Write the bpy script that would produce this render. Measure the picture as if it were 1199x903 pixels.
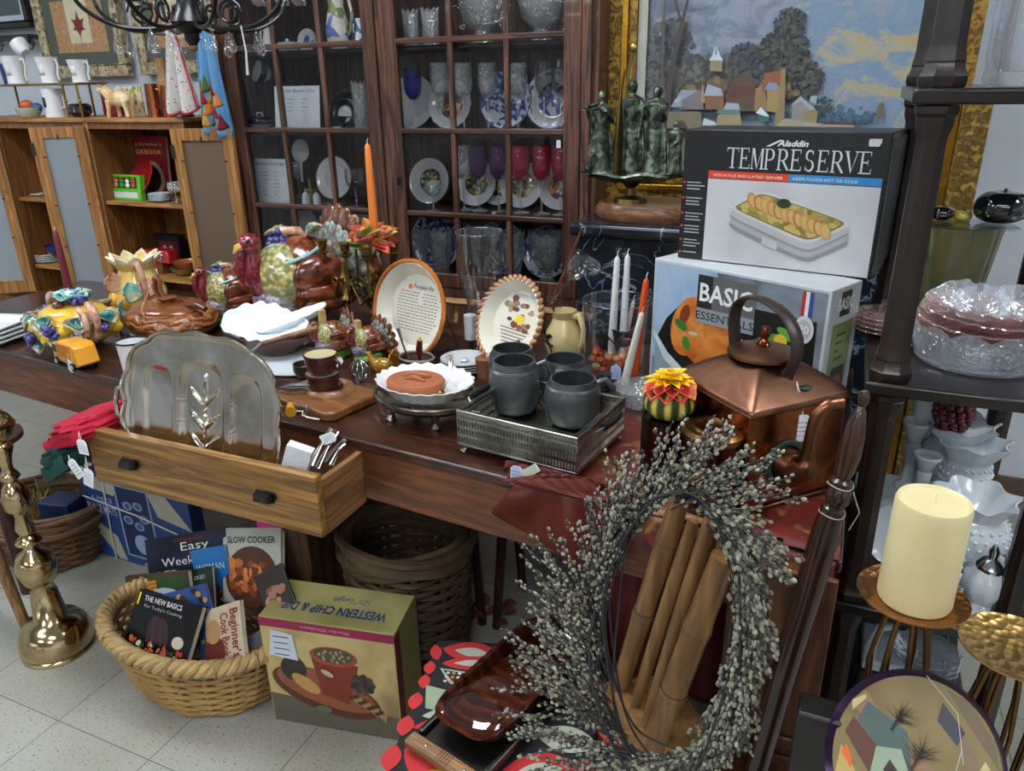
import bpy, bmesh, math, random
from math import pi, sin, cos, radians, sqrt, atan2, hypot
from mathutils import Vector, Matrix, Euler, noise
for _o in list(bpy.data.objects): bpy.data.objects.remove(_o)
S = bpy.context.scene
COL = S.collection
rnd = random.Random(7)
# ---------------------------------------------------------------- camera
H = 1.45; YAW = radians(24); PIT = radians(21.6); ROL = radians(-1.03); FPX = 890.0
hf = Vector((-sin(YAW), cos(YAW), 0)); r0 = Vector((cos(YAW), sin(YAW), 0)); UP = Vector((0, 0, 1))
CF = hf*cos(PIT)-UP*sin(PIT); u0 = hf*sin(PIT)+UP*cos(PIT)
CR = r0*cos(ROL)+u0*sin(ROL); CU = u0*cos(ROL)-r0*sin(ROL)
CP = Vector((0, 0, H))
cd = bpy.data.cameras.new('camera'); cam = bpy.data.objects.new('camera', cd); COL.objects.link(cam)
cd.sensor_width = 36; cd.lens = FPX*36/1199; cd.clip_start = .02
cam.matrix_world = Matrix(((CR.x, CU.x, -CF.x, 0), (CR.y, CU.y, -CF.y, 0), (CR.z, CU.z, -CF.z, H), (0, 0, 0, 1)))
S.camera = cam
def P(px, py, x=None, y=None, z=None, t=None):
    """the point of the place seen at a spot of the photograph, on the plane x=, y= or z="""
    v = CF+CR*((px-599.5)/FPX)-CU*((py-451.5)/FPX)
    if t is None:
        t = x/v.x if x is not None else y/v.y if y is not None else (z-H)/v.z
    return CP+v*t
# ---------------------------------------------------------------- light
S.view_settings.view_transform = 'Standard'; S.view_settings.look = 'None'
S.view_settings.gamma = 1; S.view_settings.use_curve_mapping = False
S.view_settings.exposure = 0.0
W = bpy.data.worlds.new('world'); S.world = W; W.use_nodes = True
_n = W.node_tree; _tc = _n.nodes.new('ShaderNodeTexCoord'); _nz = _n.nodes.new('ShaderNodeTexNoise'); _nz.inputs['Scale'].default_value = 3.2; _nz.inputs['Detail'].default_value = 3
_rp = _n.nodes.new('ShaderNodeValToRGB'); _e = _rp.color_ramp.elements; _e[0].position = .40; _e[0].color = (.10, .085, .075, 1); _e[1].position = .60; _e[1].color = (1.0, 1.03, 1.08, 1)
_n.links.new(_tc.outputs['Generated'], _nz.inputs['Vector']); _n.links.new(_nz.outputs['Fac'], _rp.inputs[0]); _n.links.new(_rp.outputs[0], _n.nodes['Background'].inputs[0])
_n.nodes['Background'].inputs[1].default_value = .75
LIGHTS = [(-2.2, -1.2, 17), (0.2, -1.2, 17), (-3.4, 1.0, 17), (-1.0, 1.25, 17), (1.5, 1.2, 17), (-1.6, -3.6, 18), (1.3, -3.4, 18),
          (-9.0, -9.6, 15), (-7.2, -9.6, 15), (-5.4, -9.6, 15), (-3.6, -9.6, 15), (-8.0, -12.5, 15), (-5.8, -12.5, 15)]
# ---------------------------------------------------------------- materials
def lin(h):
    if not isinstance(h, str): return tuple(h)[:3]
    h = h.lstrip('#'); o = []
    for i in (0, 2, 4):
        c = int(h[i:i+2], 16)/255
        o.append(c/12.92 if c <= .04045 else ((c+.055)/1.055)**2.4)
    return tuple(o)
MC = {}
class NT:
    def __init__(s, name):
        s.m = bpy.data.materials.new(name); s.m.use_nodes = True; s.t = s.m.node_tree; s.n = s.t.nodes; s.l = s.t.links
        s.b = s.n['Principled BSDF']; s.out = s.n['Material Output']
    def new(s, ty, **k):
        q = s.n.new(ty)
        for a, b in k.items(): setattr(q, a, b)
        return q
    def coord(s, sc=(1, 1, 1), kind='Object', rot=(0, 0, 0)):
        c = s.new('ShaderNodeTexCoord'); mp = s.new('ShaderNodeMapping')
        mp.inputs['Scale'].default_value = sc; mp.inputs['Rotation'].default_value = rot
        s.l.new(c.outputs[kind], mp.inputs[0]); return mp.outputs[0]
    def noise(s, v, scale, detail=3, dist=0, rough=.5):
        q = s.new('ShaderNodeTexNoise'); q.inputs['Scale'].default_value = scale; q.inputs['Detail'].default_value = detail
        q.inputs['Distortion'].default_value = dist; q.inputs['Roughness'].default_value = rough; s.l.new(v, q.inputs['Vector']); return q.outputs['Fac']
    def ramp(s, f, stops):
        q = s.new('ShaderNodeValToRGB'); e = q.color_ramp.elements
        while len(e) < len(stops): e.new(.5)
        for i, (p, c) in enumerate(stops):
            e[i].position = p; e[i].color = (*lin(c), 1)
        s.l.new(f, q.inputs[0]); return q.outputs[0]
    def mix(s, f, a, b, mode='MIX'):
        q = s.new('ShaderNodeMix', data_type='RGBA', blend_type=mode)
        for i, v in ((0, f), (6, a), (7, b)):
            if hasattr(v, 'is_linked') or hasattr(v, 'links'): s.l.new(v, q.inputs[i])
            elif i == 0: q.inputs[0].default_value = v
            else: q.inputs[i].default_value = (*lin(v), 1)
        return q.outputs[2]
    def bump(s, h, strength=.3, dist=.005):
        q = s.new('ShaderNodeBump'); q.inputs['Strength'].default_value = strength; q.inputs['Distance'].default_value = dist
        s.l.new(h, q.inputs['Height']); s.l.new(q.outputs[0], s.b.inputs['Normal']); return q
    def set(s, **k):
        for a, v in k.items():
            i = s.b.inputs[a.replace('_', ' ')]
            if hasattr(v, 'links'): s.l.new(v, i)
            elif isinstance(v, (tuple, str)): i.default_value = (*lin(v), 1)
            else: i.default_value = v
        return s
def plain(col, rough=.5, metal=0, var=.12, vs=18, bump=0, bs=120, coat=0, spec=.5, trans=0):
    """plain painted, glazed, paper or metal surface with slight mottling"""
    k = ('pl', col, rough, metal, var, vs, bump, bs, coat, spec, trans)
    if k in MC: return MC[k]
    n = NT('surface_'+(col.lstrip('#') if isinstance(col, str) else 'tone')); c = n.coord()
    f = n.noise(c, vs, 4)
    a = lin(col); lo = tuple(x*(1-var) for x in a); hi = tuple(min(1, x*(1+var)) for x in a)
    n.set(Base_Color=n.ramp(f, [(.3, lo), (.7, hi)]), Roughness=rough, Metallic=metal, Coat_Weight=coat, Specular_IOR_Level=spec, Transmission_Weight=trans)
    if bump: n.bump(n.noise(c, bs, 3), bump, .003)
    MC[k] = n.m; return n.m
def wood(dark, light, scale=1.0, axis=0, rough=.45, coat=.0, rings=5.0, var=1.0):
    k = ('wd', dark, light, scale, axis, rough, coat, rings)
    if k in MC: return MC[k]
    n = NT('wood_grain'); sc = [14*scale]*3; sc[axis] = 1.2*scale
    c = n.coord(tuple(sc)); f = n.noise(c, 1.0, 6, 1.2, .6)
    sc2 = [90*scale]*3; sc2[axis] = 4*scale
    f2 = n.noise(n.coord(tuple(sc2)), 1.0, 3)
    w = n.new('ShaderNodeMath', operation='MULTIPLY'); n.l.new(f, w.inputs[0]); w.inputs[1].default_value = rings
    w2 = n.new('ShaderNodeMath', operation='FRACT'); n.l.new(w.outputs[0], w2.inputs[0])
    a = n.ramp(w2.outputs[0], [(0, dark), (.35, light), (.8, light), (1, dark)])
    d = tuple(x*.62 for x in lin(dark))
    b = n.mix(n.ramp(f2, [(.42, (0, 0, 0)), (.62, (1, 1, 1))]), d, a)
    n.set(Base_Color=n.mix(.62, a, b), Roughness=rough, Coat_Weight=coat); n.bump(f2, .25, .002)
    MC[k] = n.m; return n.m
def metal(col, rough=.2, var=.25, vs=9, bump=0, bs=60, dark=None):
    k = ('mt', col, rough, var, vs, bump, bs, dark)
    if k in MC: return MC[k]
    n = NT('metal_'+(col.lstrip('#') if isinstance(col, str) else 'tone')); c = n.coord(); f = n.noise(c, vs, 5, .6, .6)
    a = lin(col); lo = lin(dark) if dark else tuple(x*(1-var) for x in a)
    r = n.new('ShaderNodeMapRange'); n.l.new(f, r.inputs[0]); r.inputs[3].default_value = rough*1.6; r.inputs[4].default_value = rough*.7
    n.set(Base_Color=n.ramp(f, [(.36, lo), (.6, a)]), Metallic=1.0); n.l.new(r.outputs[0], n.b.inputs['Roughness'])
    if bump: n.bump(n.noise(c, bs, 2), bump, .003)
    MC[k] = n.m; return n.m
def glass(col='#f4fbff', tint=.06, cut=0, cs=70, edge=.5, rough=.03, pane=False, milk=0):
    """clear glass: see-through where it faces the eye, bright and mirror-like at the edges"""
    k = ('gl', col, tint, cut, cs, edge, pane, milk)
    if k in MC: return MC[k]
    n = NT('clear_glass'); n.n.remove(n.b)
    tr = n.new('ShaderNodeBsdfTransparent'); gl = n.new('ShaderNodeBsdfGlossy'); gl.inputs['Roughness'].default_value = rough
    tr.inputs[0].default_value = (*[1-(1-x)*tint*4 if not isinstance(tint, str) else x for x in lin(col)], 1) if tint < 1 else (*lin(col), 1)
    gl.inputs[0].default_value = (.95, .98, 1, 1)
    lw = n.new('ShaderNodeLayerWeight'); lw.inputs[0].default_value = .19 if pane else edge*.55
    mx = n.new('ShaderNodeMixShader')
    if cut:
        v = n.new('ShaderNodeTexVoronoi'); v.inputs['Scale'].default_value = cs; n.l.new(n.coord(), v.inputs['Vector'])
        bp = n.new('ShaderNodeBump'); bp.inputs['Strength'].default_value = cut; bp.inputs['Distance'].default_value = .01
        n.l.new(v.outputs['Distance'], bp.inputs['Height'])
        n.l.new(bp.outputs[0], gl.inputs['Normal']); n.l.new(bp.outputs[0], lw.inputs['Normal'])
    elif pane:
        bp = n.new('ShaderNodeBump'); bp.inputs['Strength'].default_value = .25; bp.inputs['Distance'].default_value = .01
        n.l.new(n.noise(n.coord(), 7, 2), bp.inputs['Height']); n.l.new(bp.outputs[0], gl.inputs['Normal'])
    out = lw.outputs['Fresnel']
    if milk:
        df = n.new('ShaderNodeBsdfDiffuse'); df.inputs[0].default_value = (*lin(col), 1); tl = n.new('ShaderNodeMixShader'); tl.inputs[0].default_value = milk; n.l.new(tr.outputs[0], tl.inputs[1]); n.l.new(df.outputs[0], tl.inputs[2]); tr = tl
    if not pane:
        mr = n.new('ShaderNodeMapRange'); n.l.new(lw.outputs['Facing'], mr.inputs[0]); mr.inputs[1].default_value = 0; mr.inputs[2].default_value = 1
        mr.inputs[3].default_value = .07; mr.inputs[4].default_value = .85
        pw = n.new('ShaderNodeMath', operation='POWER'); n.l.new(mr.outputs[0], pw.inputs[0]); pw.inputs[1].default_value = 1.3; out = pw.outputs[0]
    n.l.new(out, mx.inputs[0]); n.l.new(tr.outputs[0], mx.inputs[1]); n.l.new(gl.outputs[0], mx.inputs[2]); n.l.new(mx.outputs[0], n.out.inputs[0])
    MC[k] = n.m; return n.m
def blotch(cols, scale=20, rough=.25, bump=.3, bs=60, coat=.5, vor=True, metal_=0):
    """patches of several glaze or print colours"""
    k = ('bl', tuple(cols), scale, rough, bump, bs, vor)
    if k in MC: return MC[k]
    n = NT('mottled_colours'); c = n.coord()
    if vor:
        v = n.new('ShaderNodeTexVoronoi'); v.inputs['Scale'].default_value = scale; n.l.new(c, v.inputs['Vector'])
        sp = n.new('ShaderNodeSeparateColor'); n.l.new(v.outputs['Color'], sp.inputs[0]); f = sp.outputs[0]; h = v.outputs['Distance']
    else: f = n.noise(c, scale, 4, .4); h = n.noise(c, bs, 3)
    N = len(cols); q = n.ramp(f, [((i+.5)/N if vor else .3+.4*i/max(1, N-1), x) for i, x in enumerate(cols)])
    if vor: q.node.color_ramp.interpolation = 'CONSTANT'; 
    n.set(Base_Color=q, Roughness=rough, Coat_Weight=coat, Metallic=metal_)
    if bump: n.bump(h, bump, .004)
    MC[k] = n.m; return n.m
def glaze(cols, ns=12, vs=70, rough=.2, bump=.5, coat=.6, sc=(1, 1, 1)):
    """glazed ceramic: soft colour drifts over a scaly or feathered relief"""
    k = ('gz', tuple(cols), ns, vs, bump, sc)
    if k in MC: return MC[k]
    n = NT('ceramic_glaze'); f = n.noise(n.coord(), ns, 4, .3); v = n.new('ShaderNodeTexVoronoi', feature='SMOOTH_F1'); v.inputs['Scale'].default_value = vs; n.l.new(n.coord(sc), v.inputs['Vector'])
    N = len(cols); a = n.ramp(f, [(.32+.36*i/max(1, N-1), x) for i, x in enumerate(cols)]); b = n.ramp(v.outputs['Distance'], [(.12, '#ffffff'), (.55, '#7a6a60')])
    n.set(Base_Color=n.mix(.8, a, b, 'MULTIPLY'), Roughness=rough, Coat_Weight=coat); n.bump(v.outputs['Distance'], -bump if False else bump, .005).invert = True
    MC[k] = n.m; return n.m
def bands(cols, scale, axis=2, dist=3, rough=.4, bump=.4, coat=.3, dscale=2, kind='BANDS'):
    k = ('bd', tuple(cols), scale, axis, dist, rough, bump, coat, dscale, kind)
    if k in MC: return MC[k]
    n = NT('banded_colours'); w = n.new('ShaderNodeTexWave', wave_type=kind); w.inputs['Scale'].default_value = scale; w.inputs['Distortion'].default_value = dist
    w.inputs['Detail Scale'].default_value = dscale
    if kind == 'BANDS': w.bands_direction = 'XYZ'[axis]
    n.l.new(n.coord(), w.inputs['Vector']); N = len(cols)
    n.set(Base_Color=n.ramp(w.outputs['Fac'], [(i/(N-1), x) for i, x in enumerate(cols)]), Roughness=rough, Coat_Weight=coat)
    if bump: n.bump(w.outputs['Fac'], bump, .004)
    MC[k] = n.m; return n.m
def emit(col, st):
    n = NT('lamp_light'); n.set(Base_Color='#ffffff', Emission_Color=col, Emission_Strength=st); return n.m
# ---------------------------------------------------------------- mesh building
def frame(o, ex, ey, ez=None):
    ex = Vector(ex).normalized(); ey = Vector(ey); ez = Vector(ez).normalized() if ez is not None else ex.cross(ey).normalized()
    ey = ez.cross(ex)
    return Matrix(((ex.x, ey.x, ez.x, o[0]), (ex.y, ey.y, ez.y, o[1]), (ex.z, ey.z, ez.z, o[2]), (0, 0, 0, 1)))
def T(x=0, y=0, z=0): return Matrix.Translation((x, y, z))
def Rx(a): return Matrix.Rotation(a, 4, 'X')
def Ry(a): return Matrix.Rotation(a, 4, 'Y')
def Rz(a): return Matrix.Rotation(a, 4, 'Z')
TC = {}
class MB:
    def __init__(s): s.v = []; s.f = []; s.mi = []; s.ms = []; s.M = Matrix(); s.cur = 0
    def mat(s, m):
        if m not in s.ms: s.ms.append(m)
        s.cur = s.ms.index(m); return s
    def raw(s, vs, fs, M=None):
        A = s.M @ M if M is not None else s.M; o = len(s.v)
        s.v += [A @ Vector(v) for v in vs]; s.f += [tuple(i+o for i in f) for f in fs]; s.mi += [s.cur]*len(fs); return s
    def box(s, c, d, M=None):
        x, y, z = c; a, b, h = d[0]/2, d[1]/2, d[2]/2
        return s.raw([(x+i*a, y+j*b, z+k*h) for i in (-1, 1) for j in (-1, 1) for k in (-1, 1)],
                     [(0, 1, 3, 2), (4, 6, 7, 5), (0, 4, 5, 1), (2, 3, 7, 6), (0, 2, 6, 4), (1, 5, 7, 3)], M)
    def bx(s, x0, x1, y0, y1, z0, z1, M=None): return s.box(((x0+x1)/2, (y0+y1)/2, (z0+z1)/2), (x1-x0, y1-y0, z1-z0), M)
    def lathe(s, pr, n=32, M=None, sx=1, sy=1, mod=None, arc=None):
        vs = []; fs = []; a0, a1 = arc or (0, 2*pi); full = arc is None; m = n if full else n+1
        for r, z in pr:
            for i in range(m):
                a = a0+(a1-a0)*i/n; rr, zz = (r, z) if mod is None else mod(r, z, a)
                vs.append((rr*cos(a)*sx, rr*sin(a)*sy, zz))
        for j in range(len(pr)-1):
            for i in range(n):
                k = (i+1) % m if full else i+1
                fs.append((j*m+i, j*m+k, (j+1)*m+k, (j+1)*m+i))
        return s.raw(vs, fs, M)
    def tube(s, pts, r, n=8, closed=False, flat=1.0, cap=True, up=None):
        P_ = [Vector(p) for p in pts]; N = len(P_); R = r if hasattr(r, '__len__') else [r]*N; vs = []; fs = []; pn = None
        for i, p in enumerate(P_):
            a = P_[(i-1) % N] if (closed or i) else p; b = P_[(i+1) % N] if (closed or i < N-1) else p
            t = (b-a); t = t.normalized() if t.length > 1e-9 else Vector((0, 0, 1))
            if pn is None:
                q = Vector(up) if up is not None else (Vector((0, 0, 1)) if abs(t.z) < .9 else Vector((1, 0, 0))); u = (q-t*q.dot(t)).normalized()
            else:
                u = pn-t*pn.dot(t); u = u.normalized() if u.length > 1e-6 else pn
            pn = u; w = t.cross(u)
            for k in range(n):
                an = 2*pi*k/n; vs.append(p+(u*cos(an)*flat+w*sin(an))*R[i])
        for i in range(N if closed else N-1):
            j = (i+1) % N
            for k in range(n):
                l = (k+1) % n; fs.append((i*n+k, i*n+l, j*n+l, j*n+k))
        if cap and not closed: fs += [tuple(range(n-1, -1, -1)), tuple((N-1)*n+k for k in range(n))]
        return s.raw(vs, fs)
    def cyl(s, a, b, r0, r1=None, n=16): return s.tube([a, b], [r0, r0 if r1 is None else r1], n)
    def ell(s, c, r, n=16, m=10, M=None, fn=None):
        vs = []; fs = []
        for j in range(m+1):
            th = pi*j/m
            for i in range(n):
                ph = 2*pi*i/n; d = Vector((sin(th)*cos(ph), sin(th)*sin(ph), cos(th)))
                k = fn(d) if fn else 1
                vs.append((c[0]+d.x*r[0]*k, c[1]+d.y*r[1]*k, c[2]+d.z*r[2]*k))
        for j in range(m):
            for i in range(n): fs.append((j*n+i, (j+1)*n+i, (j+1)*n+(i+1) % n, j*n+(i+1) % n))
        return s.raw(vs, fs, M)
    def prism(s, poly, z0, z1, M=None):
        n = len(poly); vs = [(x, y, z0) for x, y in poly]+[(x, y, z1) for x, y in poly]
        return s.raw(vs, [tuple(range(n-1, -1, -1)), tuple(range(n, 2*n))]+[(i, (i+1) % n, n+(i+1) % n, n+i) for i in range(n)], M)
    def poly(s, pts, z=0, M=None): return s.raw([(x, y, z) for x, y in pts], [tuple(range(len(pts)))], M)
    def rect(s, x0, y0, x1, y1, z=0, M=None): return s.poly([(x0, y0), (x1, y0), (x1, y1), (x0, y1)], z, M)
    def disc(s, cx, cy, rx, ry=None, z=0, n=20, M=None, rot=0, a0=0, a1=2*pi):
        ry = ry or rx; c, q = cos(rot), sin(rot)
        return s.poly([(cx+rx*cos(a)*c-ry*sin(a)*q, cy+rx*cos(a)*q+ry*sin(a)*c) for a in [a0+(a1-a0)*i/n for i in range(n if a1-a0 > 6.28 else n+1)]], z, M)
    def grid(s, fn, nu, nv, M=None, wrap=False):
        vs = [fn(i/nu, j/nv) for j in range(nv+1) for i in range(nu+1)]; w = nu+1
        return s.raw(vs, [(j*w+i, j*w+i+1, (j+1)*w+i+1, (j+1)*w+i) for j in range(nv) for i in range(nu)], M)
    def text(s, t, x, y, h, z=0, M=None, width=None, align='CENTER', bold=0, shear=0, res=2, sx=None):
        """letters h high, at x, y in the frame M; width squeezes them to fit"""
        k = (t, bold, shear, res)
        if k not in TC:
            c = bpy.data.curves.new('letters', 'FONT'); c.body = t; c.offset = bold; c.shear = shear; c.resolution_u = res; c.size = 1
            o = bpy.data.objects.new('letters', c); me = bpy.data.meshes.new_from_object(o)
            TC[k] = ([tuple(v.co) for v in me.vertices], [tuple(p.vertices) for p in me.polygons])
            bpy.data.objects.remove(o); bpy.data.curves.remove(c); bpy.data.meshes.remove(me)
        vs, fs = TC[k]
        if not vs: return s
        x0 = min(v[0] for v in vs); x1 = max(v[0] for v in vs); sc = h/.72; sX = width/(x1-x0) if width else (sx or 1)*sc
        ox = {'CENTER': -(x0+x1)/2, 'LEFT': -x0, 'RIGHT': -x1}[align]
        return s.raw([(x+(v[0]+ox)*sX, y+v[1]*sc, z) for v in vs], fs, M)
    def build(s, name, mat=None, parent=None, smooth=True, bevel=0, sub=0, seg=2, solid=0, ang=40, skip=False):
        me = bpy.data.meshes.new(name); me.from_pydata([tuple(v) for v in s.v], [], s.f)
        if mat is not None: me.materials.append(mat)
        else:
            for m in s.ms: me.materials.append(m)
            me.polygons.foreach_set('material_index', s.mi)
        me.validate(); me.update()
        if not skip:
            bm = bmesh.new(); bm.from_mesh(me); bmesh.ops.remove_doubles(bm, verts=bm.verts, dist=1e-6)
            if not s.ms or len(s.ms) < 2: bmesh.ops.recalc_face_normals(bm, faces=bm.faces)
            bm.to_mesh(me); bm.free()
        if smooth:
            me.polygons.foreach_set('use_smooth', [True]*len(me.polygons)); me.set_sharp_from_angle(angle=radians(ang))
        o = bpy.data.objects.new(name, me); COL.objects.link(o)
        if parent: o.parent = parent
        if solid: q = o.modifiers.new('thick', 'SOLIDIFY'); q.thickness = solid; q.offset = 0
        if bevel: q = o.modifiers.new('bevel', 'BEVEL'); q.width = bevel; q.segments = seg; q.limit_method = 'ANGLE'
        if sub: q = o.modifiers.new('sub', 'SUBSURF'); q.levels = q.render_levels = sub
        return o
def tag(o, label, cat, group=None):
    o['label'] = label; o['category'] = cat
    if group: o['group'] = group
    return o
def thing(name, label, cat, loc=(0, 0, 0), rz=0, group=None, M=None):
    o = bpy.data.objects.new(name, None); o.empty_display_size = .05; COL.objects.link(o)
    if M is not None: o.matrix_world = M
    else: o.location = loc; o.rotation_euler = (0, 0, rz)
    return tag(o, label, cat, group)
def kids(o): return [c for c in S.objects if c.parent == o]
def dup(r, loc=None, rz=None, label=None, M=None, group=None, sc=None):
    c = r.copy(); COL.objects.link(c)
    if M is not None: c.matrix_world = M
    if loc is not None: c.location = loc
    if rz is not None: c.rotation_euler = (0, 0, rz)
    if sc is not None: c.scale = (sc,)*3 if not hasattr(sc, '__len__') else sc
    if label: c['label'] = label
    if group: c['group'] = group
    def rec(a, b):
        for k in a.children:
            d = k.copy(); COL.objects.link(d); d.parent = b; rec(k, d)
    rec(r, c); return c
def struct(name, mb, m=None, **k):
    o = mb.build(name, m, **k); o['kind'] = 'structure'; return o
INK = {}
def ink(h, rough=.45):
    if (h, rough) not in INK:
        INK[h, rough] = plain(h, rough, var=.05, vs=40)
    return INK[h, rough]
def card(h=.05, w=.032, c='#e6e8ee', thick=.0008):
    """a price tag hanging down from the origin, facing -y"""
    m = MB(); r = w*.22
    pts = [(-w/2, -h), (w/2, -h), (w/2, -r), (w/2-r, 0), (-w/2+r, 0), (-w/2, -r)]
    m.mat(ink(c, .7)).prism(pts, -thick, thick, M=Rx(pi/2))
    m.mat(ink('#5a648c', .7))
    q = random.Random(int(h*1e5+w*1e6))
    for i in range(4):
        y = -h*(.3+.17*i); x = -w*.36
        while x < w*.3:
            l = q.uniform(.1, .25)*w
            m.poly([(x, y), (x+l, y+q.uniform(-.03, .05)*w), (x+l, y+.035*h), (x, y+.035*h)], thick+.0003, M=Rx(pi/2)); x += l+.05*w
    return m
def add_tag(parent, at, hang=.03, h=.045, w=.028, rz=0, tilt=0, c='#e6e8ee', top=None):
    """price tag with its string as parts of a thing; at = where the string is tied (parent space)"""
    m = card(h, w, c); o = m.build('price_tag', None, parent, smooth=False)
    top = Vector(top if top is not None else (at[0], at[1], at[2]-hang)); o.location = top; o.rotation_euler = (0, tilt, rz)
    s = MB(); a = Vector(at); b = Vector((0, 0, -.004)); Mi = (T(*top) @ Euler((0, tilt, rz)).to_matrix().to_4x4()).inverted(); a = Mi @ a
    mid = (a+b)/2+Vector((.004, -.002, -.002)); s.tube([a, mid, b], .0006, 5); s.tube([b, mid+Vector((-.006, 0, 0)), a], .0006, 5)
    s.build('string', ink('#dfe0e0', .8), o); return o
def lay_frame(rz=0): return Rz(rz)
# ================================================================ THE SETTING
def tile_mat():
    n = NT('floor_tiles'); c = n.coord((1, 1, 1), 'Object'); b = n.new('ShaderNodeTexBrick', offset=0.0); n.l.new(c, b.inputs['Vector'])
    for k, v in (('Scale', 1.0), ('Brick Width', .305), ('Row Height', .305), ('Mortar Size', .0012), ('Mortar Smooth', .1)): b.inputs[k].default_value = v
    b.inputs['Color1'].default_value = (*lin('#a3a39c'), 1); b.inputs['Color2'].default_value = (*lin('#9d9e97'), 1); b.inputs['Mortar'].default_value = (*lin('#5a5852'), 1)
    f = n.noise(n.coord((120, 240, 1), rot=(0, 0, .6)), 1, 4, .5); sp = n.ramp(f, [(.3, '#6a5c4e'), (.42, '#ffffff')])
    g = n.noise(n.coord(), 3, 4); gr = n.ramp(g, [(.3, '#d8d4c8'), (.7, '#ffffff')])
    a = n.mix(.75, b.outputs[0], sp, 'MULTIPLY'); n.set(Base_Color=n.mix(.8, a, gr, 'MULTIPLY'), Roughness=.42); n.bump(f, .06, .002); return n.m
m = MB(); m.raw([(-14+1.33, -15, 0), (6+1.33, -15, 0), (6+1.33, 4, 0), (-14+1.33, 4, 0)], [(0, 1, 2, 3)])
fl = struct('floor', m, tile_mat(), smooth=False); fl.location = (-1.33, .866-.305, 0)
wallm = plain('#c3cad4', .8, var=.03, bump=.1)
m = MB(); m.bx(-6, 4, 2.95, 3.05, 0, 2.9); struct('wall_back', m, wallm, smooth=False)
m = MB(); m.bx(-5.1, -5, -4.5, 2.95, 0, 2.9); struct('wall_left', m, wallm, smooth=False)
m = MB(); m.bx(-14, 4, -14.5, 3.05, 2.9, 3.0); struct('ceiling', m, plain('#d7d9da', .9, var=.04, bump=.2), smooth=False)
m = MB(); m.bx(-5, 4, 2.93, 2.95, 0, .1); struct('baseboard_back', m, plain('#5a4a3c', .6), smooth=False)
em = emit((.93, .97, 1), 1.0)
for i, (x, y, st) in enumerate(LIGHTS):
    w = ['over the table aisle', 'above the viewer', 'above the oak cabinet', 'above the china cabinet', 'at the right end', 'far back on the left', 'far back on the right', 'leftmost in the distant row', 'second in the distant row', 'third in the distant row', 'last in the distant row', 'left of the farthest pair', 'right of the farthest pair'][i]
    t = thing('ceiling_light', 'white fluorescent ceiling fixture '+w, 'ceiling light', (x, y, 2.9), 0, 'fluorescent ceiling fixtures')
    m = MB(); m.bx(-.62, .62, -.32, -.3, -.06, 0); m.bx(-.62, .62, .3, .32, -.06, 0); m.bx(-.64, -.62, -.32, .32, -.06, 0); m.bx(.62, .64, -.32, .32, -.06, 0)
    m.build('light_frame', plain('#e4e4e4', .5), t, smooth=False)
    m = MB(); m.bx(-.62, .62, -.3, .3, -.045, -.035); d = m.build('diffuser', emit((.93, .97, 1), st), t, smooth=False)
# ================================================================ LONG TABLE
DK = wood('#24120c', '#4a2a1d', 1.0, 0, .28, .35)
APR = wood('#5a3320', '#7c4a2c', .9, 0, .45, .1)
TZ = .76
t = thing('wooden_table', 'long dark stained wooden table with a reddish apron carrying the ceramics', 'table', (0, 0, 0))
def fy(x): return 1.152-.093*(x+.5)          # front edge of the table
pl = [(-2.75, fy(-2.75)), (.06, fy(.06)), (.06, 2.02), (-2.75, 2.02)]
m = MB(); m.prism(pl, TZ-.022, TZ); m.build('tabletop', DK, t, bevel=.004)
m = MB(); a = .018
m.prism([(-2.7, fy(-2.7)+a), (.04, fy(.04)+a), (.04, fy(.04)+a+.02), (-2.7, fy(-2.7)+a+.02)], TZ-.15, TZ-.0225); m.bx(-2.7, .04, 1.96, 1.98, TZ-.15, TZ-.0225)
m.build('apron', APR, t, bevel=.002)
for x, y in ((-2.6, 1.42), (-2.6, 1.9), (-.3, 1.9), (-.06, 1.9)):
    m = MB(); m.tube([(x, y, TZ-.0225), (x, y, .3), (x, y, 0)], [.028, .025, .018], 12); m.build('leg', DK, t)
# ================================================================ CHINA CABINET
CW = wood('#2e1a13', '#684433', 1.1, 2, .4, .2); CW2 = wood('#2b1812', '#5d3c2d', 1.1, 0, .4, .2); CIN = wood('#20130f', '#38231b', 1, 0, .5)
CY = 2.4
def cx(px, py=154, y=None): return P(px, py, y=CY if y is None else y).x
def cz(px, py, y=None): return P(px, py, y=CY if y is None else y).z
xl, xr = cx(268), cx(700)-.0
xr = cx(697, 154)
LD = (cx(279), cx(447)); RD = (cx(449), cx(679))
t = thing('china_cabinet', 'tall dark wooden china cabinet with two many-paned glass doors', 'cabinet', (0, 0, 0))
D = .36; TOP = 2.25; ZB = cz(565, 340)
m = MB(); m.bx(xl, xl+.02, CY+.021, CY+D, 0, TOP); m.bx(xr-.02, xr, CY+.021, CY+D, 0, TOP); m.bx(xl, xr, CY+D-.012, CY+D, 0, TOP)
m.bx(xl, xr, CY+.02, CY+D, TOP, TOP+.03); m.bx(xl-.02, xr+.02, CY-.02, CY+D, TOP+.03, TOP+.07)
m.bx(RD[0]-.01, RD[0]+.01, CY+.021, CY+.05, ZB, TOP); m.bx(RD[1]+.001, xr-.02, CY, CY+.021, 0, TOP); m.bx(xl, LD[0]-.001, CY, CY+.021, 0, TOP)
m.bx(xl+.02, xr-.02, CY, CY+D, 0, ZB-.002); m.build('carcass', CW, t, bevel=.002)
SH = [ZB, cz(565, 256), cz(565, 157), cz(565, 49), cz(565, 49)+.3]
for z in SH[1:]:
    m = MB(); m.bx(xl+.021, xr-.021, CY+.03, CY+D-.013, z-.014, z); m.build('shelf', CIN, t, bevel=.002)
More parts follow.
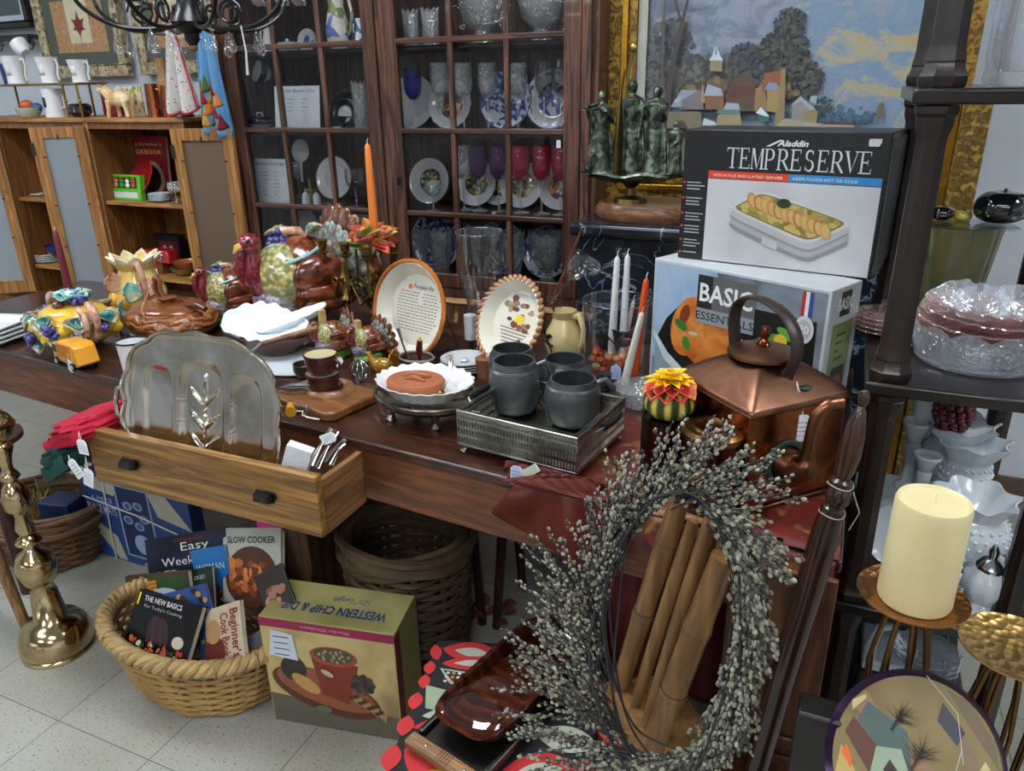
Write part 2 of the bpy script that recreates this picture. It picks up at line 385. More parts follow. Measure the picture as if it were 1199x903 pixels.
ZR = [ZB, cz(565, 254)-.0, cz(565, 154), cz(565, 44), cz(565, 44)+.295]
def glazed(name, x0, x1, gx0, gx1, mx, z0, z1, rails, par):
    m = MB(); e = .0005
    for a, b in ((x0, gx0), (gx1, x1)): m.bx(a, b, CY-.004, CY+.02, z0, z1)
    for a, b in ((z0, z0+.05), (z1-.05, z1)): m.bx(gx0, gx1, CY-.004, CY+.02, a, b)
    d = m.build(name, CW, par, bevel=.003)
    m = MB()
    for x in mx: m.bx(x-.009, x+.009, CY-.002, CY+.018, z0+.05, z1-.05)
    m.build('muntin', CW, d, bevel=.003)
    m = MB()
    for z in rails: m.bx(gx0, gx1, CY-.003, CY+.017, z-.009, z+.009)
    m.build('rail', CW2, d, bevel=.003)
    m = MB(); m.bx(gx0-.004, gx1+.004, CY+.007, CY+.009, z0+.045, z1-.045); m.build('glass_pane', glass(pane=True, tint=.01), d, smooth=False)
    return d
ld = glazed('door', LD[0], LD[1], cx(287), cx(434), (cx(332), cx(384)), ZB, TOP, ZR[1:], t)
rd = glazed('door', RD[0], RD[1], cx(470), cx(661), (cx(530), cx(594)), ZB, TOP, ZR[1:], t)
m = MB(); z = cz(464, 212); x = cx(464); m.bx(x-.007, x+.007, CY-.006, CY-.004, z-.014, z+.014); m.build('keyhole_plate', metal('#3a3228', .4), rd)
# ================================================================ HUTCH (oak cabinet, left)
OAK = wood('#8a5a2c', '#b98346', 1.0, 2, .45, .1); OAKX = wood('#8a5a2c', '#c08a4c', 1.0, 0, .45, .1); OAKI = wood('#6d421f', '#93602f', 1.0, 2, .5)
HY = 2.40
def hx(px, py=150, y=HY): return P(px, py, y=y).x
def hz(px, py, y=HY): return P(px, py, y=y).z
hL, hR = hx(-60), hx(216); hT = hz(216, 138); hD = .32
t = thing('oak_cabinet', 'honey oak wall cabinet with glass doors left open beside the china cabinet', 'cabinet')
m = MB(); m.bx(hL, hR+.012, HY-.012, HY+hD, hT-.018, hT); m.build('cabinet_top', OAKX, t, bevel=.003)
m = MB(); m.bx(hL, hR, HY, HY+.02, hT-.045, hT-.018); d1 = hx(104, 165); d0 = hx(0, 165)
for x in (hL+.012, d0, d1, hR-.012): m.bx(x-.011, x+.011, HY, HY+hD, 0, hT-.018)
m.bx(hL, hR, HY+hD-.01, HY+hD, 0, hT-.018); m.bx(hL, hR, HY, HY+hD, 0, .5); m.build('carcass', OAKI, t, bevel=.001)
m = MB()
for x in (hL+.015, d0, d1, hR-.014): m.bx(x-.014, x+.014, HY-.004, HY, .0, hT-.018)
m.build('face_frame', OAK, t, bevel=.002)
def hshelf(x0, x1, z):
    m = MB(); m.bx(x0+.012, x1-.012, HY+.01, HY+hD-.011, z-.016, z); m.build('shelf', OAKX, t, bevel=.002)
zA = hz(170, 238, HY+.01); zB = hz(210, 328, HY+.01); hshelf(d1, hR-.012, zA); hshelf(d1, hR-.012, zB)
zC = hz(35, 232, HY+.01); zD = hz(55, 311, HY+.01); hshelf(d0, d1, zC); hshelf(d0, d1, zD)
def hdoor(pa, pb, ya, yb, lab=None, glassy=None):
    a = P(pa, 152, y=ya); b = P(pb, 152, y=yb); w = (Vector((b.x, b.y, 0))-Vector((a.x, a.y, 0))); L = w.length; ang = atan2(w.y, w.x)
    z1 = hz(230, 151, min(ya, yb)); z0 = .55
    d = bpy.data.objects.new('door', None); COL.objects.link(d); d.parent = t; d.location = (a.x, a.y, 0); d.rotation_euler = (0, 0, ang)
    m = MB(); q = .045
    m.bx(0, q, -.01, .01, z0, z1); m.bx(L-q, L, -.01, .01, z0, z1); m.bx(q, L-q, -.01, .01, z1-.045, z1); m.bx(q, L-q, -.01, .01, z0, z0+.06)
    m.build('door_frame', OAK, d, bevel=.002)
    m = MB(); m.bx(q-.005, L-q+.005, -.002, .002, z0+.05, z1-.04); m.build('glass_pane', glassy, d, smooth=False)
    m = MB()
    for zz in (z1-.12, z1-.32, z1-.5):
        for xx in (q*.9, L-q*.9): m.bx(xx-.006, xx+.006, -.013, -.01, zz-.003, zz+.003)
    m.bx(L/2-.003, L/2+.003, -.013, -.01, z1-.05, z1-.03); m.bx(-.004, .008, -.016, -.01, z1-.11, z1-.06)
    o = m.build('clip', plain('#241c18', .5), d); return d
n = NT('reeded_glass'); w = n.new('ShaderNodeTexWave'); w.inputs['Scale'].default_value = 60; w.inputs['Distortion'].default_value = 1.5; n.l.new(n.coord(), w.inputs['Vector'])
n.set(Base_Color='#aab4bd', Roughness=.22, Alpha=.82, Metallic=.35); n.bump(w.outputs['Fac'], .4, .003); RG = n.m
n = NT('reeded_glass_brown'); w = n.new('ShaderNodeTexWave'); w.inputs['Scale'].default_value = 60; w.inputs['Distortion'].default_value = 1.5; n.l.new(n.coord(), w.inputs['Vector'])
n.set(Base_Color='#6e5c4c', Roughness=.35, Alpha=.9); n.bump(w.outputs['Fac'], .3, .003); RG2 = n.m
hdoor(34, 99, 2.26, 2.385, glassy=RG)
hdoor(200, 272, 2.33, 2.37, glassy=RG2)
hdoor(-70, -4, 2.26, 2.385, glassy=RG)
# ================================================================ ETAGERE (right)
EW = wood('#150e0b', '#2b1d16', 1.2, 2, .38, .12, 2); EB = plain('#15100e', .3, var=.2, coat=.3)
EX0, EX1, EY0, EY1 = .095, .345, 1.334, 1.76
EZ = [.15, .55, .985, 1.435, 1.86]
t = thing('etagere', 'dark wooden shelf stand with eight-sided posts and black shelves', 'shelf stand')
for z in EZ:
    m = MB(); m.bx(EX0-.036, EX1+.036, EY0-.036, EY1+.036, z-.022, z); m.build('shelf', EB, t, bevel=.004)
for x in (EX0, EX1):
    for y in (EY0, EY1):
        m = MB()
        for a, b in zip(EZ[:-1], EZ[1:]):
            b -= .022; h = b-a
            m.lathe([(0, a), (.031, a), (.034, a+.006), (.034, a+.016), (.029, a+.024), (.027, a+.034), (.028, a+.036), (.0255, a+.05), (.024, a+.06), (.0215, b-.055), (.022, b-.045), (.027, b-.03), (.027, b-.018), (.031, b-.012), (.031, b-.002), (0, b-.0)], 8, M=T(x, y) @ Rz(pi/8))
        m.lathe([(0, 0), (.02, 0), (.028, .06), (.028, .128), (0, .128)], 8, M=T(x, y) @ Rz(pi/8))
        m.build('post', EW, t, ang=30)
# ================================================================ ON THE TABLE, LEFT HALF
def mw(px, p): return px*((Vector(p)-CP).dot(CF))/FPX
def PT(px, py, z=TZ): return P(px, py, z=z+.0008)
WHT = plain('#dfe3e6', .22, var=.04, coat=.5); LAV = Rx(0)
def taper(name, label, loc, h, r, col, lean=(0, 0), wick=True, group=None, z0=0):
    t = thing(name, label, 'candle', loc, 0, group); m = MB(); dx, dy = lean
    pts = [(dx*k, dy*k, h*k) for k in (0, .02, .3, .7, .96, .985, 1)]
    m.tube(pts, [r*.8, r, r*.95, r*.8, r*.66, r*.5, r*.15], 14); m.build('wax', plain(col, .38, var=.05), t)
    m = MB(); m.tube([(dx, dy, h-.001), (dx*1.01, dy, h+.008), (dx*1.01+.003, dy, h+.014)], .0009, 6); m.build('wick', ink('#efe6cf', .8), t); return t
# stack of square plates
p = PT(2, 404)
sp = None
for i in range(4):
    def sq(u, v):
        x = (u-.5)*2; y = (v-.5)*2; r = max(abs(x), abs(y)); return (x*.075, y*.075, .003+.016*max(0, r-.62)/.38)
    m = MB(); m.grid(sq, 12, 12)
    o = m.build('square_plate', WHT, None, solid=.004, bevel=0)
    tag(o, ['white square plate at the bottom of the stack at the table\'s left end', 'white square plate second from the bottom at the table\'s left end', 'white square plate second from the top at the table\'s left end', 'white square plate on top of the stack at the table\'s left end'][i], 'plate', 'stack of square plates')
    o.location = p+Vector((-.045, .03, i*.0135)); o.rotation_euler = (0, 0, radians(8+2*i))
# leaf helper
def leaf(m, L, w, M, cup=.25, lobes=0, n=8):
    def f(u, v):
        x = u; s = (v-.5)*2; ww = sin(pi*min(1, x*1.02))**.8*(1+(.22*abs(sin(lobes*pi*x)) if lobes else 0))
        return (x*L, s*w*.5*ww, cup*w*(s*s)*ww-.35*cup*L*(x-.45)**2)
    m.grid(f, n if not lobes else 16, 6, M)
def rot_to(d, roll=0):
    d = Vector(d).normalized(); q = d.to_track_quat('X', 'Z').to_matrix().to_4x4(); return q @ Rx(roll)
YEL = blotch(['#e8c64a', '#d9a932', '#efd873'], 26, .18, .25, coat=.6, vor=False); TEAL = blotch(['#1f8f92', '#7ec4b4', '#d8c9a6'], 30, .2, .3, vor=False)
PUR = plain('#3f3a86', .15, var=.35, coat=.7); PNK = blotch(['#b5806a', '#d2a58b', '#7a4a3a'], 30, .2, .3, vor=False); GRN = blotch(['#3c6f3d', '#7fae4b', '#27482e'], 40, .2, .4, vor=False)
def grapes(m, c, r, n, R, q):
    for i in range(n):
        d = Vector((q.gauss(0, 1), q.gauss(0, 1), q.gauss(0, .8))).normalized()*q.uniform(.3, 1)*R
        m.ell(Vector(c)+d, (r, r, r), 8, 6)
# fruit tureen
CREAM = glaze(['#d8b8a0', '#c8cfa8', '#e0cfb0'], 25, 60); TEA2 = glaze(['#0f6f78', '#2a9a98', '#8fc4a8'], 40, 90)
def leaf2(t, M, L, w, cup=.3):
    """cream-edged leaf with a teal heart, as one glazed leaf"""
    m = MB(); m.mat(CREAM); leaf(m, L, w, M, cup, 5); m.mat(TEA2); leaf(m, L*.72, w*.62, M @ T(L*.08, 0, .0035), cup, 4); return m.build('leaf', None, t, solid=.003)
def fruit_tureen(label, loc, k=1.0, rz=0):
    t = thing('fruit_tureen', label, 'tureen', loc, rz); q = random.Random(3)
    m = MB(); m.lathe([(0, 0), (.055, 0), (.07, .01), (.1, .03), (.115, .06), (.11, .085), (.09, .1), (0, .101)], 36, mod=lambda r, z, a: (r*(1+.05*sin(7*a)), z)); m.build('bowl', YEL, t)
    m = MB(); m.ell((0, 0, .1), (.095, .088, .026), 24, 8, fn=lambda d: 1+.1*noise.noise(d*4)); ldd = m.build('lid', YEL, t)
    LM = plain('#dfb52e', .2, var=.22, coat=.6, bump=.3)
    for i in range(12):
        a = i*.523; m = MB(); z = .072 if i % 2 else .045; m.ell((0, 0, 0), (.026, .021, .02), 14, 10, M=T(.1*cos(a), .1*sin(a), z) @ Rz(a+1+i), fn=lambda d: 1+.05*noise.noise(d*5)); m.build('lemon', LM, t)
    for i, (a, z, tl) in enumerate([(-2.5, .09, -.5), (-1.75, .095, -.9), (-1.0, .1, -.7), (-.2, .09, -.5), (-2.1, .05, -.9), (-1.3, .045, -1.2), (-.6, .05, -.9), (.5, .09, -.4), (3.0, .1, -.2), (2.2, .09, -.4)]):
        leaf2(t, T(.088*cos(a), .088*sin(a), z+.012) @ rot_to((cos(a)*.45, sin(a)*.45, tl*.6), 0), .062, .066, .25)
    for i, (a, z) in enumerate([(-2.75, .085), (-2.2, .085), (-1.5, .05), (-.85, .075), (-.35, .04), (.3, .07)]):
        m = MB(); grapes(m, (.118*cos(a), .118*sin(a), z), .0085, 20, .021, q); m.build('grape_cluster', PUR, t)
    for cx_, cy_ in ((-.045, .01), (.035, .015), (-.01, .03)):
        m = MB(); grapes(m, (cx_, cy_, .135), .009, 22, .026, q); m.build('grape_cluster', PUR, t)
    m = MB(); m.ell((.01, -.035, .128), (.02, .018, .012), 12, 8); m.build('acorn', plain('#6d3f28', .25, coat=.5), t)
    for a in (.5, 1.6, 2.6, 3.5, -.6):
        m = MB(); leaf(m, .07, .05, T(.0, 0, .13) @ rot_to((cos(a), sin(a), .3)), .3, 4); m.build('lid_leaf', [GRN, TEAL][int(a*2) % 2], t, solid=.003)
    for s in (1, -1):
        m = MB(); m.tube([(s*(.1+.05*sin(u)), .014*s, .085-.05*cos(u)) for u in [pi*i/10 for i in range(11)]], [.011+.002*sin(i) for i in range(11)], 10)
        m.tube([(s*(.1+.04*sin(u)), -.012*s, .085-.04*cos(u)) for u in [pi*i/10 for i in range(11)]], .009, 10); m.build('handle', PNK, t)
    return t
p = PT(76, 409); tt = fruit_tureen('round majolica tureen with lemons, grapes and teal leaves at the table\'s left end', p+Vector((0, .05, 0)), 1, radians(-20))
add_tag(tt, (.115, -.03, .1), .02, .045, .018, radians(60))
p = P(87, 366, z=TZ); taper('candle', 'tall burgundy taper candle behind the lemon tureen', (p.x, p.y, TZ), .275, .0135, '#6d2430')
c_ = S.objects[-1]
# toy garbage truck
p = PT(92, 428); t = thing('toy_truck', 'small yellow toy garbage truck with grey cab near the table edge', 'toy truck', p, radians(-14))
m = MB(); m.bx(-.07, .058, -.026, .026, .012, .024); m.build('chassis', plain('#8d8f95', .35), t, bevel=.002)
m = MB(); m.prism([(-.075, .012), (-.04, .012), (-.04, .062), (-.066, .062), (-.074, .036)], -.027, .027, M=Rx(pi/2)); m.build('cab', plain('#b98e50', .35, coat=.3), t, bevel=.002)
m = MB(); m.bx(-.071, -.048, -.0278, -.0268, .036, .056); m.bx(-.0745, -.0705, -.022, .022, .038, .056); m.build('cab_window', plain('#15161a', .15), t)
m = MB(); m.prism([(-.038, .02), (.075, .02), (.062, .066), (.05, .073), (-.038, .07)], -.029, .029, M=Rx(pi/2)); b = m.build('hopper', plain('#e09a1c', .3, coat=.4), t, bevel=.003)
m = MB()
for i in range(8): m.bx(-.032+i*.0095, -.028+i*.0095, -.0305, -.029, .03, .066)
m.build('ribs', plain('#c07e12', .35), b)
m = MB(); m.prism([(.03, .03), (.066, .03), (.054, .062), (.036, .062)], -.0300, .0300, M=Rx(pi/2)); m.build('side_panel', plain('#d8941e', .3), b)
for x in (-.055, .038):
    for y in (-.028, .028):
        m = MB(); m.cyl((x, y-.004, .0115), (x, y+.004, .0115), .0115, n=18); w = m.build('wheel', plain('#1b1c20', .5), t); m = MB(); m.cyl((x, y-.005, .0115), (x, y+.005, .0115), .006, n=12); m.build('hub', plain('#b9bcc2', .3), w)
add_tag(t, (.03, -.03, .05), .02, .034, .022, 0, .3)
# enamel mug, small silver car
p = PT(150, 440)+Vector((0, .03, 0)); t = thing('enamel_mug', 'white enamel mug with black rim behind the silver platter', 'mug', p)
m = MB(); m.lathe([(0, .003), (.028, .003), (.03, 0), (.033, .002), (.038, .085), (.036, .085), (.031, .006), (0, .006)], 28); m.build('body', plain('#e2e4e8', .15, var=.03, coat=.6), t)
m = MB(); m.lathe([(.0358, .084), (.0395, .084), (.0395, .088), (.0358, .088), (.0358, .084)], 28); m.build('rim', plain('#20222a', .3), t)
m = MB(); m.tube([(-.036-.024*sin(u), 0, .045+.028*cos(u)) for u in [pi*i/9 for i in range(10)]], .005, 8); m.build('handle', plain('#14151a', .25), t)
p = PT(136, 402); t = thing('salt_box', 'small silver toy car parked behind the garbage truck', 'toy car', p+Vector((.0, .06, 0)), radians(-20)); t.name = 'toy_car'
m = MB(); m.prism([(-.05, .008), (.05, .008), (.05, .022), (.03, .026), (.018, .04), (-.022, .04), (-.036, .026), (-.05, .022)], -.02, .02, M=Rx(pi/2)); m.build('body', metal('#b9bcc0', .3), t, bevel=.004)
for x in (-.03, .03):
    for y in (-.02, .02):
        m = MB(); m.cyl((x, y-.003, .009), (x, y+.003, .009), .009, n=14); m.build('wheel', plain('#1b1c20', .5), t)
# carved brown tureen
p = PT(190, 394)+Vector((0, .05, 0)); k = mw(58, p)
CB = bands(['#5a3018', '#8a5228', '#9c6232'], 16, 2, 9, .3, .9, .3, 1.5)
t = thing('carved_tureen', 'oval brown carved ceramic tureen with lid beside the turkeys', 'tureen', p, radians(-8))
m = MB(); m.lathe([(0, 0), (.09, 0), (.108, .012), (.122, .04), (.118, .06), (.1, .078), (0, .08)], 40, sx=k/.122, sy=.85*k/.122); m.build('body', CB, t)
BRW = plain('#7b4526', .22, var=.12, coat=.5)
m = MB(); m.lathe([(0, .094), (.03, .094), (.07, .092), (.086, .086), (.09, .08), (.086, .076), (0, .076)], 40, sx=k/.122, sy=.85*k/.122); ld_ = m.build('lid', BRW, t)
m = MB(); m.lathe([(0, .113), (.024, .112), (.032, .108), (.027, .103), (.018, .098), (.018, .09), (0, .09)], 24, M=T(-.01, 0, 0)); m.build('knob', BRW, ld_)
m = MB(); m.tube([(-.035, -.01, .105), (-.042, -.012, .135), (-.036, -.012, .165), (-.022, -.012, .172), (-.016, -.01, .16), (-.02, -.01, .13), (-.012, -.008, .108)], .0075, 10); m.build('loop_handle', BRW, ld_)
m = MB(); m.tube([(.06, 0, .086), (.09, 0, .098), (.13, .004, .1), (.16, .004, .092)], [.008, .007, .009, .008], 10); m.build('ladle_handle', plain('#5c3220', .25, coat=.5), t)
m = MB(); m.tube([(-.02, -.03, .16), (.012, -.1, .1), (.045, -.112, .03)], .0022, 6); m.build('twine', plain('#b07a42', .8), t)
# majolica pitcher
p = P(170, 366, z=TZ)+Vector((-.0, .0, 0)); k = mw(62, p)/.16
t = thing('fruit_pitcher', 'majolica pitcher with ruffled rim and teal leaves behind the brown tureen', 'pitcher', (p.x, p.y, TZ), radians(-10)); t.scale = (k,)*3
m = MB(); m.lathe([(0, 0), (.06, 0), (.072, .03), (.074, .07), (.055, .11), (.048, .135), (.064, .165), (.058, .166), (.042, .136), (0, .12)], 36, mod=lambda r, z, a: (r*(1+(.12*sin(9*a) if z > .15 else .03*sin(5*a))), z+(.008*sin(9*a) if z > .15 else 0))); m.build('body', blotch(['#e5cf9a', '#e0b95a', '#d9dcae'], 14, .2, .3, vor=False), t)
m = MB(); m.lathe([(.061, .158), (.068, .172), (.062, .174), (.055, .16)], 36, mod=lambda r, z, a: (r*(1+.14*sin(9*a)), z+.008*sin(9*a))); m.build('rim', blotch(['#a9c48e', '#e4ddc0', '#d9b9a0'], 18, .2, .2, vor=False), t)
for i, (a, z) in enumerate([(-2.5, .1), (-1.7, .115), (-.9, .09), (-2.1, .05), (-1.2, .045), (-.3, .1), (-2.9, .06)]):
    m = MB(); leaf(m, .06, .06, T(.066*cos(a), .066*sin(a), z+.02) @ rot_to((cos(a)*.3, sin(a)*.3, -.8), a), .3, 4); m.build('leaf', TEAL if i % 2 == 0 else PNK, t, solid=.003)
for a in (-1.9, -1.3):
    m = MB(); m.ell((.07*cos(a), .07*sin(a), .05), (.026, .022, .028), 14, 10); m.build('lemon', plain('#e0a93e', .2, var=.2, coat=.6), t)
m = MB(); m.tube([(.045, -.03, .15), (.07, -.035, .165), (.085, -.035, .13), (.08, -.03, .07), (.06, -.025, .04)], .009, 10); m.build('handle', PNK, t)
# turkeys -----------------------------------------------------------
FB = glaze(['#6a2e18', '#9a5230', '#b87848'], 9, 75, sc=(1, 1, .55)); FW = glaze(['#5a2416', '#8a4026', '#a85c38'], 14, 60, sc=(.5, 1, 1.3)); FT = glaze(['#6a3018', '#8f5230', '#c9a88c'], 26, 90); FI = glaze(['#d8d0c0', '#9ab8b4', '#a8603c'], 30, 80)
BR1 = glaze(['#d8c878', '#b8c088', '#eee8c8'], 8, 85); BR2 = glaze(['#9a92b0', '#bcb8ca', '#d0d0c4'], 12, 95); RED = glaze(['#6e1420', '#93283a', '#a8404c'], 20, 120)
def turkey(label, loc, k, rz, group, small=False, base=True):
    t = thing('turkey_figurine' if small else 'turkey_tureen', label, 'turkey figurine', loc, rz, group); t.scale = (k,)*3; N = 16 if small else 30
    m = MB(); m.ell((-.015, 0, .135), (.098, .09, .108), N, 16); m.build('body', FB, t)
    m = MB(); m.ell((.038, 0, .145), (.072, .076, .088), N, 14); m.build('breast', BR1, t)
    m = MB(); m.ell((.06, 0, .088), (.06, .064, .06), N, 12); m.build('lower_breast', BR2, t)
    nf = 11 if small else 17
    for nm, r1, L, wd, x0, mt, n_, dz in (('tail_feathers', .118, .088, .034, -.098, FT, nf, 0), ('inner_tail', .085, .075, .028, -.084, FI, nf-2, 0)):
        m = MB()
        for i in range(n_):
            a = (i/(n_-1)-.5)*radians(235 if nm[0] == 't' else 205); M_ = T(x0-.02*(1-cos(a)), 0, .13) @ Rx(-a) @ Ry(-.16) @ T(0, 0, r1); m.ell((0, 0, 0), (.009, wd, L*.72), 12, 10, M=M_)
        m.build(nm, mt, t)
    for s in (-1, 1):
        m = MB(); m.ell((-.02, s*.082, .155), (.07, .026, .052), N, 12); m.ell((-.032, s*.09, .118), (.074, .021, .027), N, 10); m.ell((-.04, s*.088, .09), (.07, .019, .022), N, 10); m.build('wing', FW, t)
    m = MB(); m.tube([(.055, 0, .12), (.1, 0, .135), (.112, 0, .165), (.108, 0, .2), (.106, 0, .228)], [.03, .028, .024, .021, .015], 14); m.ell((.11, 0, .24), (.027, .022, .023), 14, 10); m.build('neck', RED, t)
    m = MB(); m.tube([(.128, 0, .225), (.138, -.006, .205), (.136, -.008, .17), (.128, -.004, .14)], [.008, .013, .014, .008], 10); m.build('wattle', RED, t)
    m = MB(); m.tube([(.126, 0, .236), (.142, 0, .232), (.152, 0, .22)], [.011, .009, .001], 8); m.build('beak', plain('#c89a52', .3), t)
    for s in (-1, 1):
        m = MB(); m.ell((.12, s*.019, .247), (.005, .003, .005), 8, 6); m.build('eye', plain('#181212', .1), t)
    if not small:
        leaf2(t, T(-.0, -.02, .236) @ rot_to((.5, -.4, .1)), .065, .06); leaf2(t, T(-.02, .02, .24) @ rot_to((-.6, .2, .3)), .055, .05)
        m = MB(); grapes(m, (.035, -.015, .232), .009, 24, .026, random.Random(5)); m.build('grape_cluster', PUR, t)
        m = MB(); m.tube([(-.04, -.01, .222), (-.02, -.015, .25), (.02, -.02, .255), (.04, -.015, .236)], [.01, .012, .011, .006], 10); m.build('lid_handle', PNK, t)
        m = MB(); m.tube([(.012+.072*cos(u), .07*sin(u), .203-.02*cos(u)) for u in [2*pi*i/30 for i in range(30)]], .0045, 8, closed=True); m.build('lid_seam', plain('#9ac0c4', .2, coat=.5), t)
    if base:
        m = MB(); m.lathe([(0, 0), (.09, 0), (.1, .01), (.092, .03), (.07, .045), (0, .05)], 30, sx=1.1, sy=.85, mod=lambda r, z, a: (r*(1+.04*sin(17*a)), z)); m.build('grass_base', GRN, t)
    return t
p = PT(340, 396)+Vector((0, .07, 0)); t = turkey('large glazed turkey tureen with a fan tail and leaf-topped lid', p, 1.2, radians(243), 'ceramic turkeys', base=False)
m = MB(); m.lathe([(0, 0), (.06, 0), (.05, .02), (.06, .055), (0, .06)], 24); m.build('foot', plain('#8a8f60', .3, var=.3, coat=.4), t)
p = PT(254, 388)+Vector((-.02, .1, 0)); k = .62
t = turkey('smaller turkey tureen on a green base, left of the large turkey', p, .62, radians(240), 'ceramic turkeys', base=True)
m = MB(); leaf(m, .12, .12, T(0, 0, .19) @ rot_to((.2, -.6, .1)), .3, 4); leaf(m, .1, .1, T(-.02, .02, .2) @ rot_to((-.6, -.2, .1)), .3, 4)
m.build('lid_leaf', TEAL, t, solid=.004)
m = MB(); m.ell((.02, -.1, .055), (.035, .03, .035), 14, 10); m.ell((.08, -.09, .05), (.032, .03, .032), 14, 10); m.build('apple', RED, t)
t.scale = (.72, .72, .72)
p = PT(386, 420)+Vector((0, .02, 0)); t = turkey('small turkey figurine with a clothespin note holder, left of the crocks', p, .42, radians(240), 'turkey note holders', small=True)
def clothespin(t, loc, k):
    m = MB(); m.bx(-.022, .022, -.012, .012, 0, .11); m.bx(-.022, .022, -.02, -.013, .0, .11); return m.build('clothespin', plain('#b79a63', .6, var=.2), t, bevel=.003)
clothespin(t, 0, 0).location = (.03, -.05, .2)
add_tag(t, (.06, -.08, .2), .01, .085, .085, radians(-180))
p = PT(424, 424)+Vector((0, .03, 0)); t2 = turkey('smaller turkey figurine with a clothespin, beside the amber glass turkey', p, .38, radians(245), 'turkey note holders', small=True)
clothespin(t2, 0, 0).location = (.03, -.05, .17)
# white leaf dishes in a brown bowl, pottery fork
p = PT(308, 420)+Vector((0, .05, 0))
t = thing('wooden_bowl', 'brown oval bowl holding white leaf-shaped dishes', 'bowl', p, radians(-5))
m = MB(); m.lathe([(0, 0), (.05, 0), (.09, .03), (.118, .062), (.112, .064), (.085, .034), (0, .008)], 32, sy=.8); m.build('body', plain('#4c2c1e', .35, var=.2, coat=.3), t)
def leafdish(label, M, L, w, a0):
    def f(u, v):
        s = (v-.5)*2; e = 1+.1*sin(u*pi*9)
        ww = (sin(pi*(u*.93+.04))**.55)*e; r = max(abs(s), abs(u-.5)*2)
        return ((u-.5)*L, s*w/2*ww, .02*r**3+.002*sin(s*14))
    m = MB(); m.grid(f, 30, 14); o = m.build('leaf_dish', plain('#dfe8ee', .25, var=.03, coat=.3), None, solid=.005)
    tag(o, label, 'dish', 'white leaf dishes'); o.matrix_world = M
leafdish('white leaf-shaped dish at the left of the brown bowl', T(p.x-.055, p.y+.01, TZ+.075) @ Rz(radians(25)) @ Rx(radians(32)), .19, .13, 0)
leafdish('white leaf-shaped dish at the front of the brown bowl', T(p.x+.02, p.y-.02, TZ+.07) @ Rz(radians(20)) @ Rx(radians(22)), .2, .12, 0)
leafdish('white narrow leaf dish pointing up to the turkeys', T(p.x+.055, p.y+.03, TZ+.085) @ Rz(radians(45)) @ Ry(radians(-16)), .2, .07, 0)
t = thing('serving_fork', 'wooden-handled serving fork lying across the white leaf dishes', 'fork', P(372, 384, z=TZ+.15))
a = Vector((0, 0, 0)); b = P(306, 403, z=TZ+.115)-P(372, 384, z=TZ+.15); c = P(284, 420, z=TZ+.09)-P(372, 384, z=TZ+.15)
m = MB(); m.tube([a, b], [.008, .0065], 10); m.build('handle', wood('#6b4a35', '#9b7354', 2, 0), t)
m = MB(); m.tube([b, b+(c-b)*.5, c], [.005, .003, .003], 8); n_ = Vector((.012, .02, 0))
for s in (-1, 0, 1): m.tube([c, c+n_*s*.8+(c-b)*.4, c+n_*s*.8+(c-b)*1.1], .002, 6)
m.build('tines', metal('#a9adb0', .25), t)
m = MB(); m.lathe([(0, 0), (.09, 0), (.1, .004), (.1, .006), (0, .006)], 30, sx=1.6, sy=1.1); o = m.build('white_napkin', plain('#b8c0c8', .8), None)
tag(o, 'white linen napkin spread under the brown bowl', 'napkin'); o.location = PT(338, 424)
# candelabra
BRS = metal('#8a733c', .3, dark='#4c3f22', vs=25)
p = PT(414, 395); p = p+Vector((.01, -.03, 0)); zc = P(414, 325, y=p.y).z
t = thing('brass_candelabra', 'ornate tarnished brass candelabra with seven cups, behind the crocks', 'candelabra', p)
h = P(414, 300, y=p.y).z-TZ
m = MB(); m.lathe([(0, 0), (.05, 0), (.048, .008), (.02, .02), (.01, .03), (.012, .05), (.02, .07), (.01, .09), (.008, h*.45), (.018, h*.5), (.009, h*.55), (.008, h*.7), (.016, h*.75), (.008, h*.8), (.008, h-.03), (0, h-.03)], 18); m.build('stem', BRS, t)
CUP = [(0, -.022), (.006, -.02), (.008, -.012), (.018, -.006), (.006, 0), (.012, .006), (.013, .022), (.018, .026), (.015, .028), (.009, .024), (.009, .01), (0, .01)]
cups = [(378, 292), (404, 296), (430, 300), (462, 293), (416, 282), (445, 288)]
for i, (a, b) in enumerate(cups):
    dy = (.0, -.06, -.07, .13, .06, .10)[i]; q = P(a, b, y=p.y+dy)-p
    m = MB(); m.lathe(CUP, 16, M=T(q.x, q.y, q.z)); z0 = h*.62
    e = Vector((q.x, q.y, q.z-.02)); mid = Vector((q.x*.6, q.y*.6, z0-.03)); m.tube([(0, 0, z0), Vector((q.x*.25, q.y*.25, z0+.03)), mid, Vector((q.x*.95, q.y*.95, z0+.005)), e], .0042, 8)
    m.tube([(q.x*.55+.012*cos(u)*(1-.08*j), q.y*.55, z0+.02+.012*sin(u)*(1-.08*j)) for j, u in enumerate([i*.7 for i in range(9)])], .0025, 6)
    m.build('arm', BRS, t)
q = P(435, 288, y=p.y)
fl_ = thing('autumn_flowers', 'bunch of silk autumn leaves and berries around the orange candle', 'flowers', q)
FC = ['#c8563a', '#c87c34', '#a83a34', '#c05c5c', '#b89c3c', '#6f8238']
rr = random.Random(11)
for i in range(32):
    a = rr.uniform(0, 2*pi); e = rr.uniform(-.3, 1.0); m = MB(); leaf(m, rr.uniform(.055, .09), rr.uniform(.035, .055), T(0, 0, .008) @ rot_to((cos(a), sin(a)*.8, e), rr.uniform(-1, 1)), .35, rr.choice((0, 4))); m.build('petal', ink(FC[i % 6], .6), fl_, solid=.001)
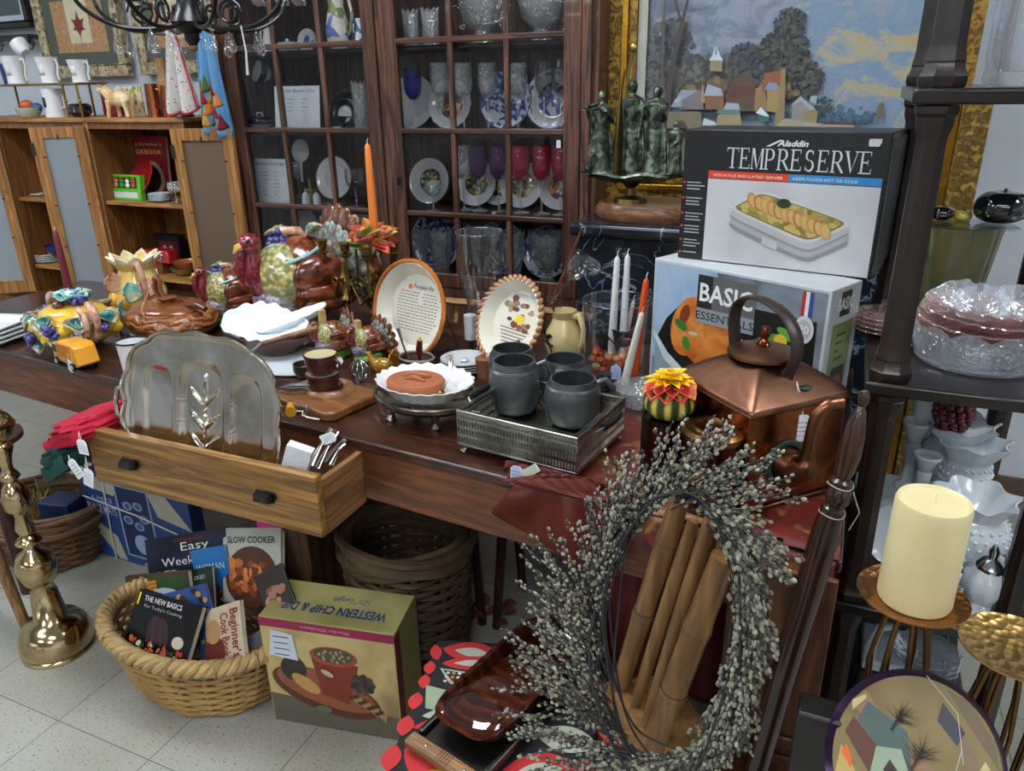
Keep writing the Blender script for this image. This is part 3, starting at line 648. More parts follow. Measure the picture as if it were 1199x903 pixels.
for i in range(12):
    a = rr.uniform(0, 2*pi); m = MB(); m.ell((.03*cos(a), .03*sin(a), .02+.02*rr.random()), (.007,)*3, 8, 6); m.build('berry', plain(['#7a1a22', '#4a1820'][i % 2], .25, coat=.5), fl_)
zt = P(426, 168, y=p.y).z; q2 = P(440, 288, y=p.y)
taper('candle', 'tall orange taper candle rising from the autumn flowers', (q2.x, q2.y, q2.z-.0), zt-q2.z, .0125, '#d9792f')
# crocks
CR_ = plain('#43201a', .18, var=.15, coat=.6)
p = PT(380, 458, TZ+.024)
def crock(label, loc):
    t = thing('crock', label, 'crock', loc, 0, 'stacked brown crocks')
    m = MB(); m.lathe([(0, 0), (.028, 0), (.034, .008), (.038, .035), (.037, .04), (.04, .042), (.04, .047), (.036, .047), (.034, .02), (0, .012)], 30); m.build('body', CR_, t)
    m = MB(); m.lathe([(0, .0445), (.0365, .0455)], 24); m.build('cream_glaze', plain('#b9b08c', .3, var=.08), t)
    m = MB(); m.tube([(.036+.016*sin(u), 0, .024+.012*cos(u)) for u in [pi*i/8 for i in range(9)]], .004, 8); m.build('handle', CR_, t); return t
crock('brown glazed crock at the bottom of the pair on the board', p+Vector((0, .0, 0))); crock('brown glazed crock on top of the pair on the board', p+Vector((0, .0, .0475)))
# walnut board
p = PT(380, 474)+Vector((-.01, .02, 0)); BW = wood('#7a4c28', '#9c6a3c', 1.2, 0, .4, .1, 2)
t = thing('nut_board', 'wooden nut-cracking board with a raised ring', 'wooden board', p, radians(-12)); a = mw(54, p)
pts = [(-a, -.07), (-a+.02, -.085), (a-.015, -.085), (a, -.07), (a, .06), (a-.02, .08), (-a+.02, .08), (-a, .06)]
m = MB(); m.prism(pts, 0, .022); m.build('board', BW, t, bevel=.006, seg=3)
m = MB(); m.lathe([(.03, .022), (.05, .022), (.06, .023), (.052, .034), (.045, .036), (.04, .03), (.03, .024)], 32, M=T(.0, .018, 0)); m.build('ring', BW, t)
ST = metal('#9fa3a6', .2)
t = thing('nutcracker', 'chrome nutcracker lying on the board left of the crocks', 'nutcracker', PT(352, 455, TZ+.03), radians(30))
m = MB(); m.tube([(-.05, .0, .004), (-.02, .015, .004), (.03, .012, .004), (.06, .008, .004)], [.003, .006, .005, .004], 8); m.build('arm', ST, t)
m = MB(); m.tube([(-.05, 0, .004), (-.02, -.015, .004), (.03, -.012, .004), (.06, -.016, .004)], [.003, .006, .005, .004], 8); m.build('arm', ST, t)
t = thing('measuring_scoop', 'round metal scoop behind the nut board', 'scoop', PT(345, 448)+Vector((.0, .045, 0)), 0)
m = MB(); m.lathe([(0, .0), (.022, .003), (.03, .02), (.03, .036), (.027, .036), (.026, .02), (0, .007)], 24); m.build('cup', metal('#7d7168', .3), t)
m = MB(); m.tube([(.03, 0, .03), (.06, .004, .034), (.1, .01, .03)], [.004, .003, .005], 8); m.build('handle', ST, t)
t = thing('wall_hook', 'chrome double-ended hook lying on the board', 'hook', PT(345, 478, TZ+.024), radians(-60))
m = MB(); m.tube([(0, -.03, .004), (0, .03, .004), (.02, .034, .004), (.05, .03, .004)], .0028, 8); m.tube([(.02, -.03, .004), (0, -.03, .004)], .0028, 8); m.build('wire', ST, t)
t = thing('mustard_cork', 'mustard yellow tapered stopper on the front of the board', 'stopper', PT(341, 484, TZ+.024), 0)
m = MB(); m.tube([(-.018, .02, .009), (.012, -.015, .011)], [.007, .012], 14); m.build('stopper', plain('#cf9220', .4, var=.15), t)
m = MB(); m.tube([(.014, -.01, .012), (.03, .004, .008), (.035, -.006, .003), (.05, -.006, .002)], .0014, 6); m.build('string', ink('#e6e2d8', .8), t)
m = MB(); m.bx(.046, .08, -.009, -.005, 0, .002); m.build('label_slip', ink('#e6e8ec', .7), t)
t = thing('sieve', 'little wire sieve and chrome rings right of the crocks', 'sieve', PT(412, 452)+Vector((0, .04, 0)), 0); t['label'] = 'chrome ring whisk lying right of the crocks'; t.name = 'whisk'
m = MB()
for i in range(5): m.tube([(.026*cos(u)*cos(i*.63)+.0, .026*cos(u)*sin(i*.63), .028+.026*sin(u)) for u in [2*pi*j/14 for j in range(14)]], .0016, 6, closed=True)
m.build('wires', ST, t); m = MB(); m.tube([(.0, -.02, .02), (.035, -.06, .01), (.06, -.08, .006)], .004, 8); m.build('handle', ST, t)
# pie plates
def pie_dish(label, cpt, R, rim, braided, tiltx, rz, M0=None):
    t = thing('pie_plate', label, 'pie plate'); t['group'] = 'recipe pie plates'
    inner = plain('#d9d6c8', .15, var=.03, coat=.6)
    m = MB(); m.lathe([(0, .004), (R*.72, .004), (R*.93, .034), (R*.93, .038), (R*.9, .04), (R*.70, .009), (0, .009)], 48); m.build('dish', inner, t)
    m = MB()
    if braided:
        for i in range(40):
            a = 2*pi*i/40; m.ell((0, 0, 0), (.0105, .0062, .0065), 10, 6, M=T(R*.955*cos(a), R*.955*sin(a), .037) @ Rz(a+.75))
        m.lathe([(R*.72, .0), (R*.95, .03), (R*.98, .036), (R*.93, .036), (R*.7, .002)], 46)
    else:
        m.lathe([(R*.72, 0), (R*.97, .03), (R, .037), (R*.985, .044), (R*.94, .045), (R*.915, .04)], 96, mod=lambda r, z, a: (r*(1+(.008*sin(48*a+z*200) if r > R*.93 else 0)), z))
    m.build('rim', rim, t); return t
def place_plate(t, px0, px1, ytop, ybot, y, lean, yaw):
    c = P((px0+px1)/2, (ytop+ybot)/2, y=y); t.matrix_world = T(*c) @ Rz(yaw) @ Rx(pi/2-lean) @ T(0, 0, -.02)
    return c
R1 = .137; tp = pie_dish('round pie plate with smooth orange rim and a printed pumpkin pie recipe', None, R1, plain('#b5672a', .2, var=.15, coat=.6), False, 0, 0)
c1 = place_plate(tp, 443, 524, 305, 421, 1.70, radians(14), radians(-16))
print('plate', c1)
PI1 = MB(); rr = random.Random(2)
PI1.mat(ink('#2c2620', .6)).text('Pumpkin Pie', .02, .058, .012, .0096, shear=.3, width=.075)
for j, row in enumerate(range(13)):
    y = .045-.0085*row; half = sqrt(max(0, .0085-y*y)); x = -half*.8
    while x < half*.85:
        l = rr.uniform(.004, .013)
        if not (row < 4 and abs(x-.01) < .008): PI1.mat(ink('#5a5046', .7)).rect(x, y, x+l, y+.0022, .0094)
        x += l+.003
PI1.mat(ink('#d07a2a', .6)); PI1.disc(-.03, .06, .008, .007, .0094); PI1.build('printed_recipe', None, tp, smooth=False)
R2 = .113; tp2 = pie_dish('round pie plate with a knobbly braided tan rim and a printed country scene', None, R2, plain('#a87a50', .3, var=.3, coat=.5), True, 0, 0)
c2 = place_plate(tp2, 563, 638, 325, 428, 1.66, radians(24), radians(-24))
m = MB(); rr = random.Random(4)
for i in range(22):
    a = rr.uniform(-.06, .06); b = rr.uniform(-.01, .055)
    m.mat(ink(rr.choice(['#6b3a26', '#8a4a30', '#7a7468', '#50352a', '#a88a60']), .6)).disc(a*.8, b-a*.25, rr.uniform(.006, .014), rr.uniform(.005, .01), .0094+i*.00002, 8)
m.mat(ink('#e4c02c', .6)).prism([(-.005, 0), (.025, -.002), (.028, .016), (.01, .022), (-.004, .014)], .0098, .0099)
m.mat(ink('#8890a8', .6)).text('Country Pie', .005, .064, .012, .0096, width=.07)
for row in range(7):
    m.mat(ink('#5a5046', .7)).rect(-.05+.004*row, -.02-.0085*row, .055-.006*row, -.0175-.0085*row, .0094)
m.build('printed_picture', None, tp2, smooth=False)
# plate stand
for cc, lb, yw in ((c1, 'black wire easel holding the orange-rimmed pie plate', radians(-16)), (c2, 'black wire easel holding the braided pie plate', radians(-24))):
    o = MB(); o.tube([(-.05, -.05, .012), (-.05, -.045, 0.002), (-.05, .05, .003), (0, .045, .12), (.05, .05, .003), (.05, -.045, .002), (.05, -.05, .012)], .002, 8)
    q = o.build('plate_easel', plain('#17161a', .4), None); tag(q, lb, 'easel', 'wire plate easels'); q.location = (cc.x+.01, cc.y+.075, TZ+.001); q.rotation_euler = (0, 0, yw)
# basket with knives
p = PT(484, 438)+Vector((0, .02, 0)); t = thing('small_basket', 'small dark woven basket holding a knife and spoon', 'basket', p, radians(-10))
m = MB(); m.lathe([(0, 0), (.04, 0), (.05, .04), (.047, .04), (.037, .005), (0, .005)], 28, sy=.8); m.build('basket', bands(['#2a140e', '#5a2e1e'], 60, 2, 1, .5, .8, .1), t)
m = MB(); m.lathe([(.048, .037), (.052, .04), (.048, .044), (.045, .04), (.048, .037)], 28, sy=.8); m.build('rim', plain('#7c726a', .4), t)
t = thing('knife', 'dark red handled knife standing in the small basket', 'knife', p+Vector((.01, 0, .012)), 0)
m = MB(); m.tube([(0, 0, .035), (.0, 0, .05), (.004, 0, .075)], [.008, .009, .007], 10); m.build('handle', plain('#5a1418', .2, coat=.6), t); m = MB(); m.cyl((.004, 0, .0745), (.004, 0, .083), .006, .002, 8); m.build('tip', metal('#c69a4a', .3), t); m = MB(); m.bx(-.004, .004, -.001, .001, 0, .036); m.build('blade', ST, t)
t = thing('spoon', 'chrome spoon standing in the small basket', 'spoon', p+Vector((-.02, 0, .012)), 0)
m = MB(); m.tube([(0, 0, 0), (-.018, 0, .06), (-.03, 0, .1)], [.003, .0025, .006], 8); m.build('handle', ST, t)
# amber glass turkey dish
p = PT(444, 441)+Vector((0, .02, 0)); AMB = plain('#d99a12', .1, var=.3, coat=.6, trans=.55)
t = thing('glass_turkey', 'amber pressed-glass turkey dish beside the pumpkin recipe plate', 'glass turkey', p, radians(190)); 
m = MB(); m.ell((0, 0, .024), (.03, .02, .02), 16, 10); m.lathe([(0, 0), (.02, 0), (.016, .01), (0, .012)], 16); m.build('body', AMB, t)
m = MB(); m.grid(lambda u, v: (-.02-.012*v, sin((u-.5)*3.3)*(.01+.032*v), .028+cos((u-.5)*3.3)*(.01+.03*v)*(1+.05*sin(u*40))), 20, 4); m.build('tail_fan', AMB, t, solid=.004)
m = MB(); m.tube([(.022, 0, .028), (.034, 0, .044), (.036, 0, .056), (.046, 0, .054)], [.01, .007, .006, .002], 10); m.build('neck', AMB, t)
t = thing('red_glass_cup', 'tiny dark red glass votive beside the amber glass turkey', 'votive cup', PT(461, 444), 0)
m = MB(); m.lathe([(0, 0), (.012, 0), (.017, .03), (.015, .03), (.01, .004), (0, .004)], 18); m.build('cup', plain('#5a1822', .12, trans=.4, coat=.5), t)
# saucers
SP = plain('#c9cbd0', .2, var=.03, coat=.5)
p = PT(536, 442)+Vector((-.005, .05, 0))
for i in range(4):
    t = thing('saucer', 'white saucer with rust flower sprigs, '+['lowest', 'second lowest', 'second highest', 'topmost'][i]+' in the stack behind the quiche dish', 'saucer', p+Vector((0, 0, .007*i)), .4*i, 'stacked saucers')
    m = MB(); m.lathe([(0, .002), (.032, .002), (.036, 0), (.04, .004), (.062, .014), (.062, .016), (.038, .007), (.03, .0045), (0, .0045)], 32); m.build('dish', SP, t)
    if i == 3:
        m = MB(); rr = random.Random(8)
        for j in range(12): a = 2.2+rr.uniform(-.5, .5); r = rr.uniform(.04, .052); m.disc(0, 0, .004, .002, 0, 8, M=T(r*cos(a), r*sin(a), .0125) @ Rz(a*3+j) @ Ry(-.3))
        m.build('flower_print', ink('#a05a3c', .5), t)
        m = MB(); m.lathe([(0, .009), (.012, .009), (.008, .013), (0, .014)], 16); m.build('cover_knob', SP, t)
# quiche dish on silver stand
p = PT(484, 500)+Vector((.0, .06, 0)); SLV = metal('#9a968a', .22, dark='#5c574c', vs=14)
t = thing('footed_tray', 'oval silver footed stand under the fluted white dish', 'serving stand', p, radians(-4))
m = MB(); m.lathe([(0, .03), (.06, .028), (.1, .034), (.115, .046), (.118, .054), (.112, .055), (.095, .042), (0, .036)], 44, sy=.8, sx=1.02); m.build('bowl', SLV, t)
m = MB(); m.tube([(.12*cos(2*pi*i/44)*1.01, .12*.8*sin(2*pi*i/44), .056) for i in range(44)], .003, 8, closed=True); m.build('rim', SLV, t)
for a in (-2.3, -.85, .8, 2.4):
    m = MB(); x, y = .085*cos(a), .085*.8*sin(a); m.tube([(x, y, .034), (x*1.02, y*1.02, .015), (x*1.06, y*1.06, .004)], [.012, .006, .012], 10); m.cyl((x*1.06, y*1.06, 0), (x*1.06, y*1.06, .004), .013); m.build('foot', SLV, t)
t = thing('quiche_dish', 'fluted white porcelain dish on the oval silver stand', 'dish', p+Vector((0, 0, .058)), radians(-4))
m = MB(); m.lathe([(0, 0), (.08, 0), (.098, .02), (.114, .032), (.113, .034), (.094, .022), (.078, .004), (0, .004)], 88, sy=.82, mod=lambda r, z, a: (r*(1+(.02*cos(22*a) if r > .079 else 0)), z+(.002*cos(22*a) if z > .03 else 0))); m.build('dish', plain('#e0e2e2', .18, var=.03, coat=.5), t)
t = thing('terracotta_press', 'round terracotta cookie mould lying in the fluted white dish', 'terracotta mould', p+Vector((-.018, -.008, .064)), 0); TC_ = plain('#9c5a3a', .6, var=.12, bump=.15)
m = MB(); m.lathe([(0, .0), (.06, 0), (.066, .006), (.067, .022), (.064, .027), (.058, .0285), (0, .0285)], 40, sy=.85); m.build('disc', TC_, t)
m = MB(); m.tube([(-.035, -.0, .029), (-.015, .012, .032), (.01, .008, .033), (.03, .016, .031)], [.003, .008, .009, .003], 8); m.tube([(-.02, -.015, .029), (0, -.006, .032), (.03, -.012, .03)], [.003, .007, .003], 8); m.tube([(.05*cos(2*pi*i/30), .042*sin(2*pi*i/30), .0285) for i in range(30)], .0012, 6, closed=True); m.build('moulded_bird', TC_, t)
t = thing('cheese_slicer', 'clear-bladed server with a brass ball end in the white dish', 'cake server', p+Vector((.045, .01, .07)), 0)
m = MB(); m.tube([(.012, -.035, .008), (.002, .02, .03), (-.006, .045, .055)], [.003, .003, .008], 8, flat=.4); m.build('blade', metal('#c8cac8', .15), t)
m = MB(); m.ell((.014, -.045, .008), (.0085, .011, .0085), 12, 8); m.build('ball_end', metal('#8a7336', .25), t)
# wooden egg cups
for (a, b, r, hh, l) in ((560, 447, .024, .05, 'brown turned wooden cup behind the pewter tray'), (574, 452, .014, .045, 'slim tan wooden cup beside the larger wooden one')):
    m = MB(); m.lathe([(0, 0), (r*.85, 0), (r*.9, hh*.3), (r, hh*.8), (r*1.02, hh), (r*.9, hh*1.03), (0, hh*1.03)], 24); o = m.build('wooden_cup', plain('#7d5232' if r > .02 else '#b58a64', .4, var=.15), None); tag(o, l, 'cup'); o.location = PT(a, b)+Vector((0, .04, 0))
# ================================================================ THE PULLED-OUT DRAWER
OKD = wood('#6e4a20', '#a87c40', .8, 0, .4, .1, 7); OKP = wood('#a8723a', '#cf9a5c', 1.0, 1, .55)
dy = 1.03; A = P(113, 560, y=dy); B = P(377, 624, y=dy); At = P(113, 501, y=dy); zt = .752; zb = (A.z+B.z)/2-.01
dx0, dx1 = A.x, B.x
t = thing('drawer_box', 'oak drawer with two dark cup pulls pulled out below the table', 'drawer')
m = MB(); m.bx(dx0, dx1, dy, dy+.02, zb, zt); m.build('front_panel', OKD, t, bevel=.002)
m = MB(); m.bx(dx0+.0, dx0+.014, dy+.0205, fy(dx0)-.001, zb, .735); m.build('side_panel', OKP, t); m = MB(); m.bx(dx1-.014, dx1, dy+.0205, fy(dx1)-.001, zb, .735); m.build('side_panel', wood('#5d3d26', '#94683f', 1, 1, .55), t)
m = MB(); m.bx(dx0+.0145, dx1-.0145, dy+.0205, fy(dx1)-.002, zb+.008, zb+.014); m.build('bottom_board', OKP, t)
PUL = plain('#17151a', .3, var=.2, coat=.4)
for q in (P(154, 541, y=dy), P(312, 579, y=dy)):
    m = MB(); m.prism([(-.024, .01), (.024, .01), (.028, 0), (.02, -.014), (-.02, -.014), (-.028, 0)], 0, .003, M=T(q.x, dy-.0005, q.z) @ Rx(pi/2)); b = m.build('cup_pull', PUL, t, bevel=.001)
    m = MB(); m.raw([(-.02, 0, .008), (.02, 0, .008), (.016, -.016, .005), (-.016, -.016, .005), (-.022, -.002, -.012), (.022, -.002, -.012), (.016, -.018, -.008), (-.016, -.018, -.008)], [(0, 1, 2, 3), (2, 3, 7, 6), (0, 3, 7, 4), (1, 5, 6, 2)], M=T(q.x, dy-.003, q.z)); m.build('grip', metal('#4a4a4e', .3), b, solid=.003)
# cabinet beneath it
t = thing('brown_cabinet', 'low brown wooden cupboard standing on the floor under the drawer', 'cupboard')
m = MB(); m.bx(-1.35, -1.14, 1.28, 1.6, 0, zb-.012); m.build('carcass', wood('#3a2618', '#5a3d28', 1, 2, .5), t, bevel=.003)
m = MB(); q = P(313, 613, y=1.2785); m.mat(ink('#e0379a', .6)).bx(q.x-.035, q.x+.035, 1.2775, 1.2785, q.z-.02, q.z+.02)
m.mat(ink('#4a1a4a')).text('Baskets', q.x, q.z-.006, .012, M=T(0, 1.236, 0) @ Rx(pi/2), width=.04) if 0 else None
m.build('pink_note', None, t, smooth=False)
# things in the drawer
SLP = metal('#d8d2c6', .15, dark='#a39a8c', vs=6)
c0 = P(240, 535, y=dy+.06); wL = (P(325, 480, y=dy+.06)-P(145, 480, y=dy+.06)).length/2*.92; hT_ = P(235, 394, y=dy+.09).z-(zb+.02)
def tray_h(x, y):      # depth of the embossed tree platter at x, y in -1..1
    r = (abs(x)**3.2+abs(y)**3.2)**(1/3.2); d = 0
    def well(cx_, w, h, cy_=-.05):
        q = max(abs((x-cx_)/w), abs((y-cy_)/h)); q2 = (abs((x-cx_)/w)**4+abs((y-cy_)/h)**4)**.25
        return max(0, min(1, (1-q2)*6))
    d += well(0, .30, .74)*.07+well(-.58, .2, .62)*.055+well(.58, .2, .62)*.055
    if abs(x) < .27 and y < .65:    # trunk and branches
        tk = max(0, 1-abs(x-.02)/.022)*(1 if -.75 < y < .5 else 0)
        for k in (-.5, -.2, .1):
            for s in (-1, 1):
                yy = k+abs(x)*1.1; tk = max(tk, max(0, 1-abs(y-yy)/.04)*(1 if 0 < s*x < .19 else 0)*min(1, (.2-abs(x))*12))
        d -= .05*tk
    if r > .93: d -= .035*(r-.93)/.07
    return d
def trf(u, v):
    a = 2*pi*u; rr_ = v**.8; c_, s_ = cos(a), sin(a); k = (abs(c_)**2.7+abs(s_)**2.7)**(-1/2.7)
    sc = 1+.035*abs(sin(a*7))*(v > .93); x = c_*k*rr_*sc; y = s_*k*rr_*sc
    return (x*wL, tray_h(x, y)*.16, y*hT_/2)
_q = 0
t = thing('silver_platter', 'silver well-and-tree meat platter standing upright in the drawer', 'platter', (c0.x, dy+.05, zb+.018+hT_/2), radians(2))
t.rotation_euler = (radians(-13), 0, radians(2)); t.location.y += .02
m = MB(); m.grid(trf, 220, 60); m.build('platter', SLP, t, solid=.0025, ang=80)
m = MB(); N = 160; rr = random.Random(4); pts = []
for i in range(N):
    x, y, z = trf(i/N, 1); pts.append((x, y-.003, z))
m.tube(pts, [.0035+.002*abs(sin(i*.35)) for i in range(N)], 8, closed=True); m.build('beaded_rim', SLP, t)
for s in (-1,):
    m = MB(); m.tube([(s*(wL-.002), 0, -.04), (s*(wL+.018), -.012, -.03), (s*(wL+.02), -.015, 0), (s*(wL+.018), -.012, .03), (s*(wL-.002), 0, .04)], [.004, .006, .005, .006, .004], 8); m.build('handle', SLP, t)
# fringed cloths on the drawer's left end
def cloth(name, label, col, pts_fn, fringe, fc, cat='cloth', nu=26, nv=16, th=.004, fl=.02):
    m = MB(); m.grid(pts_fn, nu, nv); t = thing(name, label, cat); m.build('fabric', plain(col, .85, var=.12, bump=.35, bs=500), t, solid=th)
    if fringe:
        m = MB(); rr = random.Random(6)
        for i in range(70):
            u = i/69; a = Vector(pts_fn(u, 0)); b = Vector(pts_fn(u, .04)); d = (a-b).normalized(); m.tube([a, a+d*fl*.5+Vector((0, 0, -.003)), a+d*fl*rr.uniform(.7, 1.1)+Vector((rr.uniform(-.003, .003), 0, -.011))], [.0012, .0012, .0006], 4)
        m.build('fringe', plain(fc, .85), t)
    return t
def bundle(name, label, c, r, col, fc, rot, fr, fl):
    t = thing(name, label, 'towel', c); c2 = plain(col, .9, var=.15, bump=.35, bs=400)
    def fn(d): return 1+.16*noise.noise(Vector((d.x*1.5, d.y*3, d.z*7))+Vector(c)*9)
    def bf(u, v):
        a = 2*pi*u; th = pi*v; k = lambda q, e: math.copysign(abs(q)**e, q)
        d = Vector((k(cos(a), .6)*k(sin(th), .5), k(sin(a), .6)*k(sin(th), .5), k(cos(th), .8))); f = fn(d)
        return (d.x*r[0]*f, d.y*r[1]*f, d.z*r[2]*f)
    m = MB(); m.M = rot; m.grid(bf, 48, 24); m.build('fabric', c2, t)
    m = MB(); m.M = rot; rr = random.Random(6)
    for i in range(90):
        u = i/89; y = (-1+2*u)*r[1]*.95; x = -r[0]*fr; z = -r[2]*.2+.01*sin(i*.5); L = fl*rr.uniform(.6, 1.1); m.tube([(x+.01, y, z), (x-.3*L, y+rr.uniform(-.003, .003), z-.5*L), (x-.3*L, y+rr.uniform(-.006, .006), z-L)], [.0016, .0014, .0008], 4)
    for i in range(60):
        x = -r[0]+2*r[0]*i/59; m.tube([(x, -r[1]*.96, z), (x, -r[1]*1.02, z-.5*fl), (x+.004, -r[1]*1.03, z-fl)], [.0016, .0014, .0008], 4)
    m.build('fringe', plain(fc, .9), t); return t
q = P(114, 494, y=dy+.06); bundle('red_towel', 'folded red fringed cloth over the drawer corner beside the silver platter', q, (.072, .095, .032), '#a60d2e', '#a60d2e', Ry(radians(-18)), .95, .02)
q = P(98, 522, y=dy+.04); t = bundle('green_towel', 'dark green fringed cloth hanging below the red one at the drawer corner', q, (.05, .09, .036), '#0c3230', '#1b4640', Ry(radians(-32)), .95, .035)
o_ = q
for a1, b1, hg, hh_, ti in ((92, 505, .02, .034, 0), (100, 535, .03, .045, .3), (80, 533, .012, .045, -.6)): add_tag(t, tuple(P(a1, b1, y=dy-.075)-o_), hg, hh_, .028, 0, ti)
# white card box and scissors-like silver
p = P(348, 540, y=dy+.05); t = thing('card_box', 'small white price card box standing in the drawer', 'card box', p, radians(20))
m = MB(); m.mat(ink('#d5dbe2', .6)).bx(-.026, .026, -.012, .012, -.04, .035, M=Ry(.35)); m.mat(ink('#6a7490', .6))
for i in range(3): m.rect(-.012, -.012-.011*i, .012, -.009-.011*i, .0125, M=Ry(.35) @ Rx(pi/2))
m.build('box', None, t, smooth=False)
t = thing('flatware_bundle', 'bundle of silver tongs and spoons tied with tags on the drawer corner', 'flatware', P(385, 522, y=dy+.03), 0)
o_ = t.location.copy()
for i, (a, b, c, d, w) in enumerate([(365, 545, 388, 502, .010), (372, 548, 395, 505, .012), (380, 541, 404, 515, .010), (388, 545, 402, 520, .009), (366, 538, 384, 510, .008)]):
    A_ = P(a, b, y=dy-.006+.01*i)-o_; B_ = P(c, d, y=dy+.045+.008*i)-o_; m = MB(); m.tube([A_, A_*.5+B_*.5+Vector((0, 0, .004)), B_], [w*.75, w*.4, w*.85], 10, flat=.45); m.build('spoon_handle', metal('#b0aea6', .16), t)
add_tag(t, tuple(P(392, 508, y=dy+.03)-o_), .005, .03, .02, .3, 1.2)
# ================================================================ RUNNER AND RUST CLOTH
BROC = blotch(['#470e0d', '#5a1410', '#6a1a13', '#561310', '#8a6230', '#4a1010'], 13, .55, .3, 200, .1, vor=False)
def run(u, v):
    x = -.53+.585*u; y0 = fy(x)-.004; y = y0+.42*v*(1-.15*sin(u*3)); return (x, y, TZ+.0055+.003*sin(u*23+v*8)*(1-v))
m = MB(); m.grid(run, 40, 12)
t = thing('brocade_runner', 'dark red and gold brocade runner under the copper kettle', 'table runner'); m.build('runner', BROC, t, solid=.002)
def fall(u, v):
    x = -.25+.3*u; y = fy(x)-.012-.012*sin(u*9)*v; L = .05+.05*sin(u*3.1)
    return (x, y-.008*v, TZ+.004-L*v)
m = MB(); m.grid(fall, 30, 6); m.build('hanging_edge', BROC, t, solid=.002)
RUST = plain('#571b12', .4, var=.25, vs=8, bump=.1, spec=.3)
a = P(655, 552, y=fy(-.5)-.01); b = P(572, 614, y=1.10); c = P(665, 692, y=1.06); d = P(760, 620, y=1.1)
a = Vector((-.50, fy(-.5)-.006, TZ+.006)); d = Vector((-.33, fy(-.33)-.006, TZ+.004)); c2_ = P(728, 690, y=1.08)
def rust(u, v):
    top = a.lerp(d, u); bot = (b.lerp(c, u*2) if u < .5 else c.lerp(c2_, u*2-1)); q = top.lerp(bot, v); w = .018*sin(v*pi*.9)
    return (q.x+.01*sin(u*7+v*5)*v, fy(q.x)-.012-w*.7*(1+sin(u*13+2*v)), q.z+.014*sin(pi*v)*(.5+.5*cos(u*13)))
m = MB(); m.grid(rust, 44, 26); t = thing('rust_cloth', 'rust-red satin napkin hanging over the table edge with a paper tag', 'napkin'); m.build('fabric', RUST, t, solid=.0015)
def rust2(u, v):
    q = a.lerp(d, u); r = (u*1.3+v*2); return (q.x-.01+.05*v*sin(r*5), q.y+.05*(1-v)-.02, TZ+.008+.03*abs(sin(r*6))*sin(pi*v)+.002)
m = MB(); m.grid(rust2, 40, 14); m.build('crumpled_top', RUST, t, solid=.0015)
add_tag(t, tuple(P(617, 548, y=fy(-.55)-.012)), .002, .04, .024, 0, .05, c='#b9c3ea', top=tuple(P(605, 546, y=fy(-.55)-.015)))
m = MB(); q = P(621, 552, y=fy(-.55)-.02); m.bx(-.008, .008, -.002, .002, -.018, .018, M=T(*q) @ Ry(.9)); m.build('paper_roll', ink('#c3cfc0', .7), t)
# ================================================================ GALLERY TRAY WITH TANKARDS
fl0 = P(537, 520, z=TZ+.018); fr0 = P(675, 556, z=TZ+.018); br0 = P(738, 495, z=TZ+.018)
tw = (fr0-fl0).length; td = .215; ang = atan2(fr0.y-fl0.y, fr0.x-fl0.x)
cen = fl0.lerp(fr0, .5)+Vector((-sin(ang), cos(ang), 0))*td/2; th_ = P(676, 515, y=fr0.y).z-fr0.z
t = thing('gallery_tray', 'pierced silver gallery tray with black handles holding pewter tankards', 'tray', (cen.x, cen.y, TZ+.001), ang)
W2, D2, zf, zt_ = tw/2, td/2, .018, .018+th_
SG = metal('#a8a7a0', .28, dark='#75736a', vs=16)
m = MB(); m.bx(-W2, W2, -D2, D2, zf, zf+.002); m.build('floor_plate', SG, t)
def gal(x0, y0, x1, y1, n, nm):
    L = hypot(x1-x0, y1-y0); Mx = frame((x0, y0, 0), (x1-x0, y1-y0, 0), (0, 0, 1)); m = MB(); hh = zt_-zf
    m.bx(0, L, zf, zf+.006, -.001, .001, Mx); m.bx(0, L, zt_-.008, zt_, -.001, .001, Mx)
    for i in range(n+1):
        x = L*i/n; m.bx(x-.0011, x+.0011, zf, zt_, -.001, .001, Mx)
        if i < n:
            xm = x+L/n/2
            for k in (.3, .55, .8): m.prism([(xm-.0032, zf+hh*k), (xm, zf+hh*k-.0038), (xm+.0032, zf+hh*k), (xm, zf+hh*k+.0038)], -.0009, .0009, M=Mx)
    return m.build(nm, SG, t, smooth=False)
gal(-W2, -D2, W2, -D2, 40, 'gallery_side'); gal(W2, -D2, W2, D2, 30, 'gallery_side'); gal(-W2, D2, W2, D2, 40, 'gallery_side'); gal(-W2, -D2, -W2, D2, 30, 'gallery_side')
m = MB()
for z, r in ((zt_, .003), (zf, .0028)): m.tube([(-W2, -D2, z), (W2, -D2, z), (W2, D2, z), (-W2, D2, z)], r, 8, closed=True)
m.build('rim', SG, t)
m = MB(); m.tube([(x*(W2-.004), y*(D2-.004), zt_+.004) for x, y in ((-1, -1), (1, -1), (1, 1), (-1, 1))], .005, 8, closed=True, flat=.7); 
m.build('glass_liner', glass('#dff0e4', .12), t)
for x in (-1, 1):
    for y in (-1, 1):
        m = MB(); m.tube([(x*(W2-.014), y*(D2-.012), .017), (x*(W2-.012), y*(D2-.01), .008), (x*(W2-.008), y*(D2-.006), .0)], [.008, .005, .009], 10); m.build('foot', SG, t)
    m = MB(); m.tube([(x*(W2+.006), -.045, zt_-.012), (x*(W2+.02), -.04, zt_-.002), (x*(W2+.02), .04, zt_-.002), (x*(W2+.006), .045, zt_-.012)], .003, 8); m.build('handle_bracket', SG, t)
    m = MB(); m.tube([(x*(W2+.02), -.036, zt_-.002), (x*(W2+.022), 0, zt_-.002), (x*(W2+.02), .036, zt_-.002)], [.0075, .0085, .0075], 12); m.build('black_grip', plain('#0e0e10', .3), t)
PW = plain('#6c7074', .36, .75, var=.22, vs=14, bump=.08)
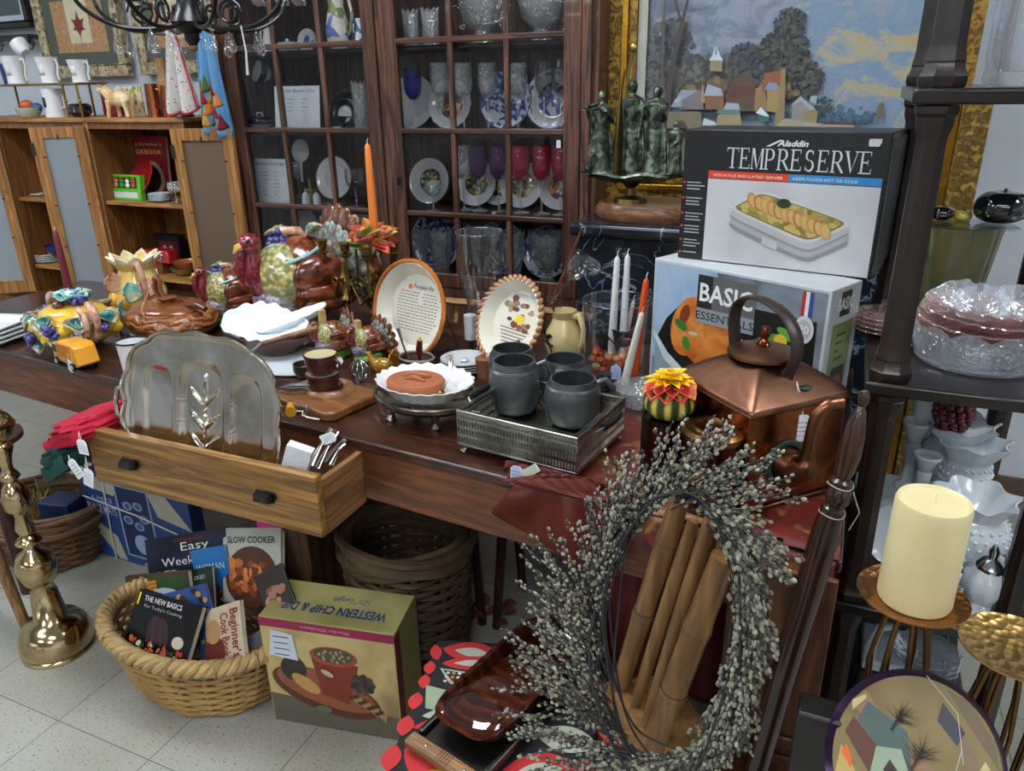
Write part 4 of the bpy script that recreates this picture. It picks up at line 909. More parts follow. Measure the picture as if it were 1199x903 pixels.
def tankard(label, px, py, w, hh, rzh):
    q = P(px, py, z=TZ+.03); k = mw(w, q)/2; H_ = mw(hh, q)*.84
    t = thing('pewter_tankard', label, 'tankard', (q.x, q.y, TZ+.0285), rzh, 'pewter tankards in the gallery tray')
    m = MB(); m.lathe([(0, .002), (k*.72, 0), (k*.8, .006), (k*.9, H_*.2), (k, H_*.48), (k*.95, H_*.78), (k*.8, H_*.97), (k*.8, H_), (k*.74, H_), (k*.76, H_*.96), (k*.9, H_*.7), (k*.92, H_*.4), (k*.7, .01), (0, .01)], 40)
    m.build('body', PW, t)
    m = MB()
    for z in (.84, .87): m.lathe([(k*.905-(z-.84)*.3*k, H_*z-.001), (k*.93-(z-.84)*.3*k, H_*z), (k*.905-(z-.84)*.3*k, H_*z+.0015)], 40)
    m.build('ring', PW, t)
    m = MB(); m.tube([(k*.86, 0, H_*.86), (k*1.15, 0, H_*.92), (k*1.45, 0, H_*.72), (k*1.4, 0, H_*.4), (k*1.1, 0, H_*.25), (k*.95, 0, H_*.2)], [.005, .006, .006, .006, .005, .004], 10, flat=1.2); m.build('handle', PW, t)
    return t
tankard('pewter tankard at the front left of the gallery tray', 603, 478, 61, 72, radians(35))
tankard('pewter tankard at the front right of the gallery tray', 670, 492, 66, 64, radians(30))
tankard('pewter tankard at the back left of the gallery tray', 600, 456, 56, 62, radians(100))
tankard('pewter tankard at the back right of the gallery tray', 661, 463, 58, 56, radians(80))
q = P(707, 478, z=TZ+.03); t = thing('black_coil', 'black ribbed bottle-brush like coil standing in the tray corner', 'coiled handle', (q.x, q.y, TZ+.0285)); t['label'] = 'black ribbed coil standing at the right corner of the gallery tray'; t.name = 'ribbed_coil'
m = MB(); m.lathe([(0, 0)]+[(.0125+.0025*(i % 2), .003+i*.0042) for i in range(20)]+[(0, .085)], 20); m.build('coil', plain('#17181c', .4), t)
# ================================================================ YELLOW JUG, JAR, CANDLES
p = PT(652, 428)+Vector((0, .05, 0)); YJ = blotch(['#d8c690', '#dccb98', '#c4a050'], 5, .25, .05, 30, .5, vor=False); k = mw(42, p)/.2
t = thing('yellow_jug', 'pale yellow pottery jug with a green leaf motif behind the braided pie plate', 'jug', p, radians(-15)); t.scale = (k*1.35, k*1.35, k*1.9)
m = MB(); m.lathe([(0, 0), (.05, 0), (.068, .02), (.078, .055), (.07, .09), (.05, .115), (.044, .128), (.052, .15), (.048, .15), (.04, .128), (0, .11)], 36); m.build('body', YJ, t)
m = MB(); m.tube([(.045, 0, .135), (.075, 0, .14), (.098, 0, .105), (.09, 0, .06), (.07, 0, .04)], [.009, .012, .012, .010, .008], 12); m.build('handle', YJ, t)
m = MB()
for a, z in ((-2.0, .078), (-1.85, .06), (-1.65, .056), (-2.1, .064), (-1.8, .084)): m.ell((.0755*cos(a), .0755*sin(a), z), (.012, .005, .006), 10, 6)
m.build('leaf_motif', plain('#2c3a1e', .3), t)
top = p+Vector((0, 0, .15*k*1.9))
m = MB(); a_ = P(648, 350, y=p.y); b_ = P(682, 267, y=p.y); m.tube([a_-Vector((0, 0, .05)), a_, b_], [.004, .0045, .003], 8); o = m.build('wooden_stick', wood('#4a2518', '#7b4a30', 2, 2), None); tag(o, 'thin brown wooden stick standing in the yellow jug', 'stick')
GL = glass(); GLC = glass(cut=.5, cs=90, tint=.02, edge=.75, milk=.12)
def wineglass(name, label, M, hh=.17, r=.036, mat=None, group=None, cupm=None, k=1, bowl=None, cat='glass'):
    t = thing(name, label, cat, group=group, M=M); mat = mat or GL
    m = MB(); s = hh/.17
    m.lathe([(0, 0), (r*.95, .001), (r*.95, .003), (.006, .006*s), (.0035, .012*s), (.0035, .075*s), (.006, .085*s)], 24); m.build('stem', mat, t)
    m = MB(); m.lathe(bowl(r, s) if bowl else [(.004, .084*s), (r*.5, .088*s), (r*.85, .1*s), (r, .12*s), (r*1.02, .14*s), (r*.94, .17*s), (r*.91, .17*s), (r*.98, .14*s), (r*.96, .12*s), (r*.8, .101*s), (r*.4, .091*s), (0, .089*s)], 28); m.build('bowl', cupm or mat, t)
    return t
M_ = T(*P(660, 336, y=p.y)) @ Ry(radians(32)) @ Rx(radians(-8)); wineglass('wine_glass', 'clear small wine glass tilted in the mouth of the yellow jug', M_ @ T(0, 0, -.05), .15, .028)
M_ = T(*P(705, 318, y=p.y+.03)) @ Ry(radians(-60)); wineglass('wine_glass', 'clear little glass lying sideways beside the tilted wine glass', M_ @ T(0, 0, -.04), .09, .016)
p = PT(712, 452)+Vector((0, .06, 0)); k = mw(80, p)/2; hh = P(712, 350, y=p.y).z-TZ
t = thing('glass_cylinder', 'wide clear glass cylinder vase holding white tapers and potpourri', 'vase', p)
m = MB(); m.lathe([(0, .0), (k*.9, 0), (k*.93, .004), (k, hh), (k*.97, hh), (k*.9, .006), (0, .006)], 40); m.build('vase', GL, t)
m = MB(); m.tube([(k*.99*cos(2*pi*i/40), k*.99*sin(2*pi*i/40), hh) for i in range(40)], .002, 6, closed=True); m.build('rim', glass('#ffffff', .02, edge=1.2), t)
rr = random.Random(3); PCM = [plain(c, .6, var=.2) for c in ('#b8532e', '#c9774a', '#8a6a4a', '#a89a7a', '#c04a28')]
t = thing('potpourri', 'orange and brown potpourri in the bottom of the glass cylinder', 'potpourri', p+Vector((0, 0, .007))); t['kind'] = 'stuff'
m = MB()
for i in range(60):
    a = rr.uniform(0, 2*pi); r = k*.74*sqrt(rr.random()); m.mat(PCM[i % 5]).ell((r*cos(a), r*sin(a), .012+.05*rr.random()), (.011, .011, .009), 8, 6)
m.build('pieces', None, t)['kind'] = 'stuff'
t = thing('black_feathers', 'dark curled silk leaves inside the glass cylinder', 'silk leaves', p+Vector((0, 0, .07)))
for i in range(8):
    a = rr.uniform(0, 6.28); m = MB(); leaf(m, .07, .03, T(0, 0, 0) @ rot_to((cos(a), sin(a)*.5, rr.uniform(.4, 1.4)), a), .5, 3); m.build('leaf', plain('#1c1719', .5), t, solid=.001)
add_tag(t, (.025, -k*.98, .0), .005, .035, .025, 0, c='#aab6e0')
for i, (a0, b0, a1, b1, l, col, r) in enumerate([(715, 425, 723, 300, 'ivory taper candle standing left in the glass cylinder', '#d3d6d6', .0105), (728, 425, 735, 298, 'ivory taper candle standing right in the glass cylinder', '#d3d6d6', .0105), (722, 440, 742, 352, 'short white taper candle behind the leaves in the glass cylinder', '#cfd2d4', .008)]):
    A_ = P(a0, b0, y=p.y+.01*i-.01); B_ = P(a1, b1, y=p.y+.01*i-.01+.01); taper('taper_candle', l, A_, B_.z-A_.z, r, col, (B_.x-A_.x, B_.y-A_.y))
for a0, b0, a1, b1, l, col, r, yy in ((742, 440, 757, 326, 'orange taper candle leaning beside the glass cylinder', '#cf4c12', .0105, p.y-.075), (731, 450, 752, 366, 'translucent white taper candle leaning in front of the orange one', '#cfcfc6', .010, p.y-.105)):
    A_ = P(a0, b0, y=yy); B_ = P(a1, b1, y=yy); A_.z = max(A_.z, TZ+.002); taper('taper_candle', l, A_, B_.z-A_.z, r, col, (B_.x-A_.x, B_.y-A_.y), False)
# crystal bowl behind + white pillar + hurricane
p = PT(745, 478)+Vector((0, .02, 0)); t = thing('crystal_dish', 'low cut-crystal dish between the pewter tray and the flower candle', 'dish', p)
m = MB(); m.lathe([(0, .003), (.03, .0), (.045, .02), (.06, .045), (.058, .047), (.042, .022), (0, .007)], 36, mod=lambda r, z, a: (r*(1+.03*cos(18*a)), z)); m.build('dish', GLC, t)
p = PT(556, 418); k = mw(27, p); hh = P(556, 287, y=p.y).z-TZ
t = thing('hurricane_vase', 'tall clear flared glass hurricane vase between the two pie plates', 'vase', p+Vector((0, .05, 0)))
m = MB(); pr = [(.7, 0), (.75, .04), (.6, .2), (.58, .4), (.78, .55), (.98, .7), (.95, .85), (1.02, 1)]; pr2 = [(r*k, z*hh*1.08) for r, z in pr]; m.lathe([(0, 0)]+pr2+[(r-.002, z) for r, z in pr2[::-1]], 36); m.build('vase', GL, t)
m = MB(); m.tube([(k*1.02*cos(2*pi*i/40), k*1.02*sin(2*pi*i/40), hh*1.08) for i in range(40)], .002, 6, closed=True); m.build('rim', glass('#ffffff', .02, edge=1.2), t)
p = PT(552, 413); z0 = P(552, 397, y=p.y).z; t = thing('candle_stand', 'small dark candle stand behind the saucers', 'candle stand', p)
m = MB(); m.lathe([(0, 0), (.03, 0), (.008, .01), (.005, .03), (.006, z0-TZ-.01), (.02, z0-TZ), (0, z0-TZ)], 20); m.build('stand', plain('#1f1a1a', .4), t)
z1 = P(552, 368, y=p.y).z; m = MB(); m.lathe([(0, 0), (.017, 0), (.0175, (z1-z0)*.97), (0, z1-z0)], 20); o = m.build('votive_candle', plain('#d8dade', .4, var=.03), None); tag(o, 'short white pillar candle on the small dark stand', 'candle'); o.location = (p.x, p.y, z0)
# oak chair behind the table
yC = 2.085; t = thing('oak_chair', 'light oak chair standing behind the table in front of the china cabinet', 'chair')
a = P(520, 352, y=yC); b = P(696, 372, y=yC); CH = wood('#7a5230', '#b58a58', 1.4, 0, .4, .2)
m = MB(); m.tube([a, a.lerp(b, .5)+Vector((0, .02, 0)), b], .016, 12, flat=.7); m.build('top_rail', CH, t)
for i in range(6):
    q = a.lerp(b, .08+.84*i/5); m = MB(); m.tube([q+Vector((0, .015, 0)), (q.x, q.y-.03, .62), (q.x, q.y-.06, .455)], [.007, .01, .007], 8); m.build('spindle', CH, t)
m = MB(); m.prism([(a.x, 1.96), (b.x, 1.96), (b.x, 2.1), (a.x, 2.1)], .43, .455); m.build('seat', CH, t, bevel=.01)
for x in (a.x+.03, b.x-.03):
    for y in (1.98, 2.08): m = MB(); m.cyl((x, y, .43), (x, y, 0), .017, .012); m.build('leg', CH, t)
# flower gourd candle on copper canister
COP = metal('#7d4a34', .2, dark='#4a2c22', vs=12)
def canister(label, px, py, pt, w, M_, z_lid=True):
    q = PT(px, py, TZ+.006); k = mw(w, q)/2; hh = P(px, pt, y=q.y).z-TZ-.004
    t = thing('copper_canister', label, 'canister', (q.x, q.y, TZ+.0105), 0, 'copper canisters beside the kettle')
    m = MB(); m.lathe([(0, 0), (k*.96, 0), (k*.98, .005), (k*.97, hh*.97), (k, hh), (k*.9, hh), (k*.88, hh-.006), (0, hh-.006)], 40); m.build('body', M_, t)
    if z_lid:
        m = MB(); m.lathe([(0, hh+.002), (k*.5, hh+.003), (k*.62, hh+.008), (k*.68, hh+.004), (k*.9, hh+.005), (k*1.03, hh-.001), (k*1.03, hh-.01), (k*.98, hh-.01)], 40); m.build('lid', metal('#86613e', .28, dark='#5a4028'), t)
    return t, q, k, hh
_, q, k, hh = canister('dark copper canister carrying the sunflower gourd candle', 778, 563, 488, 62, metal('#5a3226', .25, dark='#341e18'), False)
canister('copper canister with a brass lid behind the wreath', 828, 590, 506, 70, COP)
q = Vector((q.x, q.y, TZ+.0105+hh))
t = thing('gourd_candle', 'green striped gourd candle topped by a yellow silk sunflower and red leaf', 'gourd', q); gk = mw(30, q)
GM = bands(['#27401c', '#5a6a22', '#c9b046', '#2f4a20'], 5, 0, 0, .3, .2, .4)
n = NT('striped_gourd'); tc = n.coord(); sep = n.new('ShaderNodeSeparateXYZ'); n.l.new(tc, sep.inputs[0]); at2 = n.new('ShaderNodeMath', operation='ARCTAN2'); n.l.new(sep.outputs[0], at2.inputs[0]); n.l.new(sep.outputs[1], at2.inputs[1])
mu = n.new('ShaderNodeMath', operation='MULTIPLY'); n.l.new(at2.outputs[0], mu.inputs[0]); mu.inputs[1].default_value = 11; si = n.new('ShaderNodeMath', operation='SINE'); n.l.new(mu.outputs[0], si.inputs[0])
mr = n.new('ShaderNodeMapRange'); n.l.new(si.outputs[0], mr.inputs[0]); mr.inputs[1].default_value = -1; n.set(Base_Color=n.ramp(mr.outputs[0], [(0, '#1f3418'), (.5, '#42581f'), (.72, '#c2ab3e'), (1, '#d4c058')]), Roughness=.3, Coat_Weight=.4); GM = n.m
m = MB(); m.lathe([(0, 0), (gk*.7, 0), (gk*.96, .012), (gk, .026), (gk*.9, .042), (gk*.6, .05), (0, .05)], 66, mod=lambda r, z, a: (r*(1+.035*cos(11*a)), z)); m.build('gourd', GM, t)
for i in range(5):
    a = -1.5+(i-2)*.62; m = MB(); leaf(m, .052, .045, T(.0, 0, .056) @ rot_to((cos(a), sin(a), -.35), .1), .3, 5); m.build('red_leaf' if 0 < i < 4 else 'orange_leaf', ink('#c8403c' if 0 < i < 4 else '#e08040', .6), t, solid=.0008)
rr = random.Random(9)
for ring, (nn, L, e) in enumerate(((12, .046, .12), (11, .036, .5), (9, .026, 1.1), (6, .018, 2.4))):
    for i in range(nn):
        a = 2*pi*i/nn+ring*.3; m = MB(); leaf(m, L*rr.uniform(.85, 1.15), .016, T(0, 0, .06+.003*ring) @ rot_to((cos(a), sin(a), e+rr.uniform(-.1, .1))), .4, 0, 5); m.build('petal', ink(['#e8b410', '#edc01a', '#f0c828', '#d99a10'][ring], .55), t, solid=.0006)
# ================================================================ COPPER KETTLE
kA = P(878, 597, z=TZ+.006); kL = P(775, 520, z=TZ+.006)
kt = thing('copper_kettle', 'big square copper kettle with iron hoop handle and curved spout', 'kettle')
# box body corners on the table plane
zK = TZ+.0105; K0 = P(868, 603, z=zK); KR = P(1010, 563, z=zK); KH = P(880, 487, x=None, y=K0.y).z-zK
ex = (KR-K0); ex.z = 0; s_ = ex.length; s_ = .205; ex.normalize(); ey = Vector((-ex.y, ex.x, 0)); 
kt.location = K0+ex*(s_/2)+ey*(s_/2); kt.location.z = zK; kt.rotation_euler = (0, 0, atan2(ex.y, ex.x)); hK = KH; q = s_/2
print('kettle', K0, KR, hK, math.degrees(atan2(ex.y, ex.x)))
n = NT('aged_copper'); cc = n.coord(); f = n.noise(cc, 7, 6, 1.5); f2 = n.noise(n.coord((1, 1, 4)), 14, 4, 2)
n.set(Base_Color=n.mix(n.ramp(f2, [(.4, '#000000'), (.7, '#ffffff')]), n.ramp(f, [(.3, '#5c3020'), (.5, '#9a5430'), (.7, '#bc6c3c')]), '#7a4a30'), Metallic=1.0)
n.l.new(n.ramp(f, [(.3, (.2, .2, .2)), (.7, (.36, .36, .36))]), n.b.inputs['Roughness']); AC = n.m
n = NT('copper_top'); f = n.noise(n.coord(), 9, 6, 1); n.set(Base_Color=n.ramp(f, [(.3, '#5c3f30'), (.6, '#8a6450'), (.8, '#6e4a38')]), Metallic=1.0, Roughness=.36); n.bump(n.noise(n.coord(), 30, 3), .1, .003); AT = n.m
m = MB(); m.prism([(-q, -q), (q, -q), (q, q), (-q, q)], .006, hK); m.build('body', AC, kt, bevel=.006, seg=3)
m = MB(); m.prism([(-q-.003, -q-.003), (q+.003, -q-.003), (q+.003, q+.003), (-q-.003, q+.003)], 0, .006); m.build('base_band', metal('#8a6a4a', .3), kt, bevel=.002)
def kroof(u, v):
    x = (u-.5)*2; y = (v-.5)*2; r = max(abs(x), abs(y)); e = q+.008; h_ = .062*(1-r**1.6)
    return (x*e, y*e, hK+h_+.001)
m = MB(); m.grid(kroof, 28, 28); m.build('shoulder', AT, kt, solid=.003, ang=60)
m = MB(); m.prism([(-q-.009, -q-.009), (q+.009, -q-.009), (q+.009, q+.009), (-q-.009, q+.009)], hK-.003, hK+.003); m.build('seam', metal('#6e4c38', .3), kt, bevel=.003)
m = MB(); m.lathe([(0, hK+.074), (.03, hK+.073), (.055, hK+.064), (.06, hK+.062), (.06, hK+.057), (0, hK+.055)], 40); ld_ = m.build('lid', AT, kt)
m = MB(); m.lathe([(0, hK+.108), (.006, hK+.106), (.009, hK+.098), (.0095, hK+.09), (.006, hK+.085), (.008, hK+.08), (.012, hK+.075), (0, hK+.073)], 20); m.build('knob', metal('#8a4a2c', .15), ld_)
ha = [(x, z) for x, z in ((-.062, .045), (-.072, .065), (-.08, .1), (-.078, .13), (-.062, .152), (-.03, .162), (.01, .160), (.045, .148), (.072, .12), (.078, .09), (.07, .066), (.062, .045))]
def cr(P_, n=6):
    o = []; L = len(P_)
    for i in range(L-1):
        a, b, c, d = [Vector(P_[max(0, min(L-1, i+k))]) for k in (-1, 0, 1, 2)]
        for j in range(n):
            t_ = j/n; o.append(.5*((2*b)+(c-a)*t_+(2*a-5*b+4*c-d)*t_*t_+(3*b-a-3*c+d)*t_**3))
    return o+[Vector(P_[-1])]
hp = [Vector((0, -x, hK+z-.012)) for x, z in ha]
m = MB(); m.tube(cr(hp, 4), .0135, 10, flat=.32, up=(0, 1, 0)); m.build('handle', plain('#2e2320', .4, 0, var=.3), kt)
for s1 in (-1, 1):
    m = MB(); m.cyl((0, s1*.062, hK+.03), (0, s1*.062, hK+.04), .012, .009); m.build('handle_lug', metal('#4a3830', .4), kt)
sx_ = -.022; zs0 = hK*.45; m = MB(); m.tube(cr([(sx_, -q*.95, zs0), (sx_, -q-.026, zs0-.002), (sx_, -q-.046, zs0+.012), (sx_+.002, -q-.046, zs0+.03), (sx_+.004, -q-.05, hK-.005), (sx_+.018, -q-.055, hK+.02), (sx_+.042, -q-.058, hK+.022)], 4), [.032-.021*min(1, i/13) for i in range(24)]+[.012], 18)
sp_ = m.build('spout', metal('#8a5c44', .3, dark='#5a3a2a'), kt)
m = MB(); m.cyl((sx_+.0415, -q-.058, hK+.022), (sx_+.0435, -q-.0582, hK+.0222), .0095); m.build('spout_hole', plain('#0a0808', .8), sp_)
m = MB(); m.tube([(sx_+.036*cos(u), -q-.001, zs0+.036*sin(u)) for u in [2*pi*i/20 for i in range(20)]], .006, 6, closed=True); m.build('solder_ring', plain('#2c4038', .6, .3, var=.4, bump=.4), sp_)
m = MB(); m.ell((.018, -.085, hK+.022), (.014, .012, .004), 16, 6); m.build('worn_patch', plain('#38403a', .6, .3), kt)
add_tag(kt, (.0, -.085, hK+.035), .06, .048, .026, radians(-28), top=(.004, -.105, hK-.018))
# ================================================================ CHINA CABINET CONTENTS
yP, yG = 2.66, 2.54
def zs(row): return {1: SH[3], 2: SH[2], 3: SH[1], 4: SH[0]}[row]
def stand_plate(label, px, py, dpx, row, base, center=None, rim=None, y=None, group=None, dots=None, lean=12, cat='plate', rz=0, dec=None):
    y = yP if y is None else y; c = P(px, py, y=y); R = mw(dpx, c)/2; z = zs(row)
    t = thing('display_plate', label, cat, group=group); t.matrix_world = T(c.x, y+.01, z+.001+R*cos(radians(lean))) @ Rz(rz) @ Rx(pi/2-radians(lean))
    m = MB(); m.lathe([(0, -.006), (R*.6, -.006), (R*.72, .004), (R, .010), (R, .013), (R*.7, .007), (R*.6, -.002), (0, -.002)], 40, mod=(lambda r, z_, a: (r*(1+(.02*cos(16*a) if r > R*.9 else 0)), z_)) if dots else None); m.build('plate', base, t)
    if rim: m = MB(); m.lathe([(R*.975, .0128), (R*1.005, .0118), (R*1.005, .0142), (R*.97, .0138), (R*.975, .0128)], 40); m.build('rim_band', rim, t)
    if center: m = MB(); m.lathe([(0, -.0005), (R*.52, -.0005), (R*.56, -.0015)], 28); m.build('centre_print', center, t)
    if dec:
        m = MB(); k = R*.85
        for i in range(14): m.disc(k*cos(i*.449), k*sin(i*.449), R*.07, R*.12, .0115, 8, rot=i*.449)
        m.build('rim_print', dec, t)
    return t
def goblet(label, px, ytop, row, wpx, cup=None, y=None, group='stemware in the china cabinet', stemmat=None, tall=None, tag_=None):
    y = yG if y is None else y; z = zs(row); c = P(px, ytop, y=y); hh = max(.06, c.z-z); r = mw(wpx, c)/2*1.02
    return wineglass('goblet', label, T(c.x, y, z+.001), hh, r/1.0, stemmat or GLC, group, cup)
WP = plain('#dcdee2', .18, var=.03, coat=.5); BLU = blotch(['#2a4f9a', '#c8d2e2', '#dfe4ec', '#4a72b4', '#d4dbe6'], 55, .2, 0, coat=.5); BLU2 = blotch(['#1f3f8a', '#b8c6e0', '#3a5ea8', '#d8dfea'], 90, .2, 0, coat=.5)
FRU = blotch(['#8a2f3c', '#d9d0c0', '#4a3a78', '#c98a3a', '#3f6a3c'], 70, .25, 0); SCN = blotch(['#4a5a3a', '#b8a85a', '#6a5a7a', '#2a3a2c', '#c8b890'], 80, .25, 0); GOLD = metal('#b8964a', .25)
COB = glass('#1c2f96', .99, cut=.5, cs=80, edge=.5); AME = glass('#6a3f66', .99, cut=.7, cs=90, edge=.5); CRA = glass('#b02848', .99, cut=.6, cs=80, edge=.5)
COB = glass('#2436c0', .22, cut=.4, cs=90, edge=.6, milk=.3); AME = glass('#8456a0', .2, cut=.4, cs=90, edge=.6, milk=.3); CRA = glass('#e03868', .2, cut=.4, cs=90, edge=.6, milk=.35)
# right door, second row
stand_plate('pearly white plate behind the cobalt goblet', 482, 112, 60, 2, WP, y=2.68)
stand_plate('scalloped white plate with a fruit centre behind two crystal goblets', 526, 115, 56, 2, WP, FRU, dots=1)
stand_plate('round blue and white patterned plate in the middle of the goblet row', 592, 108, 66, 2, BLU, BLU2, plain('#3858a0', .2))
stand_plate('blue-rimmed plate with painted flowers at the right end of the goblet row', 646, 108, 68, 2, WP, BLU, plain('#4a68a8', .2), dec=BLU2, dots=1)
goblet('cobalt blue goblet with a clear stem', 482, 80, 2, 21, COB)
for px, l in ((514, 'first cut-crystal goblet right of the cobalt one'), (541, 'second cut-crystal goblet right of the cobalt one'), (570, 'crystal goblet in front of the left edge of the blue plate'), (606, 'crystal goblet in front of the right edge of the blue plate')): goblet(l, px, 74, 2, 22)
goblet('clear wine glass with a red drop, first right of the blue plate', 637, 72, 2, 22, GL); goblet('clear wine glass at the far right of the goblet row', 657, 70, 2, 20, GL)
# third row
stand_plate('white plate with a vineyard scene in its centre', 502, 206, 52, 3, WP, SCN); stand_plate('white plate with a patterned centre behind the purple goblets', 556, 206, 54, 3, WP, SCN)
stand_plate('white plate with a yellow scene behind the red goblets', 610, 206, 54, 3, WP, blotch(['#a89a5a', '#6a5a3a', '#c8c0a0', '#5a6a4a'], 80, .25, 0)); stand_plate('white plate with a floral centre at the right end of the purple goblet row', 655, 208, 54, 3, WP, FRU)
stand_plate('grey stand plate far back at the left of the red goblets', 582, 206, 46, 3, WP, FRU, y=2.7)
for px, l, c in ((541, 'clear crystal tumbler left of the purple goblets', GLC), (559, 'first purple goblet from the left', AME), (583, 'second purple goblet from the left', AME), (609, 'first cranberry red goblet', CRA), (634, 'second cranberry red goblet', CRA), (657, 'third cranberry red goblet, at the far right', CRA)): goblet(l, px, 171, 3, 22, c)
goblet('small crystal compote in front of the vineyard plate', 506, 212, 3, 18, GLC, y=2.5)
# fourth row : transferware and cut crystal
for px, py, d, l, m_ in ((512, 298, 66, 'large blue and white transfer plate at the left of the bottom row', BLU2), (585, 294, 62, 'large blue and white transfer plate at the centre of the bottom row', BLU2), (640, 300, 60, 'blue and white plate at the right of the bottom row', BLU)): stand_plate(l, px, py, d, 4, m_, BLU, plain('#c8d0e0', .2), dots=1)
def crystal(label, px, ytop, row, wpx, kind=0, y=None):
    y = yG if y is None else y; z = zs(row); c = P(px, ytop, y=y); hh = c.z-z; r = mw(wpx, c)/2
    pr = [[(r*.5, 0), (r*.6, .01), (r*.75, hh*.5), (r, hh)], [(r*.45, 0), (r*.3, hh*.25), (r*.8, hh*.5), (r, hh*.9), (r*1.05, hh)], [(r*.9, 0), (r*.85, hh*.5), (r, hh)]][kind]
    t = thing('crystal_vase', label, 'vase', (c.x, y, z+.001), 0, 'cut crystal in the china cabinet'); m = MB()
    m.lathe([(0, 0)]+pr+[(pr[-1][0]-.004, hh), (pr[-2][0]-.005, pr[-2][1]), (0, .015)], 30, mod=lambda R_, z_, a: (R_*(1+.05*cos(10*a)), z_+(.008*cos(10*a) if z_ > hh*.85 else 0))); m.build('body', GLC, t); return t
for px, yt, w, k, l in ((488, 272, 26, 2, 'cut crystal tumbler vase at the left end of the bottom row'), (515, 270, 30, 0, 'cut crystal vase second in the bottom row'), (563, 262, 40, 1, 'flared cut crystal vase in front of the central blue plate'), (600, 272, 30, 0, 'cut crystal vase right of the flared one'), (641, 272, 44, 1, 'wide fan-shaped cut crystal vase at the right end of the bottom row')): crystal(l, px, yt, 4, w, k)
# top row right
for px, yt, w, k, l in ((480, 14, 20, 2, 'clear glass cup on the top shelf at its left end'), (503, 12, 22, 2, 'clear glass cup second on the top shelf'), (563, -8, 56, 1, 'large ruffled clear glass bowl on the top shelf'), (633, -8, 56, 1, 'second ruffled clear glass bowl on the top shelf, at the right')): crystal(l, px, yt, 1, w, k)
# left door
def jug(name, label, px, ytop, row, wpx, mat_, hz_=1, y=None, cat='pitcher'):
    y = yG if y is None else y; z = zs(row); c = P(px, ytop, y=y); hh = c.z-z; r = mw(wpx, c)/2
    t = thing(name, label, cat, (c.x, y, z+.001)); m = MB(); m.lathe([(0, 0), (r*.6, 0), (r*.9, hh*.15), (r, hh*.35), (r*.75, hh*.65), (r*.6, hh*.8), (r*.75, hh), (r*.7, hh), (r*.5, hh*.8), (0, hh*.6)], 28); m.build('body', mat_, t)
    m = MB(); m.tube([(hz_*r*.7, 0, hh*.92), (hz_*r*1.2, 0, hh*.95), (hz_*r*1.45, 0, hh*.65), (hz_*r*1.2, 0, hh*.35), (hz_*r*.9, 0, hh*.25)], r*.12, 8); m.build('handle', mat_, t); return t
FL = blotch(['#d3cfc4', '#c9c6ba', '#d8d4ca', '#5a72b0', '#7a8a5a', '#d0ccc0'], 26, .25, 0)
jug('flower_pitcher', 'tall cream pitcher with painted flowers on the top shelf', 392, -6, 1, 30, FL); jug('blue_creamer', 'small blue and white creamer beside the tall flower pitcher', 420, 22, 1, 12, BLU, -1)
stand_plate('small blue flowered plate on the top shelf left of the pitcher', 358, 35, 26, 1, WP, BLU)
jug('white_creamer', 'small white creamer on the top shelf at the left', 312, 32, 1, 14, WP, -1)
def teacup(label, px, py, row, w, m_, z=None, y=None, M=None, name='teacup'):
    y = yG if y is None else y; c = P(px, py, y=y); r = mw(w, c)/2; zz = zs(row)+.001 if z is None else z
    t = thing(name, label, 'cup', (c.x, y, zz)); m = MB(); m.lathe([(0, 0), (r*.45, 0), (r*.75, r*.35), (r, r*1.1), (r*.94, r*1.1), (r*.7, r*.4), (0, r*.2)], 24); m.build('cup', m_, t)
    m = MB(); m.tube([(r*.9, 0, r*.9), (r*1.4, 0, r*.85), (r*1.35, 0, r*.4), (r*.75, 0, r*.35)], r*.09, 8); m.build('handle', m_, t); return t
LIL = blotch(['#b8aab4', '#c8c0c8', '#9a8a9c'], 40, .2, 0)
teacup('white teacup at the left end of the top shelf', 290, 40, 1, 16, WP); 
t = thing('sauce_dish', 'pale blue oval covered dish on the top shelf', 'dish', (P(335, 38, y=yG).x, yG, zs(1)+.001)); m = MB(); m.lathe([(0, 0), (.03, 0), (.045, .02), (.046, .03), (.03, .034), (0, .036)], 24, sx=1.2, sy=.8); m.build('dish', plain('#a8b4c8', .2), t)
m = MB(); m.ell((0, 0, .04), (.008, .008, .006), 10, 8); m.build('knob', WP, t)
for i, (px, py) in enumerate(((303, 6), (330, 5), (349, 5))):
    c = P(px, py, y=2.5); t = thing('hanging_cup', ['lilac teacup hanging leftmost under the upper shelf', 'lilac teacup hanging second under the upper shelf', 'lilac teacup hanging third under the upper shelf'][i], 'cup'); t.matrix_world = T(*c) @ Ry(.4) @ Rx(.5); m = MB(); r = .026
    m.lathe([(0, 0), (r*.5, 0), (r*.9, r*.5), (r, r*1.3), (r*.94, r*1.3), (r*.8, r*.5), (0, r*.2)], 22); m.build('cup', LIL, t); m = MB(); m.tube([(r*.9, 0, r), (r*1.4, 0, r*.9), (r*1.3, 0, r*.4), (r*.8, 0, r*.4)], .003, 8); m.build('handle', LIL, t)
BKW = plain('#17181f', .15, coat=.6); 
stand_plate('black plate with gold rim and white centre behind the upper card', 340, 105, 52, 2, BKW, WP, GOLD, y=2.69); stand_plate('large black plate with gold rim behind the black gravy boat', 402, 104, 42, 2, BKW, WP, GOLD, y=2.70); stand_plate('smaller black-banded plate in front of the large one', 400, 118, 34, 2, BKW, WP, GOLD, y=2.62)
t = thing('black_teacup', 'white and black teacup tipped on its side in the second row', 'cup'); c = P(315, 88, y=2.58); t.matrix_world = T(*c) @ Rz(-.5) @ Rx(1.25); r = .042
